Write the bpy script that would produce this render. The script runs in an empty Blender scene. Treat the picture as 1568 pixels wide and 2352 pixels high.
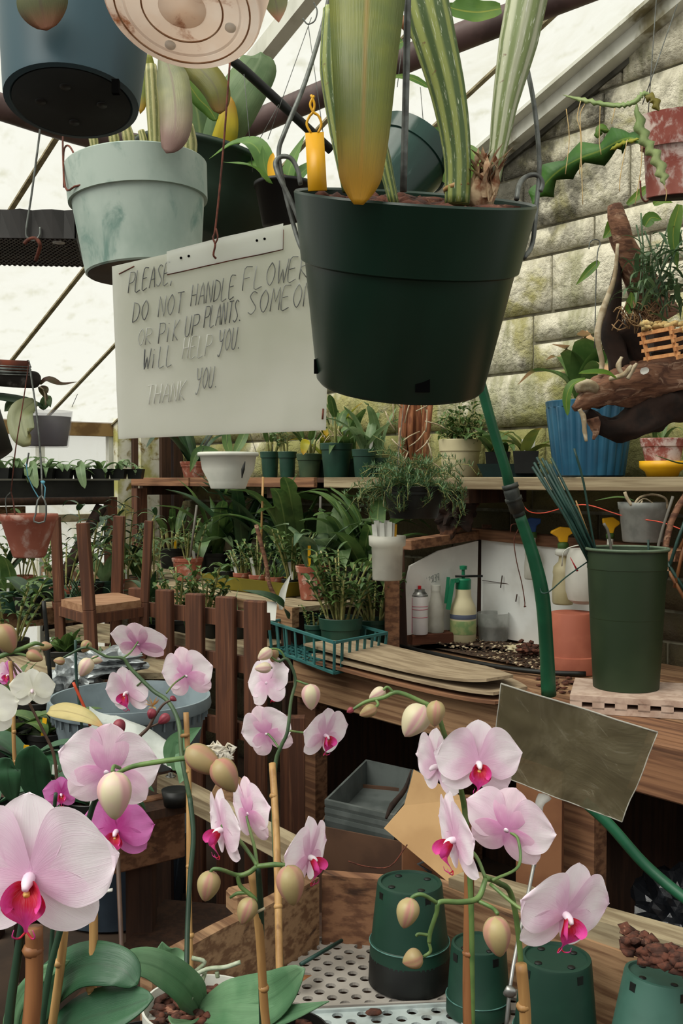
import bpy, bmesh, math, random
from mathutils import Vector as V, Matrix, noise as mn
R=random.Random(7)
sc=bpy.context.scene; COL=sc.collection
PI=math.pi
H0=1.45; FP=2350.0; PA=math.atan(76/2350)
def P(px,py,Y):
    dx=(px-784)/FP; dz=-(py-1176)/FP
    y=math.cos(PA)+dz*math.sin(PA); z=-math.sin(PA)+dz*math.cos(PA)
    k=Y/y
    return V((dx*k,Y,H0+z*k))
def PZ(px,py,z):
    a=P(px,py,1.0)
    k=(z-H0)/(a.z-H0)
    return V((a.x*k,k,z))
def s2l(c):
    r=[]
    for v in c:
        v=v/255.0
        r.append(v/12.92 if v<=.04045 else ((v+.055)/1.055)**2.4)
    return tuple(r)+(1.0,)
# ---------- materials
MC={}
def nodes(name):
    m=bpy.data.materials.new(name); m.use_nodes=True
    nt=m.node_tree; nt.nodes.clear()
    out=nt.nodes.new('ShaderNodeOutputMaterial'); b=nt.nodes.new('ShaderNodeBsdfPrincipled')
    nt.links.new(b.outputs[0],out.inputs[0])
    return m,nt,b,out
def N(nt,t,**k):
    n=nt.nodes.new(t)
    for a,v in k.items():
        if a.startswith('i_'): n.inputs[a[2:].replace('_',' ')].default_value=v
        elif a.startswith('n'): n.inputs[int(a[1:])].default_value=v
        else: setattr(n,a,v)
    return n
def mixc(nt,fac,a,b,mode='MIX'):
    n=nt.nodes.new('ShaderNodeMix'); n.data_type='RGBA'; n.blend_type=mode
    for s,v in ((0,fac),(6,a),(7,b)):
        if hasattr(v,'is_linked') or hasattr(v,'links'): nt.links.new(v,n.inputs[s])
        else: n.inputs[s].default_value=v
    return n.outputs[2]
def ramp(nt,src,a,b,c0=0.0,c1=1.0):
    n=nt.nodes.new('ShaderNodeMapRange'); n.interpolation_type='SMOOTHSTEP'
    nt.links.new(src,n.inputs[0]); n.inputs[1].default_value=a; n.inputs[2].default_value=b
    n.inputs[3].default_value=c0; n.inputs[4].default_value=c1
    return n.outputs[0]
def coord(nt,kind='Object',sc=(1,1,1),rot=(0,0,0)):
    t=nt.nodes.new('ShaderNodeTexCoord'); m=nt.nodes.new('ShaderNodeMapping')
    if any(rot): m.vector_type='TEXTURE'; sc=tuple(1/x for x in sc)
    m.inputs[3].default_value=sc; m.inputs[2].default_value=rot
    nt.links.new(t.outputs[kind],m.inputs[0]); return m.outputs[0]
def tex(nt,co,scale,det=4,rough=.55,dist=0):
    n=N(nt,'ShaderNodeTexNoise'); n.inputs['Scale'].default_value=scale; n.inputs['Detail'].default_value=det
    n.inputs['Roughness'].default_value=rough; n.inputs['Distortion'].default_value=dist
    nt.links.new(co,n.inputs['Vector']); return n.outputs[0]
def bump(nt,b,h,st,dist=.004):
    n=nt.nodes.new('ShaderNodeBump'); n.inputs['Strength'].default_value=st; n.inputs['Distance'].default_value=dist
    nt.links.new(h,n.inputs['Height']); nt.links.new(n.outputs[0],b.inputs['Normal'])
def M(name,c1,c2=None,c3=None,scale=20,rough=.55,st=(1,1,1),bmp=0,thr=(.4,.62),thr3=(.58,.7),spec=.4,trans=0,metal=0,sc3=None,alpha=1,rot=(0,0,0),rnd=.0):
    if name in MC: return MC[name]
    m,nt,b,out=nodes(name)
    co=coord(nt,'Object',st,rot)
    if rnd:
        oi=nt.nodes.new('ShaderNodeObjectInfo'); ad=N(nt,'ShaderNodeVectorMath',operation='ADD')
        mu=N(nt,'ShaderNodeMath',operation='MULTIPLY'); mu.inputs[1].default_value=37.0
        nt.links.new(oi.outputs['Random'],mu.inputs[0]); nt.links.new(co,ad.inputs[0]); nt.links.new(mu.outputs[0],ad.inputs[1]); co=ad.outputs[0]
    n1=tex(nt,co,scale)
    col=s2l(c1)
    if c2: col=mixc(nt,ramp(nt,n1,*thr),s2l(c1),s2l(c2))
    if c3:
        n2=tex(nt,co,sc3 or scale*.37,5,.65,.4)
        col=mixc(nt,ramp(nt,n2,*thr3),col,s2l(c3))
    if hasattr(col,'links'): nt.links.new(col,b.inputs['Base Color'])
    else: b.inputs['Base Color'].default_value=col
    b.inputs['Roughness'].default_value=rough; b.inputs['Metallic'].default_value=metal
    b.inputs['Specular IOR Level'].default_value=spec
    if bmp: bump(nt,b,n1,bmp)
    sh=b.outputs[0]
    if trans:
        t=nt.nodes.new('ShaderNodeBsdfTranslucent'); mx=nt.nodes.new('ShaderNodeMixShader'); mx.inputs[0].default_value=trans
        if hasattr(col,'links'): nt.links.new(col,t.inputs[0])
        else: t.inputs[0].default_value=col
        nt.links.new(sh,mx.inputs[1]); nt.links.new(t.outputs[0],mx.inputs[2]); sh=mx.outputs[0]
    if alpha<1:
        t=nt.nodes.new('ShaderNodeBsdfTransparent'); mx=nt.nodes.new('ShaderNodeMixShader'); mx.inputs[0].default_value=1-alpha
        nt.links.new(sh,mx.inputs[1]); nt.links.new(t.outputs[0],mx.inputs[2]); sh=mx.outputs[0]
    nt.links.new(sh,out.inputs[0])
    MC[name]=m; return m
def leafmat(name,c1,c2,tip=None,rib=None,trans=.25,rough=.42,tipr=(.7,1.0)):
    if name in MC: return MC[name]
    m,nt,b,out=nodes(name)
    uv=nt.nodes.new('ShaderNodeUVMap'); sp=nt.nodes.new('ShaderNodeSeparateXYZ'); nt.links.new(uv.outputs[0],sp.inputs[0])
    n1=tex(nt,coord(nt),14,3)
    col=mixc(nt,ramp(nt,n1,.38,.62),s2l(c1),s2l(c2))
    ab=N(nt,'ShaderNodeMath',operation='SUBTRACT'); ab.inputs[1].default_value=.5; nt.links.new(sp.outputs[1],ab.inputs[0])
    a2=N(nt,'ShaderNodeMath',operation='ABSOLUTE'); nt.links.new(ab.outputs[0],a2.inputs[0])
    if rib: col=mixc(nt,ramp(nt,a2.outputs[0],.0,.06,.65,0),col,s2l(rib))
    if tip: col=mixc(nt,ramp(nt,sp.outputs[0],*tipr),col,s2l(tip))
    n2=tex(nt,coord(nt,'UV',(1.2,26,1)),3,2)
    col=mixc(nt,ramp(nt,n2,.35,.75,0,.25),col,s2l(tuple(v*.6 for v in c1)))
    nt.links.new(col,b.inputs['Base Color']); b.inputs['Roughness'].default_value=rough
    bump(nt,b,n2,.25,.002)
    t=nt.nodes.new('ShaderNodeBsdfTranslucent'); mx=nt.nodes.new('ShaderNodeMixShader'); mx.inputs[0].default_value=trans
    nt.links.new(col,t.inputs[0]); nt.links.new(b.outputs[0],mx.inputs[1]); nt.links.new(t.outputs[0],mx.inputs[2]); nt.links.new(mx.outputs[0],out.inputs[0])
    MC[name]=m; return m
# ---------- mesh builder
def frame(t,hint=V((0,0,1))):
    t=t.normalized(); s=t.cross(hint)
    if s.length<1e-4: s=t.cross(V((0,1,0)))
    s.normalize(); return s,s.cross(t).normalized()
def cr(pts,n=6):
    if len(pts)<3:
        return [pts[0].lerp(pts[-1],i/n) for i in range(n+1)]
    o=[]; q=[pts[0]*2-pts[1]]+list(pts)+[pts[-1]*2-pts[-2]]
    for i in range(1,len(q)-2):
        for k in range(n):
            t=k/n; a,b,c,d=q[i-1],q[i],q[i+1],q[i+2]
            o.append(.5*((2*b)+(c-a)*t+(2*a-5*b+4*c-d)*t*t+(3*b-a-3*c+d)*t**3))
    o.append(pts[-1].copy()); return o
class MB:
    def __init__(s): s.v=[]; s.f=[]; s.uv=[]; s.X=None
    def add(s,vs,fs,uvs=None):
        o=len(s.v)
        s.v+= [s.X@V(v) for v in vs] if s.X else [V(v) for v in vs]
        s.uv+= uvs if uvs else [(0.5,0.3)]*len(vs)
        s.f+=[tuple(i+o for i in f) for f in fs]; return s
    def box(s,c,size,rot=None,bev=0):
        a,b,h=[x/2 for x in size]
        if bev:
            bm=bmesh.new(); bmesh.ops.create_cube(bm,size=1)
            for v in bm.verts: v.co=V((v.co.x*size[0],v.co.y*size[1],v.co.z*size[2]))
            bmesh.ops.bevel(bm,geom=bm.edges[:],offset=bev,segments=1,affect='EDGES',profile=.6)
            bm.verts.index_update(); vs=[v.co.copy() for v in bm.verts]; fs=[tuple(v.index for v in f.verts) for f in bm.faces]; bm.free()
        else:
            vs=[V((x,y,z)) for x in(-a,a) for y in(-b,b) for z in(-h,h)]
            fs=[(0,1,3,2),(4,6,7,5),(0,4,5,1),(2,3,7,6),(0,2,6,4),(1,5,7,3)]
        m=rot if rot else Matrix.Identity(3)
        return s.add([m@v+V(c) for v in vs],fs)
    def bar(s,a,b,w,h,up=V((0,0,1)),bev=0):
        a=V(a);b=V(b); d=b-a; sd,u=frame(d,up)
        rot=Matrix((d.normalized(),sd,u)).transposed()
        return s.box((a+b)/2,(d.length,w,h),rot,bev)
    def tube(s,pts,r,seg=8,sm=0,flat=1,hint=V((0,0,1))):
        n0=len(pts); pts=[V(p) for p in pts]
        rr=r if isinstance(r,(list,tuple)) else [r]*n0
        if sm:
            q=cr(pts,sm); rr=[rr[min(int(i/sm),n0-2)]*(1-(i%sm)/sm)+rr[min(int(i/sm)+1,n0-1)]*((i%sm)/sm) if i<len(q)-1 else rr[-1] for i in range(len(q))]; pts=q
        n=len(pts); vs=[];uvs=[]; side=None
        for i,p in enumerate(pts):
            t=(pts[min(i+1,n-1)]-pts[max(i-1,0)])
            if t.length<1e-9: t=V((0,0,1))
            t.normalize()
            if side is None: side,_=frame(t,hint)
            else:
                side=side-t*side.dot(t); 
                if side.length<1e-5: side,_=frame(t,hint)
                side.normalize()
            u=side.cross(t)
            for k in range(seg):
                a=2*PI*k/seg; vs.append(p+side*math.cos(a)*rr[i]+u*math.sin(a)*rr[i]*flat); uvs.append((i/(n-1),k/seg))
        fs=[(i*seg+k,i*seg+(k+1)%seg,(i+1)*seg+(k+1)%seg,(i+1)*seg+k) for i in range(n-1) for k in range(seg)]
        fs.append(tuple(range(seg))[::-1]); fs.append(tuple((n-1)*seg+k for k in range(seg)))
        return s.add(vs,fs,uvs)
    def lathe(s,prof,seg=32,X=None,rad=None,cap=True):
        vs=[];n=len(prof);uvs=[]
        for i,(r,z) in enumerate(prof):
            for k in range(seg):
                a=2*PI*k/seg; q=r*(rad(a,i) if rad else 1); v=V((q*math.cos(a),q*math.sin(a),z)); vs.append(X@v if X else v); uvs.append((i/max(1,n-1),k/seg))
        fs=[(i*seg+k,i*seg+(k+1)%seg,(i+1)*seg+(k+1)%seg,(i+1)*seg+k) for i in range(n-1) for k in range(seg)]
        if cap and prof[0][0]>1e-6: fs.append(tuple(range(seg))[::-1])
        if cap and prof[-1][0]>1e-6: fs.append(tuple((n-1)*seg+k for k in range(seg)))
        return s.add(vs,fs,uvs)
    def leaf(s,pts,w,prof='strap',hint=V((0,0,1)),fold=.2,n=5,twist=0,wave=0,roll=0):
        """ribbon along pts, half width w, fold = depth of the V, in halves of w"""
        pts=[V(p) for p in pts]; q=cr(pts,n) if len(pts)>2 else cr(pts,n*2); m=len(q); vs=[];uvs=[]
        for i,p in enumerate(q):
            t=i/(m-1); tg=q[min(i+1,m-1)]-q[max(i-1,0)]
            if tg.length<1e-9: tg=V((0,0,1))
            sd,u=frame(tg,hint)
            if twist or roll:
                a=twist*t+roll; sd,u=sd*math.cos(a)+u*math.sin(a),u*math.cos(a)-sd*math.sin(a)
            if callable(prof): k=prof(t)
            elif prof=='strap': k=min(1,.45+t*2.5)*(max(0,1-t**5))**.6
            elif prof=='lance': k=math.sin(PI*min(1,.08+t*.92)**.8)**.9
            elif prof=='oval': k=max(0,math.sin(PI*min(1,(.03+t*.97))))**.6
            else: k=min(1,.3+t*3)*(1-t)**.7
            k=max(k,.02)*w
            ed=wave*w*math.sin(t*22)
            for v,d in ((-1,1),(-.5,.3),(0,0),(.5,.3),(1,1)):
                vs.append(p+sd*(k*v)+u*(fold*k*d+ed*(v if abs(v)==1 else 0))); uvs.append((t,v/2+.5))
        fs=[(i*5+k,i*5+k+1,i*5+k+6,i*5+k+5) for i in range(m-1) for k in range(4)]
        return s.add(vs,fs,uvs)
    def blob(s,c,r,seed=0,amp=.25,sub=2,fr=1.5):
        bm=bmesh.new(); bmesh.ops.create_icosphere(bm,subdivisions=sub,radius=1)
        r=V(r) if hasattr(r,'__len__') else V((r,r,r)); vs=[]
        for v in bm.verts:
            k=1+amp*mn.noise(v.co*fr+V((seed*3.1,seed*1.7,seed)))*1.6
            vs.append(V(c)+V((v.co.x*r.x,v.co.y*r.y,v.co.z*r.z))*k)
        fs=[tuple(v.index for v in f.verts) for f in bm.faces]; bm.free()
        return s.add(vs,fs)
    def solidbar(s,pts,w,h):
        for a,b in zip(pts,pts[1:]): s.bar(a,b,w,h)
        return s
CNT=[0]
def wm(o):
    m=Matrix.Identity(4)
    while o: m=o.matrix_basis@m; o=o.parent
    return m
def build(name,mb,mat,parent=None,world=True,smooth=True,solid=0,bev=0,label=None):
    me=bpy.data.meshes.new(name)
    vs=mb.v
    if parent is not None and world:
        iv=wm(parent).inverted(); vs=[iv@v for v in vs]
    me.from_pydata([tuple(v) for v in vs],[],mb.f)
    if smooth: me.polygons.foreach_set('use_smooth',[True]*len(me.polygons))
    uvl=me.uv_layers.new(name='UVMap')
    lv=[0]*len(me.loops); me.loops.foreach_get('vertex_index',lv)
    uvl.data.foreach_set('uv',[c for i in lv for c in mb.uv[i]])
    for mm in (mat if isinstance(mat,(list,tuple)) else [mat]): me.materials.append(mm)
    me.update()
    o=bpy.data.objects.new(name,me); COL.objects.link(o)
    if parent is not None: o.parent=parent
    if smooth=='auto' :
        bm=bmesh.new(); bm.from_mesh(me)
        for e in bm.edges:
            if len(e.link_faces)==2 and e.calc_face_angle(0)>math.radians(38): e.smooth=False
        bm.to_mesh(me); bm.free()
    if solid:
        md=o.modifiers.new('s','SOLIDIFY'); md.thickness=solid; md.offset=0
    if label: o['label']=label
    return o
def tag(o,label,cat,group=None,kind=None):
    if label: o['label']=label
    if cat: o['category']=cat
    if group: o['group']=group
    if kind: o['kind']=kind
    return o
def thing(name,label,cat,loc=(0,0,0),rot=(0,0,0),group=None):
    o=bpy.data.objects.new(name,None); COL.objects.link(o); o.empty_display_size=.05
    o.location=loc; o.rotation_euler=rot; return tag(o,label,cat,group)
def struct(name,mb,mat,smooth=False,solid=0,parent=None):
    o=build(name,mb,mat,parent,smooth=smooth,solid=solid)
    o['kind']='structure'; return o
def dup(root,loc,rot=None,label=None,group=None):
    r=root.copy(); COL.objects.link(r); r.location=loc
    if rot is not None: r.rotation_euler=rot
    if label: r['label']=label
    if group: r['group']=group
    for ch in list(root.children):
        c=ch.copy(); COL.objects.link(c); c.parent=r
        for g in list(ch.children):
            d=g.copy(); COL.objects.link(d); d.parent=c
    return r
# ---------- palette
GP=M('green_plastic',(24,52,40),(30,62,48),(52,84,74),scale=8,rough=.38,st=(1,1,.3),thr3=(.6,.85),spec=.5)
GP2=M('green_plastic_bright',(28,60,48),(36,72,58),(66,104,90),scale=10,rough=.45,thr3=(.62,.8))
GPM=M('green_plastic_mossy',(50,70,48),(70,86,60),(36,62,46),scale=9,rough=.6)
BLK=M('black_plastic',(14,15,14),(22,24,22),(36,38,34),scale=12,rough=.5)
BLUEGREY=M('blue_grey_plastic',(50,78,88),(34,54,62),(104,136,148),scale=5,rough=.45,st=(1,1,.25),thr3=(.55,.8))
GREYG=M('grey_green_plastic',(172,186,176),(142,160,150),(104,134,124),scale=15,rough=.6,thr=(.35,.7),thr3=(.56,.75),sc3=22,st=(1,1,.6))
WHT=M('white_plastic',(222,222,212),(208,210,200),scale=10,rough=.4,trans=.15)
STAIN=M('stained_white_plastic',(252,244,236),(244,228,214),(170,112,74),scale=14,rough=.6,thr3=(.55,.72),sc3=30,trans=.8)
CREAM=M('cream_plastic',(196,186,150),(180,170,136),scale=8,rough=.45)
TERRA=M('terracotta',(142,78,60),(160,96,76),(188,156,142),scale=12,rough=.85,thr3=(.5,.66),sc3=26,bmp=.15)
TERRAW=M('terracotta_limescale',(140,72,62),(166,104,92),(208,188,180),scale=10,rough=.85,thr3=(.44,.6),sc3=24,bmp=.15)
TERRAP=M('terracotta_plain',(148,80,60),(162,92,70),(172,114,94),scale=9,rough=.7,thr3=(.6,.8))
BLUE=M('blue_glaze',(28,74,100),(36,88,114),(22,54,74),scale=8,rough=.35)
OLIVE=M('olive_plastic',(126,116,30),(112,104,26),scale=8,rough=.45)
YEL=M('yellow_plastic',(226,170,24),(214,156,18),scale=8,rough=.4)
TEAL=M('teal_plastic',(58,112,110),(48,98,98),scale=8,rough=.5)
GREYP=M('grey_plastic',(92,98,96),(74,80,78),(112,112,104),scale=10,rough=.55)
TUBB=M('blue_grey_tub',(122,136,142),(100,112,118),(128,112,92),scale=7,rough=.6,thr3=(.55,.75))
CLEAR=M('clear_plastic',(205,208,204),(180,184,180),scale=20,rough=.3,trans=.4,alpha=.5)
CLOUDY=M('cloudy_plastic',(232,230,220),(212,210,200),scale=9,rough=.4,trans=.4,alpha=.82)
WOOD=lambda n,a,b,c=None,st=(2,2,.12),bmp=.3,**k: M(n,a,b,c,scale=26,st=st,rough=.8,bmp=bmp,thr=(.40,.62),rnd=1,**k)
REDW=WOOD('redwood',(96,58,38),(72,42,28),(118,78,54),st=(3,3,.12))
REDH=WOOD('redwood_seat',(158,120,90),(138,100,72),st=(.4,2,2))
RB=(0,0,-.894)
PINE=WOOD('weathered_pine',(158,124,92),(112,80,56),(62,42,30),st=(.1,1.6,2.6),thr3=(.58,.72),rot=RB)
PINEV=WOOD('weathered_pine_shelf',(158,144,116),(122,106,82),(84,78,56),st=(.1,1.6,2.6),thr3=(.6,.75),rot=RB)
PINEB=WOOD('brown_pine',(140,100,72),(102,68,48),(66,44,32),st=(.1,1.6,2.6),thr3=(.55,.72),rot=RB)
PLY=WOOD('weathered_plywood',(162,144,118),(136,118,94),(106,88,70),st=(.25,2,2),thr3=(.6,.8),bmp=.15,rot=RB)
HOLE=M('dark_opening',(5,5,5),rough=1,spec=.05)
DKW=WOOD('dark_wood',(70,46,32),(52,34,24),st=(2,2,.14))
BARK=M('bark_chips',(96,56,42),(62,38,30),(156,112,90),scale=70,rough=.9,bmp=.6,sc3=40)
SOIL=M('potting_soil',(84,62,46),(50,38,30),(150,130,104),scale=70,rough=.95,bmp=.8,thr3=(.6,.68),sc3=60)
DRIFT=M('driftwood',(126,88,66),(84,54,40),(172,140,116),scale=30,rough=.85,bmp=.7,st=(.25,3,3),thr3=(.55,.7),sc3=22)
DARKROOT=M('dark_root',(46,30,22),(30,20,15),(98,64,44),scale=24,rough=.9,bmp=.7,thr3=(.58,.72))
ROOT=M('pale_root',(186,172,146),(150,132,104),scale=60,rough=.8)
WIRE=M('galvanised_wire',(112,116,112),(84,86,82),scale=60,rough=.5,metal=.5)
RUST=M('rusty_wire',(110,58,42),(76,40,30),scale=80,rough=.8)
WLAB=M('white_label',(222,222,214),(206,206,198),scale=10,rough=.5,trans=.1)
BAMB=M('bamboo_cane',(178,140,88),(152,114,68),(116,80,46),scale=20,rough=.5,st=(4,4,.3),thr3=(.6,.75))
REDST=M('red_brown_cane',(138,92,56),(112,70,42),scale=20,rough=.5,st=(4,4,.3))
HOSE=M('green_hose',(22,76,52),(28,88,60),(20,76,52),scale=10,rough=.4)
PIPE=M('brown_painted_pipe',(92,72,70),(70,54,52),(120,100,96),scale=12,rough=.55,thr3=(.62,.8))
GSTK=M('dark_green_stake',(24,52,46),(34,66,58),scale=20,rough=.5)
PAPER=M('white_card',(236,234,228),(220,218,212),(150,140,126),scale=6,rough=.8,thr3=(.62,.76))
CARD=M('brown_cardboard',(196,158,112),(182,144,100),scale=6,rough=.85)
CARDD=M('shaded_brown_cardboard',(136,92,62),(120,78,52),scale=6,rough=.85)  # brown cardboard again, with the shade under the bench in its colour
RED=M('red_plastic',(190,28,34),rough=.4)
DINK=M('dark_print',(70,72,74),rough=.8)
STEEL=M('dull_steel',(150,150,146),(120,120,116),scale=20,rough=.35,metal=.8)
# leaves
LM=leafmat('leaf_mid',(88,116,60),(60,90,46),rib=(136,152,90))
LD=leafmat('leaf_dark',(46,74,44),(32,56,34),rib=(70,100,60),trans=.12)
LP=leafmat('leaf_pale',(130,154,110),(100,130,84),rib=(150,170,130),trans=.3)
LY=leafmat('leaf_yellow_green',(150,150,40),(120,136,44),tip=(196,150,30),rib=(110,120,50),trans=.35)
LYY=leafmat('leaf_yellow',(206,186,40),(176,170,50),tip=(200,150,40),trans=.35)
LG=leafmat('leaf_bright',(104,138,46),(78,120,40),rib=(170,170,60),trans=.35)
LO=leafmat('leaf_olive',(124,124,76),(96,100,60),tip=(150,96,70),rib=(90,80,60),trans=.25,tipr=(.5,1))
LPH=leafmat('leaf_phalaenopsis',(52,92,62),(38,76,50),rib=(40,70,46),trans=.12,rough=.35)
LPHL=leafmat('leaf_phalaenopsis_pale',(116,156,116),(92,136,96),rib=(76,116,80),trans=.25,rough=.38)
LT=leafmat('leaf_tipped',(100,130,70),(76,110,56),tip=(214,170,130),trans=.25,tipr=(.72,.86))
LR=leafmat('leaf_red_green',(96,56,44),(80,90,50),trans=.2)
SPIKE=M('flower_spike',(96,122,66),(70,98,54),(120,130,80),scale=24,rough=.45)
SPIKED=M('dark_flower_spike',(38,62,44),(30,52,38),scale=24,rough=.45)
SPIKEB=M('brown_flower_spike',(88,66,52),(70,52,42),scale=24,rough=.5)
def petalmat(name,edge,inner,vein,amt=.55,trans=.42,rng=(.0,.62)):
    m,nt,b,out=nodes(name)
    uv=nt.nodes.new('ShaderNodeUVMap'); sp=nt.nodes.new('ShaderNodeSeparateXYZ'); nt.links.new(uv.outputs[0],sp.inputs[0])
    n1=tex(nt,coord(nt,'UV',(1.6,1.6,1)),2.2,2)
    ad=N(nt,'ShaderNodeMath',operation='ADD'); nt.links.new(sp.outputs[0],ad.inputs[0])
    m1=N(nt,'ShaderNodeMath',operation='MULTIPLY_ADD'); nt.links.new(n1,m1.inputs[0]); m1.inputs[1].default_value=.5; m1.inputs[2].default_value=-.25
    nt.links.new(m1.outputs[0],ad.inputs[1])
    col=mixc(nt,ramp(nt,ad.outputs[0],rng[0],rng[1],amt,0),s2l(edge),s2l(inner))
    n3=tex(nt,coord(nt,'Object',(1,1,1)),26,2)
    col=mixc(nt,ramp(nt,n3,.45,.75,0,.45),col,s2l(inner))
    n2=tex(nt,coord(nt,'UV',(.8,34,1)),2.4,3,.6,.35)
    col=mixc(nt,ramp(nt,n2,.5,.78,0,.32),col,s2l(vein))
    nt.links.new(col,b.inputs['Base Color']); b.inputs['Roughness'].default_value=.55; b.inputs['Specular IOR Level'].default_value=.25
    bump(nt,b,n2,.22,.0015)
    t=nt.nodes.new('ShaderNodeBsdfTranslucent'); mx=nt.nodes.new('ShaderNodeMixShader'); mx.inputs[0].default_value=trans
    nt.links.new(col,t.inputs[0]); nt.links.new(b.outputs[0],mx.inputs[1]); nt.links.new(t.outputs[0],mx.inputs[2]); nt.links.new(mx.outputs[0],out.inputs[0])
    return m
PT_P=petalmat('petal_pale_pink',(252,243,248),(232,188,216),(214,150,196),amt=.85,rng=(0,.78))
PT_S=petalmat('sepal_pink',(248,226,236),(220,154,198),(198,122,172),amt=.95,rng=(.0,.85))
PT_W=petalmat('petal_white',(250,250,240),(244,244,226),(232,232,214),amt=.3)
PT_M=petalmat('petal_magenta',(220,130,196),(196,60,150),(170,40,130),amt=.9)
LIPM=petalmat('lip_magenta',(222,72,160),(188,18,44),(240,190,200),amt=1.0,trans=.25,rng=(.2,.75))
COLM=M('column_white_pink',(250,244,246),(238,214,230),scale=40,rough=.5,trans=.3)
LIPW=M('lip_yellow',(226,180,80),(236,210,140),scale=80,rough=.5)
def budmat(name,a,b_,c):
    m,nt,b,out=nodes(name)
    uv=nt.nodes.new('ShaderNodeUVMap'); sp=nt.nodes.new('ShaderNodeSeparateXYZ'); nt.links.new(uv.outputs[0],sp.inputs[0])
    mu=N(nt,'ShaderNodeMath',operation='MULTIPLY'); mu.inputs[1].default_value=6*PI; nt.links.new(sp.outputs[1],mu.inputs[0])
    co=N(nt,'ShaderNodeMath',operation='COSINE'); nt.links.new(mu.outputs[0],co.inputs[0])
    col=mixc(nt,ramp(nt,co.outputs[0],-.2,1,0,.8),s2l(a),s2l(b_))
    n2=tex(nt,coord(nt),60,3); col=mixc(nt,ramp(nt,n2,.42,.7,0,.55),col,s2l(c))
    nt.links.new(col,b.inputs['Base Color']); b.inputs['Roughness'].default_value=.5
    t=nt.nodes.new('ShaderNodeBsdfTranslucent'); mx=nt.nodes.new('ShaderNodeMixShader'); mx.inputs[0].default_value=.2
    nt.links.new(col,t.inputs[0]); nt.links.new(b.outputs[0],mx.inputs[1]); nt.links.new(t.outputs[0],mx.inputs[2]); nt.links.new(mx.outputs[0],out.inputs[0])
    return m
BUD_P=budmat('bud_pale',(214,206,170),(226,170,180),(222,190,184))
BUD_G=budmat('bud_green_pink',(176,160,112),(196,134,128),(166,142,102))
BUD_B=budmat('bud_brown_pink',(164,144,100),(186,124,114),(156,140,94))
BUD_R=budmat('bud_dark_red',(140,56,70),(120,40,56),(160,76,84))

def stripemat(name,a,b_,pale,n,rough=.5):
    m,nt,b,out=nodes(name); uv=nt.nodes.new('ShaderNodeUVMap'); sp=nt.nodes.new('ShaderNodeSeparateXYZ'); nt.links.new(uv.outputs[0],sp.inputs[0])
    mu=N(nt,'ShaderNodeMath',operation='MULTIPLY'); mu.inputs[1].default_value=2*PI*n; nt.links.new(sp.outputs[1],mu.inputs[0])
    c=N(nt,'ShaderNodeMath',operation='COSINE'); nt.links.new(mu.outputs[0],c.inputs[0])
    n1=tex(nt,coord(nt,'UV',(2,9,1)),3,4); ad=N(nt,'ShaderNodeMath',operation='MULTIPLY_ADD'); nt.links.new(n1,ad.inputs[0]); ad.inputs[1].default_value=1.6; nt.links.new(c.outputs[0],ad.inputs[2])
    col=mixc(nt,ramp(nt,ad.outputs[0],.2,1.5),s2l(a),s2l(b_))
    n2=tex(nt,coord(nt,'UV',(3,14,1)),5,4,.6,.5); col=mixc(nt,ramp(nt,n2,.60,.66,0,.8),col,s2l(pale))
    n3=tex(nt,coord(nt,'UV',(5,3,1)),4,4,.6,.5); col=mixc(nt,ramp(nt,n3,.66,.72,0,.7),col,s2l((110,62,50)))
    nt.links.new(col,b.inputs['Base Color']); b.inputs['Roughness'].default_value=rough; return m
# ---------- room frame: u along the block wall towards us, nr into the room
U=V((.626,-.78,0)); NR=V((-.78,-.626,0)); W0=V((.62,3.87,0)); UZ=V((0,0,1))
def WP(s,off,z): return W0+U*s+NR*off+UZ*z
def roofz(s): return 2.70+.375*s
def onpx(px,off,z):
    X=(px-784)/FP; q=W0+NR*off
    s=(X*q.y-q.x)/(U.x-X*U.y); return q+U*s+UZ*z
def wrot(): return Matrix((U,NR,UZ)).transposed()
WR=wrot()
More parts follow.
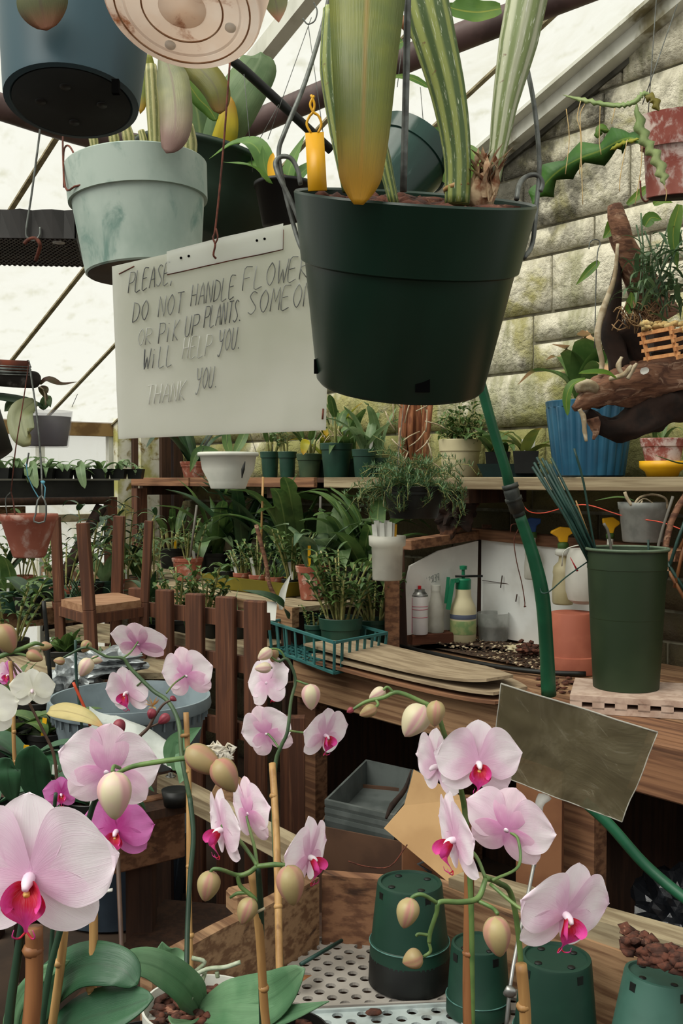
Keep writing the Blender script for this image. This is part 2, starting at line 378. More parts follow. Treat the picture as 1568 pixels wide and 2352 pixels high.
# materials of the shell
def wallmat():
    m,nt,b,out=nodes('concrete_block')
    co=coord(nt); geo=nt.nodes.new('ShaderNodeNewGeometry'); sp=nt.nodes.new('ShaderNodeSeparateXYZ'); nt.links.new(geo.outputs['Position'],sp.inputs[0])
    n1=tex(nt,co,28,5,.65); n2=tex(nt,co,3.2,5,.6,.6); n3=tex(nt,co,7,5,.65,.4)
    col=mixc(nt,ramp(nt,n1,.3,.7),s2l((224,218,198)),s2l((186,180,160)))
    st=tex(nt,coord(nt,'Object',(1,1,.18)),9,4,.6)
    # moss: grows low on the wall
    lo=ramp(nt,sp.outputs[2],1.35,2.15,.26,0); md=N(nt,'ShaderNodeMath',operation='ADD'); nt.links.new(n2,md.inputs[0]); nt.links.new(lo,md.inputs[1])
    col=mixc(nt,ramp(nt,md.outputs[0],.52,.68,0,.8),col,s2l((142,136,58)))
    md2=N(nt,'ShaderNodeMath',operation='ADD'); nt.links.new(st,md2.inputs[0]); nt.links.new(lo,md2.inputs[1])
    col=mixc(nt,ramp(nt,md2.outputs[0],.54,.7,0,.6),col,s2l((120,122,70)))
    # soot-black algae under the roof line, streaked
    hp=N(nt,'ShaderNodeMath',operation='ADD'); x=ramp(nt,sp.outputs[0],.5,1.2,0,-.32); z2=ramp(nt,sp.outputs[2],2.05,2.6,0,.3)
    nt.links.new(x,hp.inputs[0]); nt.links.new(z2,hp.inputs[1])
    h2=N(nt,'ShaderNodeMath',operation='ADD'); nt.links.new(hp.outputs[0],h2.inputs[0]); nt.links.new(n3,h2.inputs[1])
    col=mixc(nt,ramp(nt,h2.outputs[0],.5,.78,0,.86),col,s2l((44,42,34)))
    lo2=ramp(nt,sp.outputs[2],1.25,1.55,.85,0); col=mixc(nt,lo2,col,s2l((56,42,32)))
    nt.links.new(col,b.inputs['Base Color']); b.inputs['Roughness'].default_value=.95
    bump(nt,b,n1,1.0,.02); return m
WALLM=wallmat()
MORT=M('mortar',(128,124,106),(96,92,76),(58,54,44),scale=20,rough=.95,bmp=.4)
PANEL=None
def glassmat(name,tr,dirt):
    m,nt,b,out=nodes(name)
    co=coord(nt); n=tex(nt,co,2.2,6,.7,.6); n2=tex(nt,coord(nt,'Object',(1,1,.2)),12,4)
    f=mixc(nt,ramp(nt,n,.45,.8,0,.55),s2l((248,248,244)),s2l(dirt)); f=mixc(nt,ramp(nt,n2,.55,.8,0,.3),f,s2l((196,194,160)))
    t=nt.nodes.new('ShaderNodeBsdfTransparent'); nt.links.new(f,t.inputs[0])
    tl=nt.nodes.new('ShaderNodeBsdfTranslucent'); nt.links.new(f,tl.inputs[0])
    mx=nt.nodes.new('ShaderNodeMixShader'); mx.inputs[0].default_value=1-tr; nt.links.new(t.outputs[0],mx.inputs[1]); nt.links.new(tl.outputs[0],mx.inputs[2])
    b.inputs['Roughness'].default_value=.25; b.inputs['Base Color'].default_value=(.8,.8,.76,1)
    m2=nt.nodes.new('ShaderNodeMixShader'); m2.inputs[0].default_value=.05; nt.links.new(mx.outputs[0],m2.inputs[1]); nt.links.new(b.outputs[0],m2.inputs[2])
    nt.links.new(m2.outputs[0],out.inputs[0]); return m
GLR=glassmat('whitewashed_roof_glass',.86,(232,230,218)); GLW=glassmat('dirty_wall_glass',.88,(214,206,176))
CONC=M('damp_concrete_floor',(74,58,46),(56,44,36),(40,34,28),scale=5,rough=.8,bmp=.1)
WPAINT=M('weathered_white_paint',(206,206,196),(186,186,174),(120,112,84),scale=9,rough=.7,st=(1,1,.5),thr3=(.6,.7))
WMOSS=M('mossy_white_paint',(214,212,196),(170,166,100),(126,108,50),scale=8,rough=.85,thr3=(.52,.66),sc3=12)
PUTTY=M('old_putty',(150,140,112),(120,110,84),scale=30,rough=.9)
# block wall
mb=MB(); z=0.0; row=0; rr=random.Random(11)
S0,S1=-2.62,2.9
def wbox(s0,s1,z0,z1,th,rough=True):
    nx=max(2,int((s1-s0)/.05)); nz=max(2,int((z1-z0)/.05)); vs=[];g=.006
    for i in range(nx+1):
        for k in range(nz+1):
            e=(i in(0,nx)) or (k in(0,nz)); s=s0+g+(s1-s0-2*g)*i/nx; zz=z0+g+(z1-z0-2*g)*k/nz
            p=WP(s,0,zz); d=th*(.55 if e else 1)+(0 if e else .012*mn.noise(p*14))
            vs.append(WP(s,d,min(zz,roofz(s)-.02)))
    fs=[(i*(nz+1)+k,(i+1)*(nz+1)+k,(i+1)*(nz+1)+k+1,i*(nz+1)+k+1) for i in range(nx) for k in range(nz)]
    n0=len(vs); ring=[i*(nz+1) for i in range(nx+1)]+[nx*(nz+1)+k for k in range(1,nz+1)]+[i*(nz+1)+nz for i in range(nx-1,-1,-1)]+[k for k in range(nz-1,0,-1)]
    for r_ in ring:
        v=vs[r_]; vs.append(v-NR*((v-W0).dot(NR))*1.0)
    L=len(ring)
    for i in range(L): fs.append((ring[i],ring[(i+1)%L],n0+(i+1)%L,n0+i)[::-1])
    mb.add(vs,fs)
while z<4.0:
    h=(.205,.205,.102,.205,.205)[row%5]; s=S0-rr.random()*.2
    while s<S1:
        L=rr.choice((.3,.405,.405,.405,.46)); a,b=max(s,S0),min(s+L,S1)
        if b-a>.05 and roofz(b)>z+.05:
            if h>.2 and rr.random()<.16: wbox(a,b,z,z+.1,.022); wbox(a,b,z+.1,z+h,.022)
            else: wbox(a,b,z,z+h,.022+rr.random()*.008)
        s+=L
    z+=h; row+=1
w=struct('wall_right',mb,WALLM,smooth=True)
mb=MB()
vs=[WP(S0,.003,0),WP(S1,.003,0),WP(S1,.003,roofz(S1)),WP(S0,.003,roofz(S0))]; vs+=[v-NR*.2 for v in vs]
mb.add(vs,[(0,1,2,3),(7,6,5,4),(0,4,5,1),(1,5,6,2),(2,6,7,3),(3,7,4,0)])
struct('wall_right_mortar',mb,MORT)
# floor
mb=MB(); mb.box((0,1.5,-.05),(14,14,.1)); struct('floor',mb,CONC)
# glass roof, one sheet in bays, with glazing bars parallel to the gable edge
mb=MB(); BARS=[.37,.77,1.17,1.57,1.97,2.37,2.77,3.17,3.57,3.97,4.37,4.77]
offs=[0]+BARS; SE,ST=-2.56,3.1
for a,b in zip(offs,offs[1:]):
    q=[WP(SE,a,roofz(SE)),WP(ST,a,roofz(ST)),WP(ST,b,roofz(ST)),WP(SE,b,roofz(SE))]
    q+=[v+UZ*.005 for v in q]; mb.add(q,[(3,2,1,0),(4,5,6,7),(0,1,5,4),(1,2,6,5),(2,3,7,6),(3,0,4,7)])
struct('ceiling',mb,GLR)
for i,o in enumerate(BARS):
    mb=MB(); w_=.016
    if o==1.17: # white rafter in the upper half, putty line in the lower
        mb.bar(WP(SE,o,roofz(SE)-.006),WP(-.35,o,roofz(-.35)-.006),.018,.008)
        struct('trim_%d'%(i+1),mb,PUTTY); mb=MB(); mb.bar(WP(-.1,o,roofz(-.1)-.03),WP(ST,o,roofz(ST)-.03),.045,.05)
        struct('trim_40',mb,WPAINT); continue
    mb.bar(WP(SE,o,roofz(SE)-.006),WP(ST,o,roofz(ST)-.006),.018,.008)
    struct('trim_%d'%(i+1),mb,PUTTY)
mb=MB(); mb.bar(WP(SE,.05,roofz(SE)-.035),WP(ST,.05,roofz(ST)-.035),.06,.06); mb.bar(WP(SE,.1,roofz(SE)-.012),WP(ST,.1,roofz(ST)-.012),.05,.012)
struct('trim_30',mb,WPAINT)
mb=MB(); mb.bar(WP(SE,.0,roofz(SE)-.06),WP(ST,.0,roofz(ST)-.06),.05,.05); struct('trim_31',mb,M('grey_lead_flashing',(90,88,80),(60,58,50),scale=12,rough=.8))
# bent iron pipe under the roof
def ppath(L): return [P(*a) for a in L]
mb=MB(); mb.tube(ppath([(-260,165,2.45),(0,245,2.62),(180,303,2.8),(330,338,2.95),(430,333,3.0),(540,300,2.96),(700,233,2.82),(1040,92,2.6),(1420,-55,2.4),(1700,-160,2.3)]),.034,20,sm=6)
o=struct('roof_pipe',mb,PIPE,smooth=True)
mb=MB(); mb.tube([P(930,50,2.45),P(975,100,2.62)],.016,10); struct('roof_pipe_strut',mb,REDST,smooth=True,parent=o)
mb=MB(); mb.tube(ppath([(480,95,1.9),(560,160,1.95),(660,252,2.0),(760,345,2.05)]),.0095,10); 
o=build('black_rod',mb,BLK); tag(o,'thin black rod slanting under the roof, left of the yellow tag','rod')
# far end: eave beam, posts, glass
SB=M('stained_eave_beam',(140,112,70),(104,78,44),(190,180,150),scale=9,rough=.9)
mb=MB(); mb.bar(WP(SE,.33,1.72),WP(SE,4.6,1.72),.06,.075); struct('trim_20',mb,SB)
mb=MB(); mb.bar(WP(SE,.33,1.24),WP(SE,4.6,1.24),.04,.04); struct('trim_26',mb,PUTTY)
mb=MB(); mb.bar(WP(SE+.02,.33,.25),WP(SE+.02,4.6,.25),.05,.5); struct('wall_far',mb,M('low_wall',(170,164,140),(130,124,96),(100,94,70),scale=6,rough=.9))
for i,o in enumerate(BARS[:10]):
    mb=MB(); mb.bar(WP(SE,o,.5),WP(SE,o,1.72),.035,.04,up=U); struct('trim_%d'%(50+i),mb,WPAINT)
mb=MB(); q=[WP(SE+.0,.3,.5),WP(SE,4.6,.5),WP(SE,4.6,1.7),WP(SE,.3,1.7)]; q+=[v-U*.004 for v in q]; mb.add(q,[(3,2,1,0),(4,5,6,7),(0,1,5,4),(1,2,6,5),(2,3,7,6),(3,0,4,7)])
struct('window_1',mb,GLW)
def wpost(px0,px1,s,z0,z1,mat,name,th=.05):
    def f(px):
        X=(px-784)/FP; q=W0+U*s; return (X*q.y-q.x)/(NR.x-X*NR.y)
    a,b=f(px0),f(px1); c=(a+b)/2
    mb=MB(); mb.box(WP(s,c,(z0+z1)/2),(th,abs(a-b),z1-z0),WR); return struct(name,mb,mat)
wpost(266,302,-2.5,0,1.78,WMOSS,'trim_21'); wpost(303,319,-2.47,0,1.78,DKW,'trim_22')
wpost(319,366,-2.44,0,1.82,WMOSS,'trim_23'); wpost(367,388,-2.41,0,1.85,DKW,'trim_24')
mb=MB(); mb.box(WP(-2.42,.03,.9),(.06,.08,1.8),WR); struct('trim_25',mb,DKW)
# unseen walls added behind and beside the camera, to cut low daylight
mb=MB(); mb.box((0,-1.6,.7),(7,.1,1.4)); struct('wall_back_light_block',mb,M('dull_light_block',(92,84,72),(70,62,52),scale=6,rough=.9))
mb=MB(); mb.bar(WP(SE,4.7,.42),WP(3.4,4.7,.42),.08,.84); struct('wall_left',mb,CONC)
# ---------- generators: pots, plants
def potprof(rt,rb,h,rim=.02,th=.004,lip=.004,soil=.015):
    k=lambda z: rb+(rt-lip-rb)*z/h
    return [(0,0),(rb*.96,0),(rb,.004),(k(h-rim),h-rim),(k(h-rim)+lip,h-rim+.002),(rt,h-.002),(rt-th*.4,h),(rt-th,h-.002),(rt-th-lip*.5,h-soil-.01),(0,h-soil-.01)]
def tiltm(axis_lean_x,lean_y=0): return (lean_y,axis_lean_x,0)
def mkpot(root,mat,rt,rb,h,rim=.02,soilm=None,holes=4,seg=40,name='pot',ribs=0,soil=.015,big=False):
    mb=MB(); pr=potprof(rt,rb,h,rim,soil=soil)
    rad=(lambda a,i:1+ribs*abs(math.cos(a*11))*(1 if 1<i<4 else 0)) if ribs else None
    mb.lathe(pr,seg if not ribs else 132,rad=rad); o=build(name,mb,mat,root,world=False,smooth='auto')
    if soilm:
        mb=MB(); n=24
        mb.lathe([(0.001,h-soil),(rt*.5,h-soil+.004),(rt-.012,h-soil),(rt-.014,h-soil-.008)],n)
        rg=random.Random(int(rt*1e4)); 
        for i in range(26 if big else 12):
            a=rg.random()*6.28; q=rg.random()**.5*(rt-.02); c=.006 if not big else .011
            mb.blob((q*math.cos(a),q*math.sin(a),h-soil+.003),(c*(1+rg.random()),c*(.6+rg.random()),c*.6),i,.4,1)
        build('potting_mix',mb,soilm,root,world=False)
    if holes:
        for i in range(holes):
            a=2*PI*i/holes+.4; mb=MB(); ca,sa=math.cos(a),math.sin(a)
            k=rb+(rt-rb)*.03; w_=rb*.16
            mb.box((k*ca,k*sa,h*.045+.002),(.004,w_,h*.09),Matrix.Rotation(a,3,'Z')); build('drain_hole',mb,BLK,o,world=False,smooth=False)
    return o
def plabel(root,x,y,z,h=.06,w=.014,mat=None,lean=(.1,.05),yaw=0):
    mb=MB(); a=V((x,y,z-.02)); b=a+V((lean[0]*h,lean[1]*h,h+.02)); mb.bar(a,b,w,.0012,up=V((math.sin(yaw),-math.cos(yaw),0)))
    return build('plant_label',mb,mat or WLAB,root,world=False,smooth=False)
def leafdir(az,el): return V((math.cos(az)*math.cos(el),math.sin(az)*math.cos(el),math.sin(el)))
def arc(b,az,el,L,droop,n=4,side=0):
    pts=[V(b)]; e=el
    for i in range(n):
        pts.append(pts[-1]+leafdir(az+side*i,e)*(L/n)); e-=droop*(i+1)*2/n
    return pts
def foliage(kind,h,rg,spread=.03,cnt=None,z0=0):
    """returns dict of part name -> (mesh, material key)"""
    out={}
    f=MB(); c=MB(); f2=MB()
    if kind=='strap':
        for i in range(cnt or 8):
            az=rg.random()*6.28; el=rg.uniform(.75,1.45); L=h*rg.uniform(.7,1.1)
            f.leaf(arc((rg.uniform(-1,1)*spread*.5,rg.uniform(-1,1)*spread*.5,z0),az,el,L,rg.uniform(.15,.55)),h*rg.uniform(.05,.085),'lance' if i%2 else 'strap',fold=.3,n=4,hint=V((math.cos(az),math.sin(az),.3)) if el>1.2 else UZ)
    elif kind=='broad':
        for i in range(cnt or 7):
            az=rg.random()*6.28; el=rg.uniform(.6,1.4); L=h*rg.uniform(.75,1.1)
            f.leaf(arc((rg.uniform(-1,1)*spread*.5,rg.uniform(-1,1)*spread*.5,z0),az,el,L,rg.uniform(.2,.6)),h*rg.uniform(.11,.17),'lance',fold=.28,n=4,hint=V((math.cos(az),math.sin(az),.4)) if el>1.1 else UZ)
    elif kind=='cattleya':
        for i in range(cnt or 6):
            az=rg.random()*6.28; b=V((math.cos(az)*spread*rg.random(),math.sin(az)*spread*rg.random(),z0)); l=rg.uniform(.1,.35)
            t=b+V((math.cos(az)*l,math.sin(az)*l,1)).normalized()*h*rg.uniform(.3,.5)
            c.tube([b,b.lerp(t,.5),t],[.003,.0075,.004],7,sm=3)
            el=rg.uniform(.7,1.35); f.leaf(arc(t,az,el,h*rg.uniform(.45,.7),rg.uniform(.1,.4)),h*rg.uniform(.055,.08),'strap' if i%3 else 'oval',fold=.3,n=4,hint=V((math.cos(az),math.sin(az),.3)))
            if i%3==0: c.tube([b,b+V((.01,.01,h*.3))],.0018,5)
    elif kind=='cane':
        for i in range(cnt or 9):
            az=rg.random()*6.28; b=V((math.cos(az)*spread*rg.random(),math.sin(az)*spread*rg.random(),z0)); ln=h*rg.uniform(.55,1); le=rg.uniform(.05,.5)
            dr=V((math.cos(az)*le,math.sin(az)*le,1)).normalized(); pts=[b,b+dr*ln*.5,b+dr*ln+V((math.cos(az),math.sin(az),0))*ln*.08]
            c.tube(pts,[.0028,.0045,.0025],6,sm=4); q=cr(pts,6)
            for k in range(5,len(q)):
                for sgn in ((1,) if k%2 else (-1,)):
                    a2=az+sgn*1.4+rg.uniform(-.5,.5); f.leaf(arc(q[k],a2,rg.uniform(.2,.8),h*rg.uniform(.16,.27),.5,3),h*rg.uniform(.022,.036)+.003,'lance',fold=.2,n=3)
    elif kind=='bushy':
        for i in range(cnt or 26):
            az=rg.random()*6.28; el=rg.uniform(.2,1.5); b=V((rg.uniform(-1,1)*spread,rg.uniform(-1,1)*spread,z0)); dr=leafdir(az,el)
            tp=b+dr*h*rg.uniform(.5,1); c.tube([b,b.lerp(tp,.5)+UZ*.01,tp],.0014,4)
            for k in range(5):
                a2=az+rg.uniform(-1.8,1.8); f.leaf(arc(b.lerp(tp,.4+.15*k),a2,rg.uniform(-.2,.7),h*rg.uniform(.2,.34),.5,3),h*rg.uniform(.035,.055),'lance',fold=.2,n=3)
    elif kind=='needle':
        for i in range(cnt or 70):
            az=rg.random()*6.28; el=rg.uniform(.1,1.5); b=V((rg.uniform(-1,1)*spread,rg.uniform(-1,1)*spread,z0)); pts=arc(b,az,el,h*rg.uniform(.5,1),rg.uniform(.2,.9),5); c.tube(pts,.0012,4); q=cr(pts,5)
            for p in q[3:]:
                for k in range(3):
                    f.leaf([p,p+leafdir(rg.random()*6.28,rg.uniform(-.3,1.2))*h*.085],.0016,'lance',fold=.1,n=1)
    elif kind=='seedling':
        for i in range(cnt or 7):
            az=rg.random()*6.28; el=rg.uniform(.3,1.3)
            f.leaf(arc((rg.uniform(-1,1)*spread*.4,rg.uniform(-1,1)*spread*.4,z0),az,el,h*rg.uniform(.5,1.05),rg.uniform(.3,.9)),h*rg.uniform(.09,.14),'strap' if i%2 else 'lance',fold=.25,n=3)
    elif kind=='phal':
        for i in range(cnt or 6):
            az=i*PI*.97+rg.uniform(-.5,.5); el=rg.uniform(.2,.8)
            f.leaf(arc((0,0,z0+i*.003),az,el,h*rg.uniform(.8,1.15),rg.uniform(.2,.5)),h*rg.uniform(.2,.27),'oval',fold=.22,n=4)
    elif kind=='grass':
        for i in range(cnt or 30):
            az=rg.random()*6.28; el=rg.uniform(.8,1.5); f.leaf(arc((rg.uniform(-1,1)*spread,rg.uniform(-1,1)*spread,z0),az,el,h*rg.uniform(.5,1.05),rg.uniform(.1,.7)),.0035,'lance',fold=.2,n=3)
    return f,c
PLN={'strap':'strap_leaf_plant','broad':'broad_leaf_plant','cattleya':'potted_orchid_plant','cane':'cane_orchid_plant','bushy':'bushy_leaf_plant','needle':'needle_leaf_plant','seedling':'orchid_seedling','phal':'moth_orchid_plant','grass':'grassy_plant'}
def plant(kind,loc,label,h=.2,pot=(.05,.038,.08),potm=None,leafm=None,canem=None,seed=0,lab=None,labm=None,cnt=None,spread=None,group=None,rot=(0,0,0),square=False,soilm=None,name=None,rim=.018,holes=0,ribs=0,labh=.05,yaw=None,cat='potted plant'):
    rg=random.Random(seed*77+5); potm=potm or GP; leafm=leafm or LM
    r=thing(name or PLN[kind],label,cat,loc,rot if yaw is None else (0,0,yaw),group)
    if pot:
        rt,rb,ph=pot
        if square:
            mb=MB(); o_=[]
            for rr_,z in ((rb,0),(rt,ph),(rt-.004,ph),(rt-.006,ph-.015)): o_+= [V((x*rr_,y*rr_,z)) for x,y in((-1,-1),(1,-1),(1,1),(-1,1))]
            fs=[(3,2,1,0)]+[(i*4+k,i*4+(k+1)%4,i*4+4+(k+1)%4,i*4+4+k) for i in range(3) for k in range(4)]+[(12,13,14,15)]
            mb.add(o_,fs); build('pot',mb,potm,r,world=False,smooth=False)
            mb=MB()
            for i in range(9): mb.blob(((i%3-1)*rt*.5,(i//3-1)*rt*.5,ph-.012),(rt*.32,rt*.32,.008),i,.4,1)
            build('potting_mix',mb,soilm or SOIL,r,world=False)
        else: mkpot(r,potm,rt,rb,ph,rim,soilm or SOIL,holes,28,ribs=ribs)
        z0=ph-.02; sp=spread if spread is not None else rt*.6
    else: z0=0; sp=spread or .03
    f,c=foliage(kind,h,rg,sp,cnt,z0)
    L_=V(loc)
    if not any(rot) and yaw is None:
        for q in f.v:
            w_=L_+q; of=(w_-W0).dot(NR)
            if L_.z<1.2 and 1.38<w_.z<1.52 and of<.40: q+=NR*(.40-of)
            elif of<.04 and (w_-W0).dot(U)>-2.6: q+=NR*(.04-of)
    build('foliage',f,leafm,r,world=False)
    if c.v: build('stems',c,canem or M('orchid_cane',(150,146,92),(110,116,62),(190,176,140),scale=40,rough=.6),r,world=False)
    for i in range(lab or 0):
        a=rg.uniform(0,6.28); plabel(r,math.cos(a)*sp*.8,-abs(math.sin(a))*sp*.8,z0+.01,labh*rg.uniform(.8,1.1),.012,labm,(rg.uniform(-.3,.3),rg.uniform(-.2,.1)),rg.uniform(-.4,.4))
    return r
def wirething(name,label,cat,pts,r,mat,sm=0,group=None,seg=6):
    mb=MB(); mb.tube(pts,r,seg,sm=sm); o=build(name,mb,mat); return tag(o,label,cat,group)
def PL(L): return [P(*a) for a in L]
# ================= hanging things overhead
def aim(cx,top,bot):
    """rotation that puts local +Z along bot->top, centred; returns (loc, euler)"""
    d=(top-bot).normalized(); return bot,d.to_track_quat('Z','Y').to_euler()
# --- large green pot, hung from three wires, with striped canes and a yellowing leaf
Yg=1.02
top=P(953,452,Yg-.028); bot=P(918,884,Yg+.03)
loc,eu=aim(None,top,bot)
big=thing('hanging_orchid_pot','large dark green pot hanging centre right, with thick striped orchid canes','hanging plant',loc,eu)
hh=(top-bot).length
mkpot(big,M('deep_green_plastic',(12,38,27),(17,46,34),(44,66,60),scale=8,rough=.34,st=(1,1,.3),thr3=(.62,.85)),.1165,.0855,hh,rim=.066,soilm=None,holes=0,seg=72,soil=.02)
IM=wm(big)
mb=MB(); rg=random.Random(3)
mb.lathe([(.001,hh-.018),(.06,hh-.014),(.102,hh-.02)],30)
for i in range(70):
    a=rg.random()*6.28; q=rg.random()**.5*.095; mb.blob((q*math.cos(a),q*math.sin(a),hh-.012+.006*rg.random()),(.012*rg.random()+.006,.01,.006),i,.5,1)
build('bark_mix',mb,BARK,big,world=False)
for px,py,w_,h_ in ((970,886,.015,.012),(727,842,.006,.014)):
    mb=MB(); c=P(px,py,Yg-.0575 if px>800 else Yg+.005); mb.box(c,(w_*.9,.005,h_)); build('drain_hole',mb,HOLE,big,smooth=False)
CANE=stripemat('striped_green_cane',(66,88,40),(142,152,78),(206,212,184),8)
CANE2=stripemat('papery_cane',(108,122,70),(186,190,158),(222,224,208),8)
def ridged(name,L,rs,mat,parent,n=9):
    pts=PL(L); q=cr(pts,6); m=len(q); mb=MB(); vs=[];uvs=[];seg=54
    for i,p in enumerate(q):
        t=i/(m-1)*(len(rs)-1); k=min(int(t),len(rs)-2); r=rs[k]*(1-(t-k))+rs[k+1]*(t-k)
        tg=q[min(i+1,m-1)]-q[max(i-1,0)]; sd,u=frame(tg,V((0,1,0)))
        for j in range(seg):
            a=2*PI*j/seg; rr_=r*(1+.055*math.cos(a*n)); vs.append(p+sd*math.cos(a)*rr_+u*math.sin(a)*rr_); uvs.append((i/(m-1),j/seg))
    mb.add(vs,[(i*seg+k,i*seg+(k+1)%seg,(i+1)*seg+(k+1)%seg,(i+1)*seg+k) for i in range(m-1) for k in range(seg)]+[tuple(range(seg))[::-1],tuple((m-1)*seg+k for k in range(seg))],uvs)
    return build(name,mb,mat,parent)
ridged('cane',[(1050,470,Yg-.03),(1050,360,Yg-.03),(1030,220,Yg-.03),(990,60,Yg-.03),(962,-60,Yg-.03)],[.0115,.0125,.016,.0205,.0215],CANE,big)
ridged('cane',[(1120,440,Yg-.02),(1142,350,Yg-.02),(1160,240,Yg-.02),(1190,100,Yg-.02),(1222,-60,Yg-.02)],[.0095,.0080,.0120,.0180,.0195],CANE2,big)
ridged('cane',[(905,470,Yg-.05),(880,360,Yg-.04),(862,270,Yg-.02),(850,180,Yg)],[.0045,.0065,.0055,.004],CANE,big,6)
ridged('cane',[(800,440,Yg+.04),(782,300,Yg+.04),(766,160,Yg+.04),(770,20,Yg+.04)],[.006,.011,.0135,.012],CANE,big)
mb=MB()
for i in range(22):
    a=rg.random()*6.28; b=P(1110+rg.uniform(-24,30),452+rg.uniform(-30,14),Yg-.03+rg.uniform(-.01,.01)); mb.leaf([b,b+V((math.cos(a)*.006,math.sin(a)*.004,.02)),b+V((math.cos(a)*.02,0,.03+rg.random()*.012))],.0055,'lance',fold=.4,n=2)
mb.blob(P(1105,440,Yg-.022),(.017,.014,.02),4,.4,2)
build('papery_sheath',mb,M('papery_sheath',(196,170,136),(126,78,52),(226,214,190),scale=60,rough=.9,bmp=.4),big)
for L in ([(1050,432),(1048,430)],[(1168,205),(1167,202)]):
    mb=MB(); mb.tube([P(L[0][0],L[0][1]+3,Yg-.028 if L[0][0]<1100 else Yg-.02),P(L[1][0],L[1][1]-4,Yg-.028 if L[0][0]<1100 else Yg-.02)],.0135 if L[0][0]<1100 else .0125,20); build('cane_node',mb,BAMB,big)
mb=MB(); mb.leaf(PL([(845,-60,Yg-.10),(838,120,Yg-.135),(832,330,Yg-.15),(823,470,Yg-.145)]),.0335,lambda t:(1.05-.62*t) if t<.78 else (1.05-.62*.78)*(1-((t-.78)/.22)**2*.80),hint=V((0,-1,0)),fold=-.22,n=10)
build('yellowing_leaf',mb,leafmat('leaf_yellow_edge',(116,122,36),(92,106,40),tip=(204,150,30),rib=(150,116,36),trans=.22,tipr=(.5,1.0)),big,solid=.0012,label='long yellow-edged leaf hanging in front')
def hook(pts,r,parent,sm=5,mat=WIRE,name='wire_hanger'):
    mb=MB(); mb.tube(PL(pts),r,8,sm=sm); return build(name,mb,mat,parent)
Yl=Yg+.005
hook([(762,-40,Yl+.1),(740,60,Yl+.07),(700,190,Yl+.02),(655,300,Yl),(640,350,Yl),(650,420,Yl),(672,510,Yl),(690,566,Yl-.005),(703,574,Yl-.01),(700,545,Yl-.01),(672,470,Yl-.01),(640,405,Yl-.01),(632,375,Yl-.005),(645,360,Yl),(668,364,Yl),(684,392,Yl),(690,424,Yl)],.0024,big)
hook([(937,-50,Yg-.09),(932,200,Yg-.085),(926,440,Yg-.08)],.0033,big,3)
hook([(1200,110,Yl+.02),(1226,240,Yl),(1238,370,Yl),(1232,470,Yl),(1222,560,Yl-.01),(1203,592,Yl-.03)],.0024,big)
hook([(1186,458,Yl-.03),(1192,425,Yl-.02),(1208,406,Yl),(1232,402,Yl),(1245,420,Yl),(1240,440,Yl)],.0026,big)
# yellow tag
mb=MB(); a,b=P(722,305,Yg-.03),P(729,438,Yg-.05)
mb.bar(a,b,.0178,.0014,up=V((0,-1,0))); c0=P(722,282,Yg-.03)
mb.tube([P(714,306,Yg-.03),P(704,286,Yg-.03),P(710,268,Yg-.03),P(718,258,Yg-.03),P(722,240,Yg-.03),P(714,218,Yg-.03)],.0013,6,sm=4)
mb.tube([P(730,306,Yg-.03),P(738,286,Yg-.03),P(731,266,Yg-.03),P(720,258,Yg-.03),P(712,240,Yg-.03),P(721,220,Yg-.03)],.0013,6,sm=4)
build('plant_tag',mb,YEL,big,label='yellow plastic tag with looped top')
# --- blue-grey pot, seen from below
bot=P(165,236,.97); top=P(178,-60,1.0)
loc,eu=aim(None,top,bot); t=thing('hanging_pot','blue-grey plastic pot hanging at top left, its flat dark bottom showing','hanging plant',loc,eu); h=(top-bot).length
mb=MB(); mb.lathe([(0,.002),(.052,.002),(.056,-.001),(.0615,.0),(.0622,.004),(.0715,h*.72),(.0755,h*.73),(.078,h),(.074,h),(.07,h-.02),(0,h-.02)],56); build('pot',mb,BLUEGREY,t,world=False,smooth='auto')
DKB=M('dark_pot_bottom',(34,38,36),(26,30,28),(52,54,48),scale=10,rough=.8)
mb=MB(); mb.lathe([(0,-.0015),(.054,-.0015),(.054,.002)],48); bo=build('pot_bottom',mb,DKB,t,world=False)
for x,y in ((-.028,.0),(.028,.004),(0,.028),(.004,-.03)):
    mb=MB(); mb.lathe([(0,-.0025),(.005,-.0025),(.005,0)],12,X=Matrix.Translation((x,y,0))); build('drain_hole',mb,BLK,bo,world=False)
for px,py in ((46,165),(266,200)):
    mb=MB(); c=P(px,py,.952 if px<100 else .930); mb.box(c,(.0065,.006,.0125)); build('drain_slot',mb,HOLE,t,smooth=False)
mb=MB(); mb.leaf(PL([(88,-60,.885),(92,0,.885),(108,70,.89)]),.022,'oval',hint=V((0,-1,0)),fold=-.35,n=8)
build('hanging_leaf',mb,LO,t,solid=.001)
# --- stained white pot bottom, strongly tilted
bot=P(418,18,.76); nrm=(P(470,-200,.92)-bot).normalized()
nrm=V((.10,.42,.9)).normalized()
t=thing('stained_hanging_pot','rust-stained white pot hanging at the top edge, seen from straight below','hanging plant',bot,nrm.to_track_quat('Z','Y').to_euler())
mb=MB(); n=64
rings=[(.017,0),(.042,0),(.0435,-.0012),(.045,0),(.056,0),(.0585,.003),(.066,.09),(.063,.09),(.0555,.003)]
mb.lathe(rings,n,cap=False); 
build('pot',mb,STAIN,t,world=False,smooth='auto')
mb=MB(); mb.lathe([(0,-.0008),(.0175,-.0008),(.0175,.001),(0,.001)],32); b_=build('pot_bottom',mb,STAIN,t,world=False)
RST=M('rust_ring',(164,112,72),(196,160,126),scale=40,rough=.8)
for rr_ in (.030,.050):
    mb=MB(); mb.lathe([(rr_-.0007,-.0006),(rr_,-.0018),(rr_+.0007,-.0006),(rr_,.0004),(rr_-.0007,-.0006)],64,cap=False); build('moulded_ring',mb,RST,t,world=False)
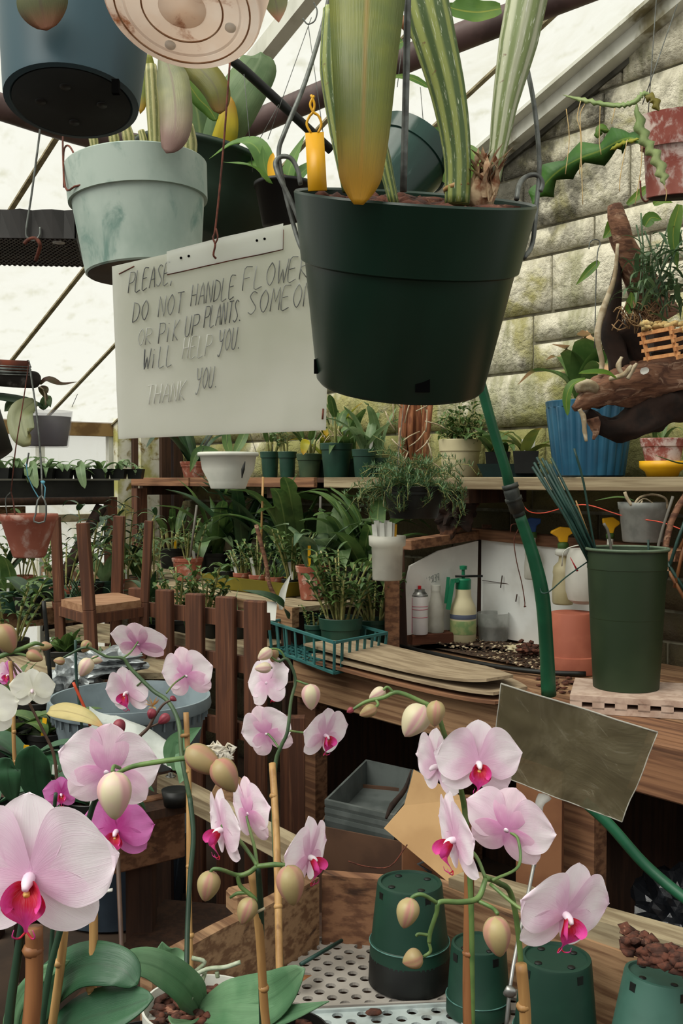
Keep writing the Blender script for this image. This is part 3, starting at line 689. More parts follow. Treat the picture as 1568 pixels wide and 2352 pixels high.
for i in range(4):
    a=.6+i*PI/2; mb=MB(); mb.lathe([(0,-.0012),(.0042,-.0012),(.0042,.001)],16,X=Matrix.Translation((math.cos(a)*.037,math.sin(a)*.037,0))); build('drain_hole',mb,M('daylit_hole_white',(248,248,244),rough=.4,trans=.6),t,world=False)
mb=MB(); mb.leaf(PL([(622,-40,.9),(634,10,.9),(640,52,.9)]),.011,'lance',hint=V((0,-1,0)),fold=.3,n=5); build('leaf',mb,LO,t)
# --- grey-green pot
bot=P(330,628,1.36); top=P(312,382,1.365); loc,eu=aim(None,top,bot); h=(top-bot).length
gg=thing('grey_hanging_pot','weathered pale grey-green pot hanging left of the written sign','hanging plant',loc,eu)
mb=MB(); mb.lathe([(0,.004),(.069,.004),(.0725,0),(.075,.002),(.086,h*.66),(.0905,h*.66),(.093,h*.99),(.0918,h),(.089,h-.002),(.084,h-.03),(0,h-.03)],64); build('pot',mb,GREYG,gg,world=False,smooth='auto')
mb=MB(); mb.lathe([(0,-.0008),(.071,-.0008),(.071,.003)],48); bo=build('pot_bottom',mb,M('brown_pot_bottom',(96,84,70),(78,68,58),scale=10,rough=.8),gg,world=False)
mb=MB(); mb.lathe([(0,-.002),(.005,-.002),(.005,0)],12,X=Matrix.Translation((-.035,-.01,0))); build('drain_hole',mb,BLK,bo,world=False)
Yq=1.36
hook([(150,295,Yq-.01),(144,325,Yq-.02),(150,430,Yq-.045),(172,428,Yq-.06),(193,416,Yq-.065),(175,365,Yq-.05),(158,335,Yq-.02),(146,350,Yq-.02),(147,430,Yq-.04)],.0013,gg,4,RUST,'wire_clip')
PCN=stripemat('pale_cane',(112,116,58),(178,172,116),(206,196,164),7)
SEE=[(352,150,345,Yq,.009),(215,300,345,Yq+.02,.006),(262,290,345,Yq+.03,.007),(295,290,340,Yq+.05,.008),(437,288,372,Yq,.009),(395,250,340,Yq+.06,.006),(330,300,345,Yq,.005)]
for px,y0,y1,Y,r in SEE:
    ridged('cane',[(px+ (4 if px<400 else 0),y1+10,Y),(px,(y0+y1)/2,Y),(px-6,y0,Y)],[r*.8,r,r*.85],stripemat('pale_cane',(120,124,64),(190,182,130),(206,196,164),7) if 'PCN' not in globals() else PCN,gg,7)
for L,w_,mt in (([(378,120,Yq-.05),(398,200,Yq-.08),(402,290,Yq-.1),(382,352,Yq-.1)],.0205,leafmat('leaf_grey_purple',(150,150,104),(120,124,88),tip=(156,124,116),rib=(120,96,84),trans=.2,tipr=(.3,.9))),
    ([(420,128,Yq-.02),(462,160,Yq-.04),(496,205,Yq-.05),(505,262,Yq-.05)],.0185,leafmat('leaf_brown_green',(140,130,40),(112,112,40),tip=(140,104,40),rib=(96,90,50),trans=.3)),
    ([(425,180,Yq+.05),(455,225,Yq+.05),(480,250,Yq+.05),(497,278,Yq+.05)],.010,LG),([(342,125,Yq+.02),(338,180,Yq+.02),(322,262,Yq+.02)],.008,LY)):
    mb=MB(); mb.leaf(PL(L),w_,'strap',hint=V((0,-1,0)),fold=-.3,n=7); build('leaf',mb,mt,gg,solid=.001)
# --- dark green bowl behind the grey pot
t=thing('hanging_bowl','wide dark green bowl hanging behind the grey-green pot','hanging plant',P(452,560,1.86),(-.1,.24,0))
mb=MB(); mb.lathe([(0,0),(.083,0),(.098,.004),(.129,.069),(.145,.13),(.153,.131),(.153,.139),(.144,.139),(.122,.07),(0,.063)],56); build('bowl',mb,M('dark_green_plastic',(22,40,28),(28,48,34),scale=9,rough=.5),t,world=False)
mb=MB()
for i in range(14):
    a=rg.random()*6.28; mb.leaf(arc((rg.uniform(-.07,.09),rg.uniform(-.05,.05),.1),a,rg.uniform(.5,1.3),.13,.5),.013,'lance',fold=.3,n=3)
build('foliage',mb,LG,t,world=False)
# big pale leaves and yellow leaf behind
t=thing('hanging_broad_leaf_plant','hanging plant with one broad blue-green leaf and a yellow dying leaf','hanging plant',P(545,400,2.15))
for L,w_,pf,mt in (([(545,395,2.15),(500,345,2.15),(530,250,2.1),(590,150,2.08),(600,120,2.08)],.05,lambda q:max(.03,math.sin(PI*min(1,max(0,q*1.15-.12)))**.6 if q>.15 else .06),LP),
    ([(508,395,2.1),(506,350,2.1),(520,290,2.08),(530,222,2.08)],.026,'oval',LYY),([(470,400,2.2),(462,340,2.2),(455,270,2.2),(442,215,2.2)],.032,'oval',LM)):
    mb=MB(); mb.leaf(PL(L),w_,pf,hint=V((0,-1,.2)),fold=-.25,n=6,wave=.04); build('leaf',mb,mt,t,solid=.001)
# leaf cluster above the bowl, with its small black pot
t=thing('hanging_young_orchid','young orchid with spreading green leaves in a small black pot','hanging plant',P(650,520,1.66))
mb=MB(); mb.lathe([(0,0),(.033,0),(.045,.062),(.047,.062),(.047,.068),(.042,.068),(.04,.055),(0,.055)],32); build('pot',mb,BLK,t,world=False)
mb=MB()
for i in range(30): 
    a=rg.random()*6.28; q=rg.random()**.5*.04; mb.blob((q*math.cos(a),q*math.sin(a),.064+.006*rg.random()),(.008,.006,.005),i,.5,1)
build('bark_mix',mb,BARK,t,world=False)
mb=MB()
for L,w_ in (([(640,470,1.66),(590,390,1.6),(512,372,1.55)],.012),([(630,440,1.68),(590,340,1.68),(540,330,1.7),(480,365,1.72)],.02),([(640,455,1.66),(610,390,1.66),(602,335,1.66)],.011),([(650,455,1.66),(668,380,1.66),(700,310,1.66)],.012),([(655,450,1.66),(690,400,1.66),(740,360,1.68)],.016),([(650,450,1.66),(630,400,1.7),(560,375,1.75),(520,400,1.75)],.013),([(660,450,1.66),(700,420,1.66),(745,430,1.68)],.015)):
    mb.leaf(PL(L),w_,'lance',hint=V((0,-.6,.8)),fold=.25,n=6)
build('foliage',mb,leafmat('leaf_fresh',(110,150,70),(84,126,58),rib=(150,176,90),trans=.35),t)
mb=MB(); mb.leaf(PL([(632,450,1.64),(622,390,1.64),(627,350,1.64)]),.006,'strap',hint=V((0,-1,0))); build('orange_leaf',mb,YEL,t)
for k,(x0,y0,x1,y1,Y) in enumerate(((715,40,615,320,1.66),(708,60,745,330,1.66),(560,170,580,395,1.7),(640,240,596,320,1.7))):
    mb=MB(); mb.tube([P(x0,y0,Y),P(x1,y1,Y)],.0006,4); build('hanging_wire',mb,WIRE,t)
hook([(720,5,1.66),(728,25,1.66),(722,48,1.66),(706,55,1.66),(695,42,1.66)],.0012,t)
# --- glossy green pot tilted behind the large pot
bot=P(905,470,1.66); top=P(948,352,1.56); loc,eu=aim(None,top,bot)
t=thing('tilted_green_pot','glossy green pot hanging tilted behind the large green pot','hanging plant',P(870,455,1.72),(V((.55,.30,.8))).to_track_quat('Z','Y').to_euler())
mb=MB(); mb.lathe([(0,0),(.055,0),(.071,.09),(.0745,.09),(.078,.118),(.075,.118),(.07,.1),(0,.1)],64); build('pot',mb,M('glossy_green_plastic',(26,54,46),(34,64,56),(150,176,170),scale=22,rough=.2,st=(1,1,.05),thr3=(.62,.7),sc3=16),t,world=False,smooth='auto')
mb=MB()
for L,w_ in (([(1020,420,1.7),(1045,370,1.7),(1010,312,1.7),(985,318,1.7)],.016),([(1090,440,1.7),(1098,380,1.7),(1075,330,1.72)],.013),([(1030,430,1.72),(1080,420,1.72),(1100,370,1.72)],.014)): mb.leaf(PL(L),w_,'oval',hint=V((0,-1,.2)),fold=.25,n=5)
build('foliage',mb,LG,t)
# bits of plants between the canes overhead
t=thing('overhead_trailing_plant','bright green wavy leaves hanging near the iron pipe','hanging plant',P(1100,-40,1.9))
for L,w_ in (([(1150,20,1.9),(1095,28,1.9),(1042,20,1.9),(1025,8,1.9)],.022),([(985,200,1.7),(940,178,1.7),(880,176,1.7)],.006),([(925,95,1.8),(908,105,1.8),(898,128,1.8)],.012)):
    mb=MB(); mb.leaf(PL(L),w_,'lance',hint=V((0,-1,.2)),fold=.2,n=6,wave=.06); build('leaf',mb,LG,t)
k=0
for x0,y0,x1,y1,Y in ((895,60,895,180,2),(880,250,900,90,2.1),(960,100,1000,240,1.9),(965,200,975,320,1.9),(925,90,912,200,1.9)):
    mb=MB(); mb.tube([P(x0,y0,Y),P(x1,y1,Y)],.0007,4); build('hanging_wire',mb,WIRE,t)
# --- black hanging tray upper left
t=thing('hanging_tray','black plastic tray with a grid bottom hanging by a wire at the left','tray',P(40,560,1.62))
bl=M('black_tray_plastic',(40,36,34),(28,26,24),scale=10,rough=.6)
A,B,C,D=P(-120,545,1.52),P(172,549,1.5),P(190,612,1.72),P(-120,606,1.74)
mb=MB(); nx=26;ny=9
for i in range(nx+ny):
    u0=max(0,(i-ny)/nx); v0=0 if i>=ny else (ny-i)/ny; L=min(1-u0,1-v0*ny/ny if 1 else 1)
for i in range(-ny,nx+1):
    for sgn in (0,1):
        pts=[]
        for k in range(ny+1):
            uu=(i+k)/nx if sgn==0 else (i+ny-k)/nx
            if 0<=uu<=1: pts.append((uu,k/ny))
        if len(pts)>1:
            f=lambda q:(A.lerp(B,q[0])).lerp(D.lerp(C,q[0]),q[1])
            mb.bar(f(pts[0]),f(pts[-1]),.0022,.003)
mb.add([A,B,C,D]+[v+UZ*.0022 for v in (A,B,C,D)],[(0,1,2,3),(7,6,5,4)]); build('grid_bottom',mb,M('grid_tray_bottom',(66,60,58),(50,46,44),scale=10,rough=.6),t,smooth=False)
for a,b,nm in ((A,B,'side'),(B,C,'side'),(D,C,'side')):
    mb=MB(); n=12; vs=[]
    nn=(b-a).cross(UZ).normalized()
    for i in range(n+1):
        q=a.lerp(b,i/n); hgt=.040+.002*abs(math.sin(i*1.5)); of=nn*(.004*math.sin(i*2.1)); vs+=[q,q+UZ*hgt+of,q+UZ*hgt+of+nn*.002,q+nn*.002]
    mb.add(vs,[(i*4+k,i*4+4+k,i*4+4+(k+1)%4,i*4+(k+1)%4) for i in range(n) for k in range(4)]); build('side_wall',mb,bl,t,smooth=False)
mb=MB(); mb.lathe([(0,-.001),(.009,-.001),(.009,.001)],20,X=Matrix.Translation(P(135,557,1.52))); build('drain_hole',mb,M('daylit_hole_white',(248,248,244)),t)
hook([(95,270,1.5),(88,330,1.5),(72,450,1.5),(60,530,1.5),(66,548,1.5),(80,552,1.5),(91,540,1.5),(92,522,1.5)],.0016,t)
hook([(55,560,1.5),(66,550,1.5),(82,548,1.5),(92,562,1.5),(88,580,1.51),(82,598,1.52)],.0028,t,4,RUST)
# --- written sign under clear film
SY=1.2
a,b,c,d=P(257,612,SY-.01),P(762,492,SY+.02),P(748,988,SY+.01),P(272,1008,SY-.01)
sg=thing('hanging_sign','white hand-lettered card sign in a clear plastic cover, hung by a rusty wire','sign',P(500,1005,SY))
def SP(u,v,o=0):
    q=a.lerp(b,u).lerp(d.lerp(c,u),v); return q+V((0,-1,0))*o
mb=MB(); nx,ny=30,26; vs=[]
for i in range(nx+1):
    for k in range(ny+1):
        u,v=i/nx,k/ny; w_=.0035*mn.noise(V((u*3,v*3,4)))+.0012*mn.noise(V((u*11,v*5,2)))
        vs.append(SP(u,v,w_))
F0=[(i*(ny+1)+k,i*(ny+1)+k+1,(i+1)*(ny+1)+k+1,(i+1)*(ny+1)+k) for i in range(nx) for k in range(ny)]
m0=len(vs); mb.add(vs+[q+V((0,.003,0)) for q in vs],F0+[tuple(m0+j for j in f[::-1]) for f in F0])
SIGN=M('sign_card',(246,247,240),(238,240,230),(226,226,200),scale=5,rough=.5,thr3=(.6,.75),trans=.75)
build('sign_card',mb,SIGN,sg)
def SQ(u,v): 
    w_=.0035*mn.noise(V((u*3,v*3,4)))+.0012*mn.noise(V((u*11,v*5,2))); return SP(u,v,w_+.0012)
mb=MB(); vs=[SQ(.245+.53*i/12,(-.01,.115)[k]) -V((0,.001,0)) for i in range(13) for k in (0,1)]
mb.add(vs+[q+V((0,.0012,0)) for q in vs],[(i*2,i*2+1,i*2+3,i*2+2) for i in range(12)]); build('hanging_tab',mb,M('sign_tab',(244,246,242),(236,238,232),scale=8,rough=.4,trans=.6),sg,label='white plastic hanging strip')
mb=MB(); mb.tube([SQ(.245+.53*i/10,.117) for i in range(11)]+[SQ(.775,.02)],.0007,5); mb.tube([SQ(.03,.055),SQ(.1,.03)],.0008,4); mb.tube([SQ(.985,.9),SQ(.982,.95)],.0012,4); build('rust_mark',mb,RUST,sg)
for u in (.31,.345,.655,.69):
    mb=MB(); q=SQ(u,.045); mb.lathe([(0,0),(.0016,0)],10,X=Matrix.Translation(q-V((0,.0014,0)))@Matrix.Rotation(PI/2,4,'X')); build('punched_hole',mb,DINK,sg)
# strokes of the lettering: unit cells, x 0..1, y 0 (top)..1
G={'P':[[(0,0),(0,1)],[(0,.02),(.6,.05),(.7,.3),(.5,.5),(0,.55)]],'L':[[(0,0),(0,1),(.6,.97)]],'E':[[(.6,0),(0,.03),(0,1),(.6,.95)],[(0,.48),(.45,.46)]],'A':[[(0,1),(.35,0),(.7,1)],[(.1,.62),(.6,.6)]],
'S':[[(.6,.1),(.3,0),(.05,.2),(.35,.5),(.6,.75),(.3,1),(0,.9)]],'D':[[(0,0),(0,1)],[(0,0),(.5,.15),(.65,.5),(.45,.88),(0,1)]],'O':[[(.35,0),(.05,.3),(.05,.7),(.35,1),(.62,.7),(.62,.3),(.35,0)]],'N':[[(0,1),(0,0),(.6,1),(.6,0)]],
'T':[[(0,0),(.7,0)],[(.35,0),(.35,1)]],'H':[[(0,0),(0,1)],[(.6,0),(.6,1)],[(0,.5),(.6,.5)]],'F':[[(.6,0),(0,.03),(0,1)],[(0,.48),(.45,.46)]],'W':[[(0,0),(.15,1),(.38,.4),(.55,1),(.75,0)]],'R':[[(0,0),(0,1)],[(0,.02),(.55,.1),(.55,.4),(0,.52),(.62,1)]],
'i':[[(.2,.3),(.2,1)],[(.2,.08),(.22,.12)]],'K':[[(0,0),(0,1)],[(.6,0),(0,.55),(.6,1)]],'U':[[(0,0),(.03,.8),(.3,1),(.55,.8),(.6,0)]],'M':[[(0,1),(.08,0),(.35,.6),(.62,0),(.7,1)]],'Y':[[(0,0),(.1,.45),(.35,.55),(.6,.4)],[(.6,0),(.5,.8),(.25,1.25),(.05,1.15)]],
'l':[[(.15,0),(.15,1)]],'.':[[(.1,.93),(.14,.99)]],',':[[(.15,.9),(.08,1.12)]],"'":[[(.1,0),(.08,.15)]]}
def write(txt,u0,v0,u1,v1,hgt,mb,r=.0009):
    n=len(txt)
    for i,ch in enumerate(txt):
        if ch==' ': continue
        cw=(u1-u0)/n; x=u0+cw*i; y=v0+(v1-v0)*i/n
        for st in G[ch]:
            pts=[SQ(x+p[0]*cw*1.1+ (1-p[1])*.012,y+p[1]*hgt+.0) -V((0,.0002,0)) for p in st]
            mb.tube(pts,r,5,sm=3 if len(pts)>2 else 0,flat=.6)
def words(L,mat,nm,lab,r=.0009):
    for a_ in L:
        mb=MB(); write(*a_,mb,r); build(nm,mb,mat,sg,label=lab)
INK=M('grey_marker_ink',(92,94,94),(150,152,148),scale=30,rough=.8)
words((('PLEASE,',.07,.06,.29,.05,.115),('DO NOT',.085,.235,.32,.225,.11),('HANDLE',.35,.20,.56,.195,.11),('FLOWERS',.59,.17,.96,.165,.11),('PiK',.20,.375,.30,.37,.11),('UP',.32,.36,.39,.355,.11),('PLANTS.',.41,.325,.60,.32,.11),('SOMEONE',.615,.295,.98,.30,.11),('WiLL',.125,.505,.27,.50,.11),('YOU.',.475,.46,.60,.46,.11),('YOU.',.37,.645,.49,.645,.11)),INK,'written_word','grey handwritten word',.00095)
words((('OR',.105,.39,.175,.39,.09),('HELP',.31,.475,.45,.475,.11),('THANK',.135,.71,.33,.70,.105)),M('faded_ink',(176,178,172),(206,206,198),scale=40,rough=.8),'written_word','faded handwritten word',.0008)
hook([(528,140,SY),(512,350,SY),(495,520,SY-.006),(489,545,SY-.008),(494,562,SY-.012),(490,585,SY-.012),(496,594,SY-.01)],.0012,sg,4,RUST)
hook([(496,525,SY-.01),(500,545,SY-.012),(494,560,SY-.012)],.001,sg,3,RUST)
# --- left edge: mounts, clear pot, terracotta pot
t=thing('mounted_orchid','orchid mounted on a dark round branch with a wired terracotta piece','hanging plant',P(40,860,1.7))
mb=MB(); mb.tube(PL([(-60,858,1.7),(30,868,1.7),(80,872,1.7),(91,873,1.7)]),[.017,.016,.014,.008],14,sm=3); build('branch',mb,M('grey_black_branch',(58,52,48),(40,36,32),(140,136,130),scale=20,rough=.9,bmp=.4),t)
mb=MB(); mb.tube(PL([(-60,836,1.68),(64,842,1.68)]),.0095,12); build('terracotta_piece',mb,M('lichened_terracotta',(120,60,40),(90,50,38),(200,198,190),scale=30,rough=.9,bmp=.4),t)
mb=MB()
for k in range(6): mb.tube([P(-40,838+k*4,1.665),P(72,843+k*3.2+(k%2)*3,1.665)],.0011,5)
mb.tube(PL([(60,830,1.68),(66,828,1.68),(70,842,1.66)]),.0008,5,sm=3); build('binding_wire',mb,WIRE,t)
mb=MB()
for L,w_ in (([(93,884,1.7),(110,874,1.7),(140,884,1.7),(178,877,1.72)],.009),([(92,888,1.7),(104,895,1.69),(110,903,1.69)],.006),([(90,888,1.7),(100,905,1.7),(110,918,1.7)],.006)): mb.leaf(PL(L),w_,'lance',hint=V((0,-.5,.8)),fold=.4,n=5)
build('foliage',mb,LR,t)
mb=MB(); mb.tube(PL([(92,888,1.69),(102,900,1.69),(105,930,1.7)]),.0012,6,sm=3); build('root',mb,ROOT,t)
for L,r_,mt in (([(66,835,1.66),(58,910,1.64),(40,1000,1.62),(22,1130,1.6)],.0012,RUST),([(68,840,1.66),(82,930,1.64),(92,1040,1.62),(98,1140,1.6)],.0017,WIRE)): pass
pt=thing('terracotta_hanging_pot','small terracotta pot with a chipped grey rim, hanging on wires at the left','hanging plant',P(67,1280,1.6))
mb=MB(); r_=65/2350*1.6; rb_=37/2350*1.6; h=.068
mb.lathe([(0,0),(rb_*.9,0),(rb_,.003),(r_*.94,h-.012),(r_*.99,h-.010),(r_*1.02,h-.004),(r_,h),(r_*.94,h-.001),(r_*.9,h-.012),(0,h-.016)],48); build('pot',mb,TERRA,pt,world=False)
for L,r_,mt in (([(66,838,1.66),(52,930,1.63),(36,1030,1.6),(25,1132,1.58)],.0010,RUST),([(68,842,1.66),(84,950,1.62),(94,1060,1.6),(97,1140,1.57)],.0015,WIRE),([(25,1130,1.58),(13,1146,1.57),(16,1182,1.56)],.0008,WIRE),([(25,1130,1.58),(30,1150,1.57),(35,1186,1.56)],.0012,RUST),([(97,1138,1.56),(86,1150,1.55),(82,1180,1.55),(78,1198,1.55),(102,1198,1.55),(106,1160,1.55),(97,1140,1.55)],.0014,WIRE)):
    mb=MB(); mb.tube(PL(L),r_,6,sm=4 if len(L)<6 else 2); build('hanging_wire',mb,mt,pt)
mb=MB(); mb.tube(PL([(60,1065,1.6),(64,1095,1.6),(75,1120,1.6),(88,1142,1.58)]),.0009,5); mb.tube(PL([(98,1108,1.57),(104,1120,1.57),(102,1150,1.56)]),.0009,5); mb.blob(P(99,1108,1.57),.0035,3,.4,1); build('blue_twine',mb,M('blue_twine',(96,160,180),rough=.8),pt)
t=plant('strap',P(108,1030,1.75),'orchid in a clear plastic pot of dark bark, hanging at the left','hanging',.0,seed=1) if 0 else thing('clear_hanging_pot','orchid in a clear plastic pot of dark bark, hanging beside the brown eave beam','hanging plant',P(105,1028,1.75))
mb=MB(); mb.lathe([(.0,0),(.036,0),(.038,.003),(.0455,.062),(.044,.062),(.0365,.004)],40); build('pot',mb,M('clear_pot_rim',(196,196,200),(170,168,176),scale=16,rough=.3,alpha=.22),t,world=False)
mb=MB(); mb.lathe([(0,.003),(.035,.003),(.0425,.052),(0,.054)],40); build('potting_mix',mb,M('dark_mix',(50,38,34),(36,30,28),(170,168,160),scale=24,rough=.9,bmp=.3,thr3=(.66,.72),sc3=16),t,world=False)
for L,w_,mt,hn in (([(100,935,1.74),(60,925,1.72),(-20,912,1.7),(-60,915,1.7)],.013,LD,V((0,-.6,.8))),([(80,920,1.7),(50,950,1.68),(58,1000,1.66),(72,1004,1.66)],.022,leafmat('leaf_greyish',(158,162,120),(130,138,96),tip=(150,140,70),rib=(120,126,84)),V((0,-1,0))),([(95,940,1.75),(110,918,1.75),(116,935,1.74)],.009,LM,V((0,-1,0))),([(55,960,1.74),(30,930,1.74),(10,945,1.74)],.012,LM,V((0,-1,0))),([(70,990,1.72),(50,1010,1.72),(42,1022,1.72)],.006,LD,V((0,-1,0)))):
    mb=MB(); mb.leaf(PL(L),w_,'oval' if w_>.02 else 'lance',hint=hn,fold=.3,n=6); build('leaf',mb,mt,t,solid=.0008)
mb=MB(); mb.tube(PL([(66,1040,1.75),(60,1075,1.75)]),.0015,6); mb.tube([P(165,935,1.72),P(178,905,1.72)],.0005,4); build('hanging_wire',mb,WIRE,t)
t=thing('dark_hanging_pot','black tilted pot cut off by the left edge, below the mounted orchid','hanging plant',P(-30,1060,1.55),(0,-.5,0))
mb=MB(); mb.lathe([(0,0),(.042,0),(.06,.09),(.056,.09),(0,.08)],36); build('pot',mb,BLK,t,world=False)
# --- white bowl
t=thing('white_hanging_bowl','round white plastic bowl hanging below the sign','hanging plant',P(524,1123,2.6))
mb=MB(); mb.lathe([(0,0),(.043,0),(.045,.003),(.05,.018),(.0505,.02),(.066,.05),(.071,.082),(.0765,.083),(.078,.088),(.0765,.093),(.07,.093),(.066,.07),(0,.066)],56); build('bowl',mb,WHT,t,world=False)
mb=MB(); c=P(558,1078,2.53); mb.tube([c+V((-.003,0,-.022)),c,c+V((.005,0,.02))],[.001,.0045,.001],8,sm=4); build('split',mb,BLK,t)
mb=MB()
for L,w_ in (([(528,1044,2.6),(520,1005,2.6),(524,960,2.6)],.012),([(500,1040,2.6),(455,1040,2.6),(436,1085,2.6)],.014),([(540,1040,2.6),(560,1000,2.62),(575,950,2.62)],.013)): mb.leaf(PL(L),w_,'lance',hint=V((0,-1,.2)),fold=.3,n=5)
build('foliage',mb,LM,t)
for x in (462,590,520):
    mb=MB(); mb.tube([P(x,1044,2.6),P(528,860,2.6)],.0007,4); build('hanging_wire',mb,WIRE,t)
# --- upper right: terracotta pot with ric-rac cactus
bot=P(1562,452,1.72); top=P(1566,262,1.7); loc,eu=aim(None,top,bot)
t=thing('terracotta_cactus_pot','limescale-streaked terracotta pot with trailing zigzag cactus stems, at the right edge','hanging plant',loc,eu)
h=(top-bot).length
mb=MB(); mb.lathe([(0,.004),(.049,.004),(.052,0),(.0545,.001),(.06,h*.60),(.0655,h*.60),(.068,h),(.064,h),(.062,h-.02),(0,h-.02)],56); build('pot',mb,TERRAW,t,world=False,smooth='auto')
mb=MB(); mb.lathe([(0,-.0015),(.05,-.0015),(.05,.003)],40); build('pot_bottom',mb,DARKROOT,t,world=False)
def ric(L,w_,mat,Y0=None,teeth=9,name='cactus_stem'):
    pts=cr(PL(L),8); m=len(pts); mb=MB(); vs=[];uvs=[]
    for i,p in enumerate(pts):
        tg=pts[min(i+1,m-1)]-pts[max(i-1,0)]; sd,u=frame(tg,V((0,-1,0))); x=i/(m-1); e=min(1,x*6,(1-x)*5+.1)
        f=lambda ph:(.35+.65*abs(((x*teeth+ph)%1)*2-1))*e*w_
        vs+=[p-sd*f(0),p+u*.0012,p+sd*f(.5),p-u*.0012]; uvs+=[(x,0),(x,.5),(x,1),(x,.5)]
    mb.add(vs,[(i*4+k,i*4+(k+1)%4,i*4+4+(k+1)%4,i*4+4+k) for i in range(m-1) for k in range(4)],uvs)
    return mb
CG=leafmat('cactus_pale',(176,192,130),(150,174,110),trans=.3); CG2=leafmat('cactus_green',(74,124,44),(58,106,42),rib=(150,170,60),trans=.3)
for L,w_,mt,te in (([(1510,235,1.62),(1480,215,1.6),(1455,235,1.6),(1410,242,1.62),(1340,230,1.64),(1292,218,1.66)],.006,CG,22),([(1460,232,1.6),(1470,290,1.6),(1485,330,1.6),(1505,360,1.6),(1520,400,1.6),(1525,425,1.6)],.013,CG,7),([(1480,222,1.6),(1500,228,1.6),(1512,255,1.6)],.010,leafmat('cactus_brown',(140,130,50),(120,110,44)),3),
    ([(1475,330,1.66),(1440,318,1.7),(1380,345,1.74),(1300,380,1.78),(1245,430,1.8),(1222,470,1.8)],.027,CG2,5),([(1470,318,1.66),(1430,330,1.7),(1400,345,1.72)],.006,leafmat('cactus_yellow',(170,170,50),(150,150,40)),5),([(1400,300,1.75),(1375,298,1.75),(1372,318,1.75)],.01,LG,1.5)):
    mb=ric(L,w_,mt,teeth=te); build('cactus_stem',mb,mt,t)
mb=MB()
for L in ([(1333,232),(1325,270),(1332,300),(1335,380),(1338,470)],[(1345,235),(1332,265),(1335,330),(1330,400)],[(1378,240),(1376,320),(1380,355)],[(1300,250),(1307,320),(1298,400)],[(1412,248),(1404,285)],[(1475,290),(1472,380),(1458,470)],[(1440,320),(1425,400),(1422,440)],[(1522,420),(1530,440),(1528,462)]):
    mb.tube([P(x,y,1.64) for x,y in L],.0007,4,sm=4)
build('hanging_root',mb,M('fine_root',(206,180,130),(186,156,104),scale=60,rough=.8),t)
for x0,y0,x1,y1 in ((1508,-20,1488,262),(1555,10,1475,240)):
    mb=MB(); mb.tube([P(x0,y0,1.72),P(x1,y1,1.7)],.0009,5); build('hanging_wire',mb,WIRE,t)
# --- driftwood mount with air plants and slatted basket
def log(name,L,rs,mat,parent,seed=0,amp=.35,seg=14,flat=1,label=None):
    pts=cr(PL(L),7); m=len(pts); mb=MB(); vs=[];uvs=[]
    for i,p in enumerate(pts):
        x=i/(m-1)*(len(rs)-1); k=min(int(x),len(rs)-2); r=rs[k]*(1-(x-k))+rs[k+1]*(x-k)
        tg=pts[min(i+1,m-1)]-pts[max(i-1,0)]; sd,u=frame(tg,V((0,-1,0)))
        for j in range(seg):
            a=2*PI*j/seg; rr_=r*(1+amp*mn.noise(V((math.cos(a)*2.2,math.sin(a)*2.2,i*.16+seed)))+amp*.5*mn.noise(V((math.cos(a)*6,math.sin(a)*6,i*.3+seed*2)))); vs.append(p+sd*math.cos(a)*rr_+u*math.sin(a)*rr_*flat); uvs.append((i/(m-1),j/seg))
    mb.add(vs,[(i*seg+k,i*seg+(k+1)%seg,(i+1)*seg+(k+1)%seg,(i+1)*seg+k) for i in range(m-1) for k in range(seg)]+[tuple(range(seg))[::-1],tuple((m-1)*seg+k for k in range(seg))],uvs)
    return build(name,mb,mat,parent,label=label)
t=thing('driftwood_mount','hanging driftwood trunk with grey-green air plants growing on it, right side','mounted plant',P(1480,720,2.0))
log('trunk',[(1410,470,1.95),(1422,520,1.95),(1452,610,1.97),(1492,690,2.0),(1520,740,2.0)],[.012,.019,.027,.036,.035],DRIFT,t,2,.3,18)
log('dark_wood',[(1425,570,1.97),(1412,660,1.97),(1405,760,1.98),(1425,850,1.98)],[.004,.012,.02,.018],DARKROOT,t,4,.4)
log('pale_root',[(1418,560,1.93),(1410,640,1.93),(1385,710,1.93),(1372,770,1.93),(1382,830,1.93),(1378,862,1.93)],[.003,.004,.006,.006,.0045,.005],ROOT,t,5,.3,10)
log('dark_wood',[(1440,740,1.98),(1480,800,1.99),(1520,850,2.0)],[.03,.034,.03],DARKROOT,t,6,.45)
mb=MB(); rg=random.Random(21)
for i in range(120):
    b=P(rg.uniform(1450,1570),rg.uniform(560,720),rg.uniform(1.84,1.96)); az=rg.random()*6.28
    mb.leaf(arc(b,az,rg.uniform(-.2,1.2),rg.uniform(.04,.08),.6,3),rg.uniform(.0025,.0055),'lance',fold=.2,n=3)
for i in range(16):
    b=P(rg.uniform(1460,1540),rg.uniform(690,730),1.9); tp=P(b.x*0+rg.uniform(1450,1570),rg.uniform(470,640),rg.uniform(1.86,1.98)); mb.tube([b,b.lerp(tp,.5)+V((0,-.01,0)),tp],.0016,5,sm=3)
build('foliage',mb,leafmat('leaf_air_plant',(96,122,84),(70,100,66),trans=.2),t)
mb=MB()
for L,w_ in (([(1440,470,1.92),(1475,440,1.92),(1490,425,1.92)],.008),([(1408,500,1.95),(1400,530,1.95),(1384,548,1.95)],.011),([(1500,470,1.9),(1520,460,1.9),(1545,466,1.9)],.008),([(1375,600,1.95),(1350,625,1.95),(1322,655,1.95)],.008),([(1560,470,1.88),(1545,540,1.88),(1556,620,1.88)],.012),([(1480,520,1.9),(1495,500,1.9),(1520,505,1.9)],.012),([(1440,720,1.9),(1450,690,1.9),(1448,670,1.9)],.01)): mb.leaf(PL(L),w_,'lance',hint=V((0,-1,.2)),fold=.25,n=5)
build('broad_leaf',mb,LG,t)
mb=MB()
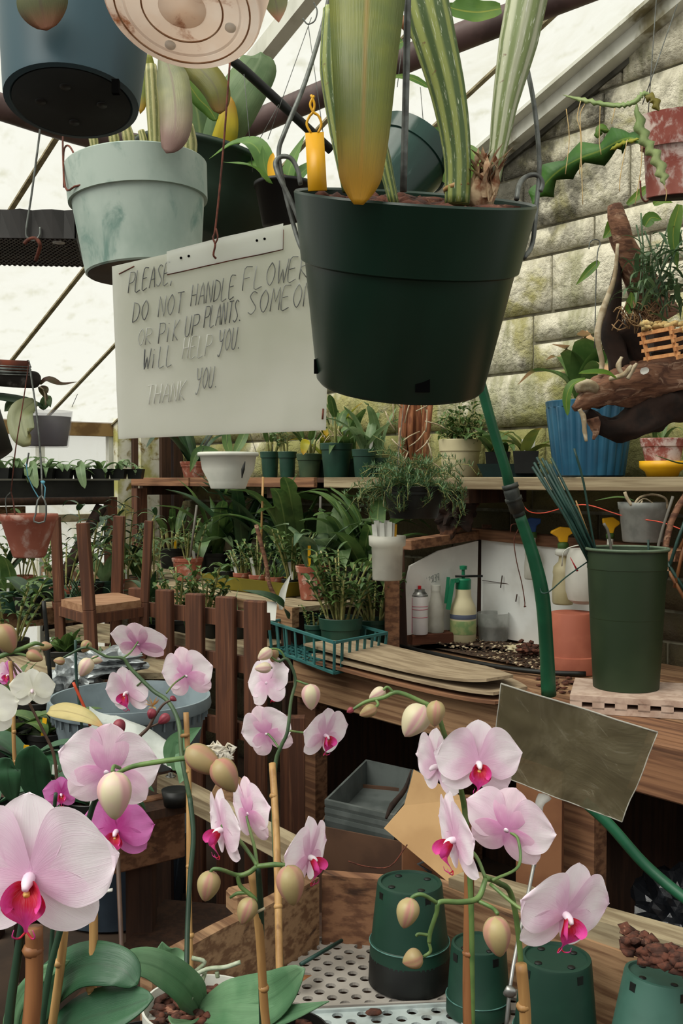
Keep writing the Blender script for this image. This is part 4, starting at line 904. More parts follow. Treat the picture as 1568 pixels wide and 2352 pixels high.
for i in range(60):
    b=P(rg.uniform(1430,1510),rg.uniform(715,755),1.9); a=rg.random()*6.28; mb.tube([b,b+V((math.cos(a)*.02,-.01,rg.uniform(-.01,.03))),b+V((math.cos(a)*.03,0,rg.uniform(-.02,.03)))],.0013,4,sm=2)
build('dry_roots',mb,M('dry_root_tangle',(150,120,84),(110,80,56),scale=50,rough=.9),t)
hook([(1365,800,1.95),(1370,600,1.95),(1378,560,1.95),(1368,550,1.95),(1355,556,1.95),(1352,572,1.95)],.0011,t)
hook([(1470,415,1.9),(1472,450,1.9),(1482,463,1.9),(1492,455,1.9)],.0018,t,4,RUST)
t=thing('driftwood_log','dark red-brown driftwood log hanging in front of the blue ribbed pot','driftwood',P(1450,900,2.0))
log('log',[(1318,938,1.9),(1370,905,1.92),(1440,885,1.95),(1520,868,1.98),(1620,840,2.0)],[.006,.026,.036,.042,.042],DRIFT,t,9,.5,22)
log('lower_splinter',[(1345,945,1.94),(1390,980,1.95),(1450,975,1.95),(1520,935,1.98),(1600,920,2.0)],[.01,.018,.03,.034,.03],DARKROOT,t,10,.6,16)
log('lower_splinter',[(1360,960,1.93),(1368,990,1.93),(1362,1010,1.93)],[.012,.007,.002],DRIFT,t,12,.5)
log('knot',[(1322,890,1.9),(1345,885,1.9),(1372,895,1.9)],[.01,.012,.009],ROOT,t,13,.4)
for k,L in enumerate(([(1430,860,1.9),(1420,842,1.9),(1428,820,1.9)],[(1400,870,1.9),(1430,862,1.88),(1450,840,1.88)],[(1330,940,1.88),(1340,960,1.88),(1342,990,1.88),(1346,1014,1.88)],[(1440,870,1.88),(1452,850,1.88),(1462,835,1.88)])): log('root',L,[.004,.005,.003],ROOT,t,20+k,.4,8)
mb=MB()
for L,w_ in (([(1415,870,1.88),(1385,858,1.87),(1328,858,1.86)],.011),([(1345,870,1.86),(1312,885,1.86),(1300,920,1.86),(1303,955,1.86)],.008)): mb.leaf(PL(L),w_,'strap',hint=V((0,-.5,.8)),fold=.4,n=6)
build('foliage',mb,LG,t)
mb=MB(); mb.leaf([P(1470,855,1.86),P(1490,848,1.86)],.006,'strap',hint=V((0,-1,0))); build('plant_label',mb,WLAB,t)
# slatted basket
bk=thing('slatted_basket','small orange-brown slatted wooden basket of moss, on the driftwood','basket',P(1530,830,1.78))
BW=WOOD('cedar_slat',(206,148,96),(184,124,76),st=(.3,3,3),bmp=.1)
A=P(1470,766,1.80);B=P(1540,752,1.72);C=P(1610,735,1.9)
dn=(P(1486,832,1.80)-A); dn=dn.normalized()
for k in range(4):
    for p,q,hh2 in ((A,B,0),(B,C,.006)):
        mb=MB(); o=dn*(.002+k*.0145+hh2); ex=(q-p).normalized()*.006; mb.bar(p+o-ex,q+o+ex,.004,.0062,up=UZ); build('slat',mb,BW,bk,smooth=False)
for p in (A+(B-A)*.06,B-(B-A)*.02):
    mb=MB(); mb.bar(p-dn*.002,p+dn*.05,.005,.006); build('corner_post',mb,BW,bk,smooth=False)
mb=MB()
for i in range(40):
    b=P(rg.uniform(1478,1580),rg.uniform(742,760),rg.uniform(1.76,1.86)); mb.blob(b,(.008,.008,.005),i,.6,1)
build('moss',mb,M('pale_sphagnum',(200,176,120),(170,140,90),scale=70,rough=1,bmp=.6),bk)
mb=MB(); q=(A+B+C)/3+dn*.025; mb.box(q+V((.0,.02,0)),(.075,.05,.04)); build('dark_filling',mb,DARKROOT,bk,smooth=False)
hook([(1468,720,1.8),(1484,770,1.8),(1490,800,1.8),(1496,822,1.8)],.0009,bk)
# ================= benches, shelf, fence, chair, potting station
BZ=.85
A0=V((-.15,3.40,0)); BU=V((.626,-.78,0)); BN=V((.78,.626,0))   # bench front edge direction, towards the wall
def BP(s,d,z): return A0+BU*s+BN*d+UZ*z
BR=Matrix((BU,BN,UZ)).transposed()
# upper shelf: boards on brackets
sh=thing('long_shelf','long weathered wooden shelf fixed along the block wall','shelf',WP(-1.2,.2,1.41))
for s0,s1,o,th,mt in ((-2.32,-1.72,.36,.042,PINEB),(-1.72,-.72,.352,.042,PINEB),(-.66,2.2,.35,.042,PINEV)):
    mb=MB(); mb.box(WP((s0+s1)/2,o,1.435),(s1-s0-.004,.02,th),WR,.002); build('front_board',mb,mt,sh,smooth=False)
for k in range(3):
    mb=MB(); mb.box(WP(-.1,.07+k*.1,1.445),(4.4,.09,.02),WR); build('shelf_board',mb,DKW,sh,smooth=False)
for s in (-2.3,-1.1,0.1,1.3):
    mb=MB(); mb.box(WP(s,.17,1.40),(.04,.3,.07),WR); build('bracket',mb,DKW,sh,smooth=False)
mb=MB(); mb.box(WP(-2.3,.33,.7),(.06,.06,1.4),WR); build('post',mb,REDW,sh,smooth=False)
# mid shelf behind the fence, at z 1.0
ms=thing('plant_bench','rough wooden staging behind the picket fence, carrying the olive tray','bench',WP(-1.6,.5,.9))
for k in range(4):
    mb=MB(); mb.box(WP(-1.35,.12+k*.2,.992),(2.2,.17,.018),WR); build('board',mb,PINEV,ms,smooth=False)
mb=MB(); mb.box(WP(-1.35,.80,.965),(2.2,.03,.07),WR); build('front_rail',mb,PINE,ms,smooth=False)
for s in (-2.4,-1.3,-.35):
    mb=MB(); mb.box(WP(s,.74,.48),(.06,.06,.96),WR); build('leg',mb,DKW,ms,smooth=False)
# lower staging left (in front of end glass)
ls=thing('low_staging','weathered board staging behind the small chair','bench',(-1.3,4.2,.85))
for k in range(4):
    mb=MB(); a,b=WP(-2.35+k*.26,1.0,.90),WP(-2.35+k*.26,3.3,.90); mb.bar(a,b,.2,.025); build('board',mb,PINEV,ls,smooth=False)
mb=MB(); mb.bar(WP(-1.44,1.0,.88),WP(-1.44,3.3,.88),.03,.07); build('front_rail',mb,PINE,ls,smooth=False)
for o in (1.05,2.1,3.2):
    mb=MB(); mb.box(WP(-1.5,o,.43),(.06,.06,.86),WR); build('leg',mb,DKW,ls,smooth=False)
# tall staging with black trough by the end glass
tr=thing('seedling_trough','long black trough on a slim rail by the far glass, full of seedlings','trough',WP(-2.1,1.5,1.38))
a,b=WP(-2.12,.62,1.405),WP(-2.12,3.3,1.405)
mb=MB(); mb.bar(a,b,.22,.085); build('trough',mb,M('black_trough',(24,24,22),(34,34,30),scale=10,rough=.6),tr,smooth=False)
mb=MB(); mb.bar(WP(-1.99,.6,1.447),WP(-1.99,3.3,1.447),.012,.008); build('rim',mb,M('grey_rim',(100,98,90),rough=.6),tr,smooth=False)
mb=MB(); mb.tube([WP(-1.98,.66,1.345),WP(-1.98,3.3,1.345)],.018,12); build('support_pole',mb,DKW,tr)
mb=MB(); mb.bar(WP(-2.2,1.0,1.30),WP(-2.2,3.3,1.30),.03,.035); build('support_rail',mb,PINE,tr,smooth=False)
mb=MB(); mb.box(WP(-2.05,.62,.68),(.05,.05,1.36),WR); build('post',mb,REDW,tr,smooth=False)
# diagonal trunk behind the chair
mb=MB(); mb.tube(PL([(232,1165,5.0),(180,1260,4.9),(128,1370,4.8),(115,1450,4.75)]),[.03,.028,.034,.036],10,sm=4); tag(build('leaning_branch',mb,DARKROOT),'dark leaning branch behind the terracotta hanging pot, against the light','branch')
# main potting bench
bn=thing('potting_bench','long weathered potting bench at right with a thick front board','bench',BP(.7,.3,0))
mb=MB(); mb.box(BP(.47,.015,.785),(.98,.035,.128),BR,.004); build('front_board',mb,PINE,bn,smooth=False)
mb=MB(); mb.box(BP(1.78,.015,.785),(1.62,.035,.128),BR,.004); build('front_board',mb,PINEB,bn,smooth=False)
for k in range(5):
    mb=MB(); mb.box(BP(1.25,.12+k*.17,.838),(2.6,.16,.022),BR); build('top_plank',mb,PINE if k else PINEB,bn,smooth=False)
for s,d in ((.02,.05),(1.14,.06),(2.4,.05),(.02,.8),(1.2,.8),(2.4,.8)):
    mb=MB(); mb.box(BP(s,d,.36),(.1,.05,.72),BR); build('leg',mb,PINEB,bn,smooth=False)
mb=MB(); mb.box(BP(.5,.86,.4),(3.2,.02,.8),BR); build('back_block_panel',mb,DKW,bn,smooth=False)  # dark panel added to block the bright sky behind the under-bench
mb=MB(); mb.box(BP(-.06,.42,.4),(.02,.86,.72),BR); build('end_panel',mb,DKW,bn,smooth=False)
# dark posts left of the bench
for px,w_,Y in ((672,.07,2.95),):
    p=P(px,1700,Y); mb=MB(); mb.box((p.x,p.y,.38),(w_,.05,.76)); tag(build('brown_post',mb,REDW,smooth=False),'square dark brown post under the left end of the potting bench','post')
# picket fence
fe=thing('picket_fence','dark brown picket fence in the middle, five flat pickets','fence',P(450,1600,3.1))
pk=[(318,1350,3.6,46),(378,1354,3.4,42),(448,1363,3.22,44),(519,1370,3.05,48),(586,1379,2.9,52)]
for px,py,Y,w_ in pk:
    t=P(px,py,Y); ww=w_/FP*Y; mb=MB(); mb.box((t.x,t.y,(t.z+.1)/2),(ww,.028,t.z-.1),Matrix.Rotation(-.35,3,'Z'),.004); build('picket',mb,REDW,fe,smooth=False)
for py0,py1 in ((1398,1432),(1486,1540),(1620,1700)):
    mb=MB(); mb.bar(P(300,py0,3.72)+V((0,.03,0)),P(612,py1,2.9)+V((0,.035,0)),.02,.05); build('rail',mb,REDW,fe,smooth=False)
mb=MB(); mb.bar(P(330,1455,3.75),P(610,1520,3.02),.02,.06); tag(build('grey_board',mb,PINEV,smooth=False),'pale weathered board behind the lower rails of the picket fence','board')
# chair: four square posts above and below a seat
ch=thing('small_wooden_chair','small square wooden stand like a chair, its four brown posts rising past the seat','stand',P(230,1480,3.35))
C=[P(136,1378,3.42),P(205,1402,3.2),P(332,1388,3.4),P(268,1366,3.62)]
zs=sum(c.z for c in C)/4
C=[V((c.x,c.y,zs)) for c in C]
mb=MB(); mb.add([c+UZ*.01 for c in C]+[c-UZ*.014 for c in C],[(0,1,2,3),(7,6,5,4)]+[(k,k+4,(k+1)%4+4,(k+1)%4) for k in range(4)]); build('seat',mb,REDH,ch,smooth=False)
for (tx,ty),c,w_ in zip(((127,1187),(190,1201),(342,1196),(274,1185)),C,(.030,.035,.027,.036)):
    tp=P(tx,ty,c.y); mb=MB(); bt=V((c.x+(c.x-tp.x)*.5,c.y,.85)); mb.bar(bt,V((c.x,c.y,c.z)),w_,w_,up=V((0,1,0)),bev=.002); mb.bar(V((c.x,c.y,c.z)),tp,w_,w_,up=V((0,1,0)),bev=.002); build('leg',mb,REDW,ch,smooth=False)
for k in range(4):
    mb=MB(); a,b=C[k],C[(k+1)%4]; mb.bar(a-UZ*.03,b-UZ*.03,.014,.03); build('apron',mb,REDW,ch,smooth=False)
mb=MB(); mb.box((-.83,3.4,.84),(.62,.5,.02)); mb2=mb
lt=thing('low_table','rough low table under the small square stand','table',(-.83,3.4,0)); build('top',mb,PINEV,lt,smooth=False)
for x,y in ((-1.1,3.2),(-.56,3.2),(-1.1,3.6),(-.56,3.6)):
    mb=MB(); mb.box((x,y,.415),(.05,.05,.83)); build('leg',mb,DKW,lt,smooth=False)
# ---- potting station
zt=BZ+.002
tp=thing('potting_tray','black-edged potting tray of spilled bark mix on the bench','tray',BP(.6,.3,zt))
q=[PZ(868,1472,zt+.01),PZ(1245,1545,zt+.01),PZ(1350,1535,zt+.01),PZ(1300,1440,zt+.01),PZ(1100,1425,zt+.01)]
mb=MB(); mb.tube([PZ(866,1470,zt+.012),PZ(930,1487,zt+.012),PZ(1060,1516,zt+.012),PZ(1160,1534,zt+.012),PZ(1260,1545,zt+.012),PZ(1345,1548,zt+.012)],.008,8,sm=4); build('tray_rim',mb,BLK,tp)
mb=MB(); rg=random.Random(9); poly=[PZ(880,1470,zt),PZ(1240,1543,zt),PZ(1360,1545,zt),V((P(1360,1400,3.38).x,3.38,zt)),V((P(1107,1400,3.78).x,3.78,zt)),V((P(940,1400,3.58).x,3.58,zt))]
mb.add([p+UZ*.008 for p in poly],[tuple(range(6))[::-1]]); build('soil_bed',mb,SOIL,tp,smooth=False)
mb=MB(); mb2=MB()
for i in range(1500):
    px=rg.uniform(1000,1340); py=rg.uniform(1450,1545)-(px-1000)*.0
    if py>1480+(px-1000)*.27 or py<1466+(px-1104)*.19: continue
    p=PZ(px,py,zt+.008); s_=rg.uniform(.002,.0055); (mb if i%4 else mb2).blob(p+UZ*.003,(s_*1.4,s_,s_*.7),i,.6,1)
build('bark_crumbs',mb,SOIL,tp)['kind']='stuff'; build('pale_crumbs',mb2,M('pale_crumbs',(206,190,160),(170,150,120),scale=60,rough=1),tp)['kind']='stuff'
mb=MB(); 
for i in range(90):
    p=PZ(rg.uniform(1190,1290),rg.uniform(1490,1512),zt+.01); mb.blob(p+UZ*rg.uniform(0,.035)*max(0,1-abs(p.x-.62)*6),(.011,.009,.006),i,.6,1)
build('bark_heap',mb,BARK,tp)
mb=MB(); mb.blob(PZ(1190,1494,zt+.012)+UZ*.006,(.036,.03,.014),5,.5,3,2.5); tag(build('foam_chunk',mb,M('dirty_foam',(216,206,176),(190,176,140),scale=40,rough=1,bmp=.4)),'pale crumbly lump lying on the spilled potting mix','lump')
# white boards
t=thing('back_board','stained white sheet standing behind the potting tray','board',P(1220,1450,3.7))
A_,B_=P(1104,1465,3.86),P(1372,1412,3.42); Az,Bz=P(1107,1238,3.86).z,P(1372,1262,3.42).z
mb=MB(); vs=[V((A_.x,A_.y,.86)),V((B_.x,B_.y,.86)),V((B_.x,B_.y,Bz)),V((A_.x,A_.y,Az))]; vs+=[v+V((.006,.008,0)) for v in vs]; mb.add(vs,[(0,1,2,3),(7,6,5,4),(3,2,6,7),(0,3,7,4),(1,5,6,2)]); build('sheet',mb,M('stained_white_sheet',(238,240,238),(224,224,220),(74,58,44),scale=5,rough=.7,thr3=(.66,.74),sc3=6),t,smooth=False)
mb=MB(); mb.tube([P(1107,1333,3.84),P(1200,1346,3.7),P(1250,1350,3.62)],.0012,4); mb.tube([P(1153,1322,3.76),P(1149,1350,3.76)],.002,4); mb.tube([P(1187,1365,3.7),P(1184,1382,3.7)],.0022,4); build('scratch',mb,DKW,t)
t=thing('side_board','white printed cardboard sheet leaning at the left of the potting tray','board',P(1000,1470,3.6))
q=[P(907,1462,3.58),P(1094,1440,3.84),P(1098,1242,3.84),P(1010,1264,3.74),P(942,1300,3.62)]
mb=MB(); vs=q+[v+V((-.006,.004,0)) for v in q]; mb.add(vs,[(0,1,2,3,4),(9,8,7,6,5)]+[(k,k+5,(k+1)%5+5,(k+1)%5) for k in range(5)]); build('sheet',mb,PAPER,t,smooth=False)
G['2']=[[(0,.15),(.3,0),(.6,.2),(0,1),(.6,1)]]; G['I']=[[(.3,0),(.3,1)]]
mb=MB(); tx='PERSIST'[::-1]
def bq(u,v): return P(960,1333,3.655).lerp(P(1006,1316,3.72),u)+V((0,0,-.026*v))+V((0.002,-.006,0))
for i,ch_ in enumerate(tx):
    for st in G[ch_]: mb.tube([bq((i+1-p[0])/7,p[1]) for p in st],.0010,4)
build('faint_print',mb,M('faint_print',(120,132,128),rough=.8),t)
t=thing('station_frame','wooden rails and post framing the corner of the potting station','frame',P(1098,1470,3.9))
for a,b,w_,h_,mt in ((P(930,1252,3.62),P(1100,1226,3.88),.06,.035,PINEB),(P(1082,1224,3.90),P(1560,1272,3.2),.05,.04,PINEB),(P(1107,1228,3.90),V((P(1107,1228,3.9).x,3.9,.85)),.045,.03,DKW),(P(900,1262,3.5),V((P(900,1262,3.5).x,3.5,.85)),.05,.05,PINEB),(P(918,1262,3.6),V((P(926,1262,3.6).x,3.6,.85)),.03,.03,DKW)):
    mb=MB(); mb.bar(a,b,w_,h_,up=UZ if abs((b-a).z)<.3 else V((0,1,0)),bev=.002); build('rail' if h_>.034 and w_>.045 else 'post',mb,mt,t,smooth=False)
mb=MB(); mb.box(P(1122,1209,3.9),(.05,.03,.014)); build('wood_offcut',mb,PINEB,t,smooth=False)
# block and bottles
p=PZ(980,1478,zt); t=thing('wood_block','short brown offcut block under the spray can','block',(p.x,p.y,zt),(0,0,.35))
mb=MB(); mb.box((0,0,.022),(.17,.12,.044),bev=.002); build('block',mb,M('stained_block',(124,76,54),(90,52,36),scale=20,rough=.8,st=(.3,2,2)),t,world=False,smooth=False)
def bottle(name,label,cat,px,pyb,Y,z,parts,rot=(0,0,0)):
    p=P(px,pyb,Y); t=thing(name,label,cat,(p.x,p.y,z if z is not None else p.z),rot)
    for nm,prof,mt in parts:
        mb=MB(); mb.lathe(prof,32); build(nm,mb,mt,t,world=False,smooth='auto')
    return t
bt=bottle('spray_can','white aerosol can with pink lines and a red nozzle, on the wood block','spray can',963,1460,3.64,zt+.045,(('can',[(0,0),(.029,0),(.030,.003),(.030,.135),(.0285,.142),(0,.142)],M('can_white',(240,236,234),(232,226,226),scale=10,rough=.4)),('metal_shoulder',[(.0305,.135),(.0305,.139),(.022,.150),(.019,.152),(.018,.160),(0,.161)],STEEL),('nozzle',[(0,.160),(.006,.160),(.006,.172),(0,.173)],RED)))
PNK=M('pink_print',(206,96,120),rough=.5)
for z in (.06,.088,.099): 
    mb=MB(); mb.lathe([(.0302,z),(.0306,z),(.0306,z+.002),(.0302,z+.002)],32,cap=False); build('label_line',mb,PNK,bt,world=False)
mb=MB(); vs=[(.0304*math.cos(a),.0304*math.sin(a),z) for z in (.004,.13) for a in (PI+.05,PI+.3,PI+.5)]; mb.add(vs,[(0,1,4,3),(1,2,5,4)]); build('label_stripe',mb,PNK,bt,world=False)
bottle('white_bottle','plain white plastic bottle behind the spray can','bottle',1001,1452,3.68,zt+.045,(('bottle',[(0,0),(.026,0),(.028,.004),(.028,.03),(.026,.045),(.0285,.06),(.0285,.085),(.026,.1),(.017,.135),(.015,.145),(.015,.158)],CLOUDY),('cap',[(.0155,.150),(.0155,.170),(0,.171)],WHT)))
sp_=bottle('pump_sprayer','cream pump sprayer with a green handle, beside the white bottles','sprayer',1063,1465,3.70,zt+.008,(('tank',[(0,0),(.042,0),(.046,.006),(.047,.06),(.047,.115),(.044,.13),(.034,.15),(.029,.165),(.027,.20)],M('cream_tank',(232,222,182),(216,204,164),scale=8,rough=.5,trans=.15)),('screw_collar',[(.027,.19),(.028,.192),(.0285,.225),(.024,.23),(0,.23)],M('sprayer_green',(24,120,84),rough=.4)),('plunger',[(0,.23),(.006,.23),(.006,.262),(.013,.262),(.014,.275),(0,.277)],M('sprayer_green',(24,120,84))),('label_band',[(.0475,.085),(.0478,.086),(.0478,.10),(.0475,.101)],M('blue_grey_print',(96,104,124),rough=.6)),('green_label',[(.0475,.03),(.0478,.031),(.0478,.078),(.0475,.079)],M('green_print',(170,176,120),(126,156,100),scale=30,rough=.6))))
mb=MB(); mb.tube([(-.03,-.01,.238),(.07,-.0,.238)],.0045,8); build('spray_tube',mb,BLK,sp_,world=False)
mb=MB(); mb.bar((-.02,-.02,.225),(-.045,-.025,.222),.014,.014); mb.bar((-.04,-.025,.228),(-.058,-.03,.12),.016,.012,up=V((0,1,0))); mb.bar((-.055,-.01,.235),(-.064,-.012,.14),.012,.01,up=V((0,1,0))); build('handle',mb,M('sprayer_green',(24,120,84)),sp_,world=False,smooth=False)
bottle('clear_tub','clear plastic tub flecked with bark, right of the pump sprayer','tub',1132,1458,3.74,zt+.008,(('tub',[(0,0),(.052,0),(.055,.05),(.0565,.052),(.0585,.1),(.0565,.1),(.054,.052)],CLEAR),('contents',[(0,.004),(.045,.004),(.048,.048),(0,.05)],M('grey_dust',(150,142,134),(90,82,76),scale=50,rough=.9,alpha=.6))))
# inverted terracotta pot
p=PZ(1312,1540,zt); t=thing('terracotta_pot','plain terracotta pot standing upside down beside the tall dark green bucket','pot',(p.x,p.y,zt))
k=p.y/FP; mb=MB(); mb.lathe([(0,.183),(46*k*1.0,.183),(48*k,.180),(60*k,.052),(66*k,.050),(72*k,.004),(71*k,0),(64*k,0)],48); build('pot',mb,TERRAP,t,world=False,smooth='auto')
# saw brick and bucket
p=PZ(1435,1622,BZ); t=thing('hollow_tile','pale hollow clay tile with a row of slots under the tall bucket','tile',(p.x+.02,p.y,BZ),(0,0,-.28))
hb=M('pale_clay_tile',(196,172,156),(172,146,130),(140,110,96),scale=24,rough=.9,bmp=.3)
mb=MB(); L_,D_,Hh=.31,.24,.045
mb.box((0,0,Hh-.008),(L_,D_,.016)); mb.box((0,0,.008),(L_,D_,.016))
for i in range(6): mb.box((-L_/2+.015+i*(L_-.03)/5,0,Hh/2),(.030,D_,Hh-.024))
mb.box((0,.03,Hh/2),(L_-.01,D_-.1,Hh-.02)); build('tile',mb,hb,t,world=False,smooth=False)
bp_=V((p.x+.01,p.y+.03,BZ+.046)); t=thing('tall_green_bucket','tall dark olive-green flower bucket holding a bundle of thin stakes','bucket',bp_)
k=bp_.y/FP; rt,rb=92*k,74*k; hb_=P(1440,1258,bp_.y).z-bp_.z
mb=MB(); mb.lathe([(0,0),(rb,0),(rb*1.005,.004),(rt*.965,hb_*.85),(rt*.975,hb_*.853),(rt*.975,hb_-.008),(rt*1.01,hb_-.008),(rt*1.012,hb_),(rt*.98,hb_),(rt*.95,hb_-.02),(rt*.9,hb_*.5),(0,.02)],64); build('bucket',mb,M('olive_green_bucket',(34,50,30),(42,58,36),(54,70,46),scale=5,rough=.5),t,world=False,smooth='auto')
mb=MB(); mb.tube([(rt*1.0*math.cos(a*PI/24),rt*1.0*math.sin(a*PI/24),hb_-.003) for a in range(49)],.0045,6); build('rim',mb,M('bucket_rim',(96,112,92),(80,98,78),scale=20,rough=.5),t,world=False)
bY=bp_.y
ends=[(1226,1062),(1240,1068),(1247,1075),(1232,1050),(1252,1058),(1262,1066),(1270,1080),(1222,1072),(1258,1090),(1244,1052),(1266,1052),(1275,1095)]
for i,(ex,ey) in enumerate(ends):
    mb=MB(); a=P(1372+i*2.2,1330,bY+.02*(i%3)); b=P(ex,ey,bY+.01+.012*(i%4)); mb.tube([a,a.lerp(b,.5)+V((.004,0,0)),b],.0036+.0004*(i%3),6); q=build('garden_stake',mb,GSTK); tag(q,'dark green stake in the leaning bundle in the tall bucket','stake','green stakes in the tall bucket')
for L,r_,mt,lb in (([(1384,1330),(1360,1230),(1340,1110),(1318,1030)],.0032,GSTK,'single dark green stake with a pale tip, upright left of the bucket centre'),([(1376,1330),(1362,1260),(1322,1150)],.002,BAMB,'thin tan cane beside the green stake bundle'),([(1412,1330),(1398,1230),(1386,1202)],.004,M('grey_stick',(96,92,84),scale=30),'short grey stick in front of the yellow and white sprayer'),([(1490,1330),(1488,1240)],.003,GSTK,'short green stick at the bucket rim below the clear pot'),([(1508,1330),(1512,1250),(1545,1140)],.004,M('grey_stick',(96,92,84)),'slim grey stick leaning right out of the bucket'),([(1518,1340),(1540,1200),(1600,1100)],.009,DRIFT,'thick brown branch leaning at the right edge behind the bucket')):
    mb=MB(); mb.tube([P(x,y,bY+.05) for x,y in L],r_,7,sm=3); tag(build('stick',mb,mt),lb,'stick')
for i,L in enumerate(([(1560,1260),(1600,1180)],[(1525,1340),(1556,1240),(1590,1150)],[(1548,1350),(1580,1210)],[(1530,1290),(1600,1400)],[(1528,1300),(1600,1425)])):
    mb=MB(); mb.tube([P(x,y,bY+.16) for x,y in L],.005,6); tag(build('garden_stake',mb,GSTK if i%2 else REDST),'stake leaning among others at the right edge behind the bucket','stake','stakes leaning at the right edge')
# hose-pole
pts=[(1095,890,2.5),(1130,985,2.5),(1160,1070,2.52),(1172,1112,2.54)]
t=thing('green_hose','green hose hanging from above with a black coupling, standing on the bench','hose',P(1256,1575,2.68))
mb=MB(); mb.tube(PL([(1098,860,2.5),(1132,985,2.52),(1160,1075,2.54),(1170,1118,2.56)]),[.0125,.0125,.013,.014],14,sm=5); build('hose',mb,HOSE,t)
mb=MB(); mb.tube(PL([(1172,1118,2.56),(1174,1128,2.56),(1180,1150,2.57),(1188,1172,2.58)]),[.018,.020,.019,.020],16); mb.tube(PL([(1170,1112,2.56),(1173,1122,2.56)]),.021,16); mb.tube(PL([(1178,1142,2.57),(1181,1152,2.57)]),.022,16); mb.tube(PL([(1188,1172,2.58),(1193,1186,2.58)]),.0155,14); build('coupling',mb,M('black_coupling',(44,48,46),(60,64,60),scale=30,rough=.5),t)
mb=MB(); mb.tube(PL([(1192,1180,2.58),(1225,1280,2.6),(1245,1370,2.62),(1254,1480,2.66),(1260,1596,2.69)]),[.0145,.0165,.019,.0185,.02],16,sm=6); build('hose',mb,HOSE,t)
wirething('wire_tie','thin green wire tied round the hose, running up to the tall bucket','wire',PL([(1240,1350,2.6),(1245,1362,2.57),(1262,1358,2.57),(1300,1325,2.62),(1352,1288,2.74)]),.0018,GSTK,4)
wirething('long_hose','green hose running down to the right under the bench, below the clear bag','hose',PL([(1340,1840,2.0),(1400,1895,1.98),(1480,1985,1.95),(1568,2060,1.9),(1640,2110,1.85)]),.0108,HOSE,5,seg=14)
wirething('red_wire','thin red wire strung across behind the bucket below the shelf','wire',PL([(1195,1152,3.2),(1215,1175,3.2),(1250,1178,3.2),(1300,1165,3.15),(1350,1160,3.1),(1420,1182,3.05),(1470,1192,3.0),(1520,1200,2.95),(1580,1222,2.9)]),.0018,M('red_wire',(196,72,50),rough=.5),4)
wirething('hooked_wire','hooked rusty wire hanging in front of the white back board','wire',PL([(1172,1222,3.5),(1174,1206,3.5),(1186,1204,3.5),(1190,1215,3.5),(1180,1240,3.5),(1186,1290,3.5),(1198,1340,3.5),(1205,1385,3.5),(1203,1394,3.5),(1208,1392,3.5)]),.0018,RUST,3)
# spray bottles hanging over the board
def trig(name,label,px,pyb,Y,bodymat,headmat,hh=.17,yaw=0,sc_=1,red=False):
    p=P(px,pyb,Y); t=thing(name,label,'spray bottle',p,(0,0,yaw))
    mb=MB(); mb.lathe([(0,0),(.034*sc_,0),(.037*sc_,.006),(.038*sc_,.05*sc_),(.034*sc_,.09*sc_),(.036*sc_,.1*sc_),(.033*sc_,.118*sc_),(.016*sc_,.135*sc_),(.014*sc_,.16*sc_),(.015*sc_,.175*sc_),(0,.176*sc_)],32,rad=lambda a,i:1-.12*math.cos(2*a)); build('bottle',mb,bodymat,t,world=False)
    mb=MB(); mb.lathe([(.017*sc_,.172*sc_),(.018*sc_,.19*sc_),(.012*sc_,.196*sc_),(0,.197*sc_)],20); build('collar',mb,M('collar_green',(60,90,40)),t,world=False)
    mb=MB(); z=.197*sc_; pr=[(-.012,z-.002),(.012,z-.002),(.015,z+.02),(.032,z+.03),(.034,z+.046),(-.01,z+.05),(-.038,z+.036),(-.04,z+.028),(-.018,z+.015)]
    pr=[(x*sc_,zz) for x,zz in pr]; n=len(pr); w_=.010*sc_; mb.add([(x,-w_,z_) for x,z_ in pr]+[(x,w_,z_) for x,z_ in pr],[tuple(range(n)),tuple(range(2*n-1,n-1,-1))]+[(k,k+n,(k+1)%n+n,(k+1)%n) for k in range(n)]); h_=build('trigger_head',mb,headmat,t,world=False,smooth=False)
    m_=h_.modifiers.new('b','BEVEL'); m_.width=.003; m_.segments=2
    return t
t=trig('hanging_spray_bottle','cloudy spray bottle with a bright yellow trigger head, behind the green hose',1292,1387,3.42,M('cloudy_bottle',(214,204,168),(196,184,140),scale=6,rough=.4,trans=.35,alpha=.85),YEL,sc_=1.06)
mb=MB(); mb.lathe([(.016,.16),(.027,.165),(.026,.182),(.018,.186)],20); build('white_ring',mb,WHT,t,world=False)
t=trig('white_spray_bottle','white and red spray bottle with a yellow head, behind the stakes in the bucket',1400,1330,3.25,WHT,YEL,sc_=.75,yaw=PI)
mb=MB(); mb.lathe([(.0285,.06),(.029,.061),(.029,.075),(.0285,.076)],24); mb.lathe([(.0285,.09),(.0288,.09),(.027,.1),(.0265,.1)],24); build('red_label',mb,RED,t,world=False)
t=bottle('cloudy_jug','cloudy white plastic container with a red pen line, left of the bucket','container',1340,1386,3.2,None,(('jug',[(0,0),(.03,0),(.048,.012),(.056,.04),(.058,.075),(.057,.11),(.053,.15),(.045,.168),(.045,.172),(0,.172)],M('cloudy_white',(212,210,202),(196,194,184),(130,122,100),scale=7,rough=.4,trans=.3,alpha=.92,thr3=(.62,.8))),))
mb=MB(); mb.tube(PL([(1309,1280,3.13),(1326,1312,3.125)]),[.001,.0035],6); build('red_mark',mb,M('dark_red',(150,24,34)),t)
mb=MB(); mb.tube(PL([(1290,1300,3.2),(1296,1265,3.17),(1330,1252,3.16),(1352,1256,3.16)]),.002,6,sm=4); build('handle_loop',mb,WHT,t)
t=trig('blue_headed_spray_bottle','blue trigger head of a bottle half hidden by the green hose',1222,1330,3.6,CLOUDY,M('blue_head',(30,70,130)),sc_=.85)
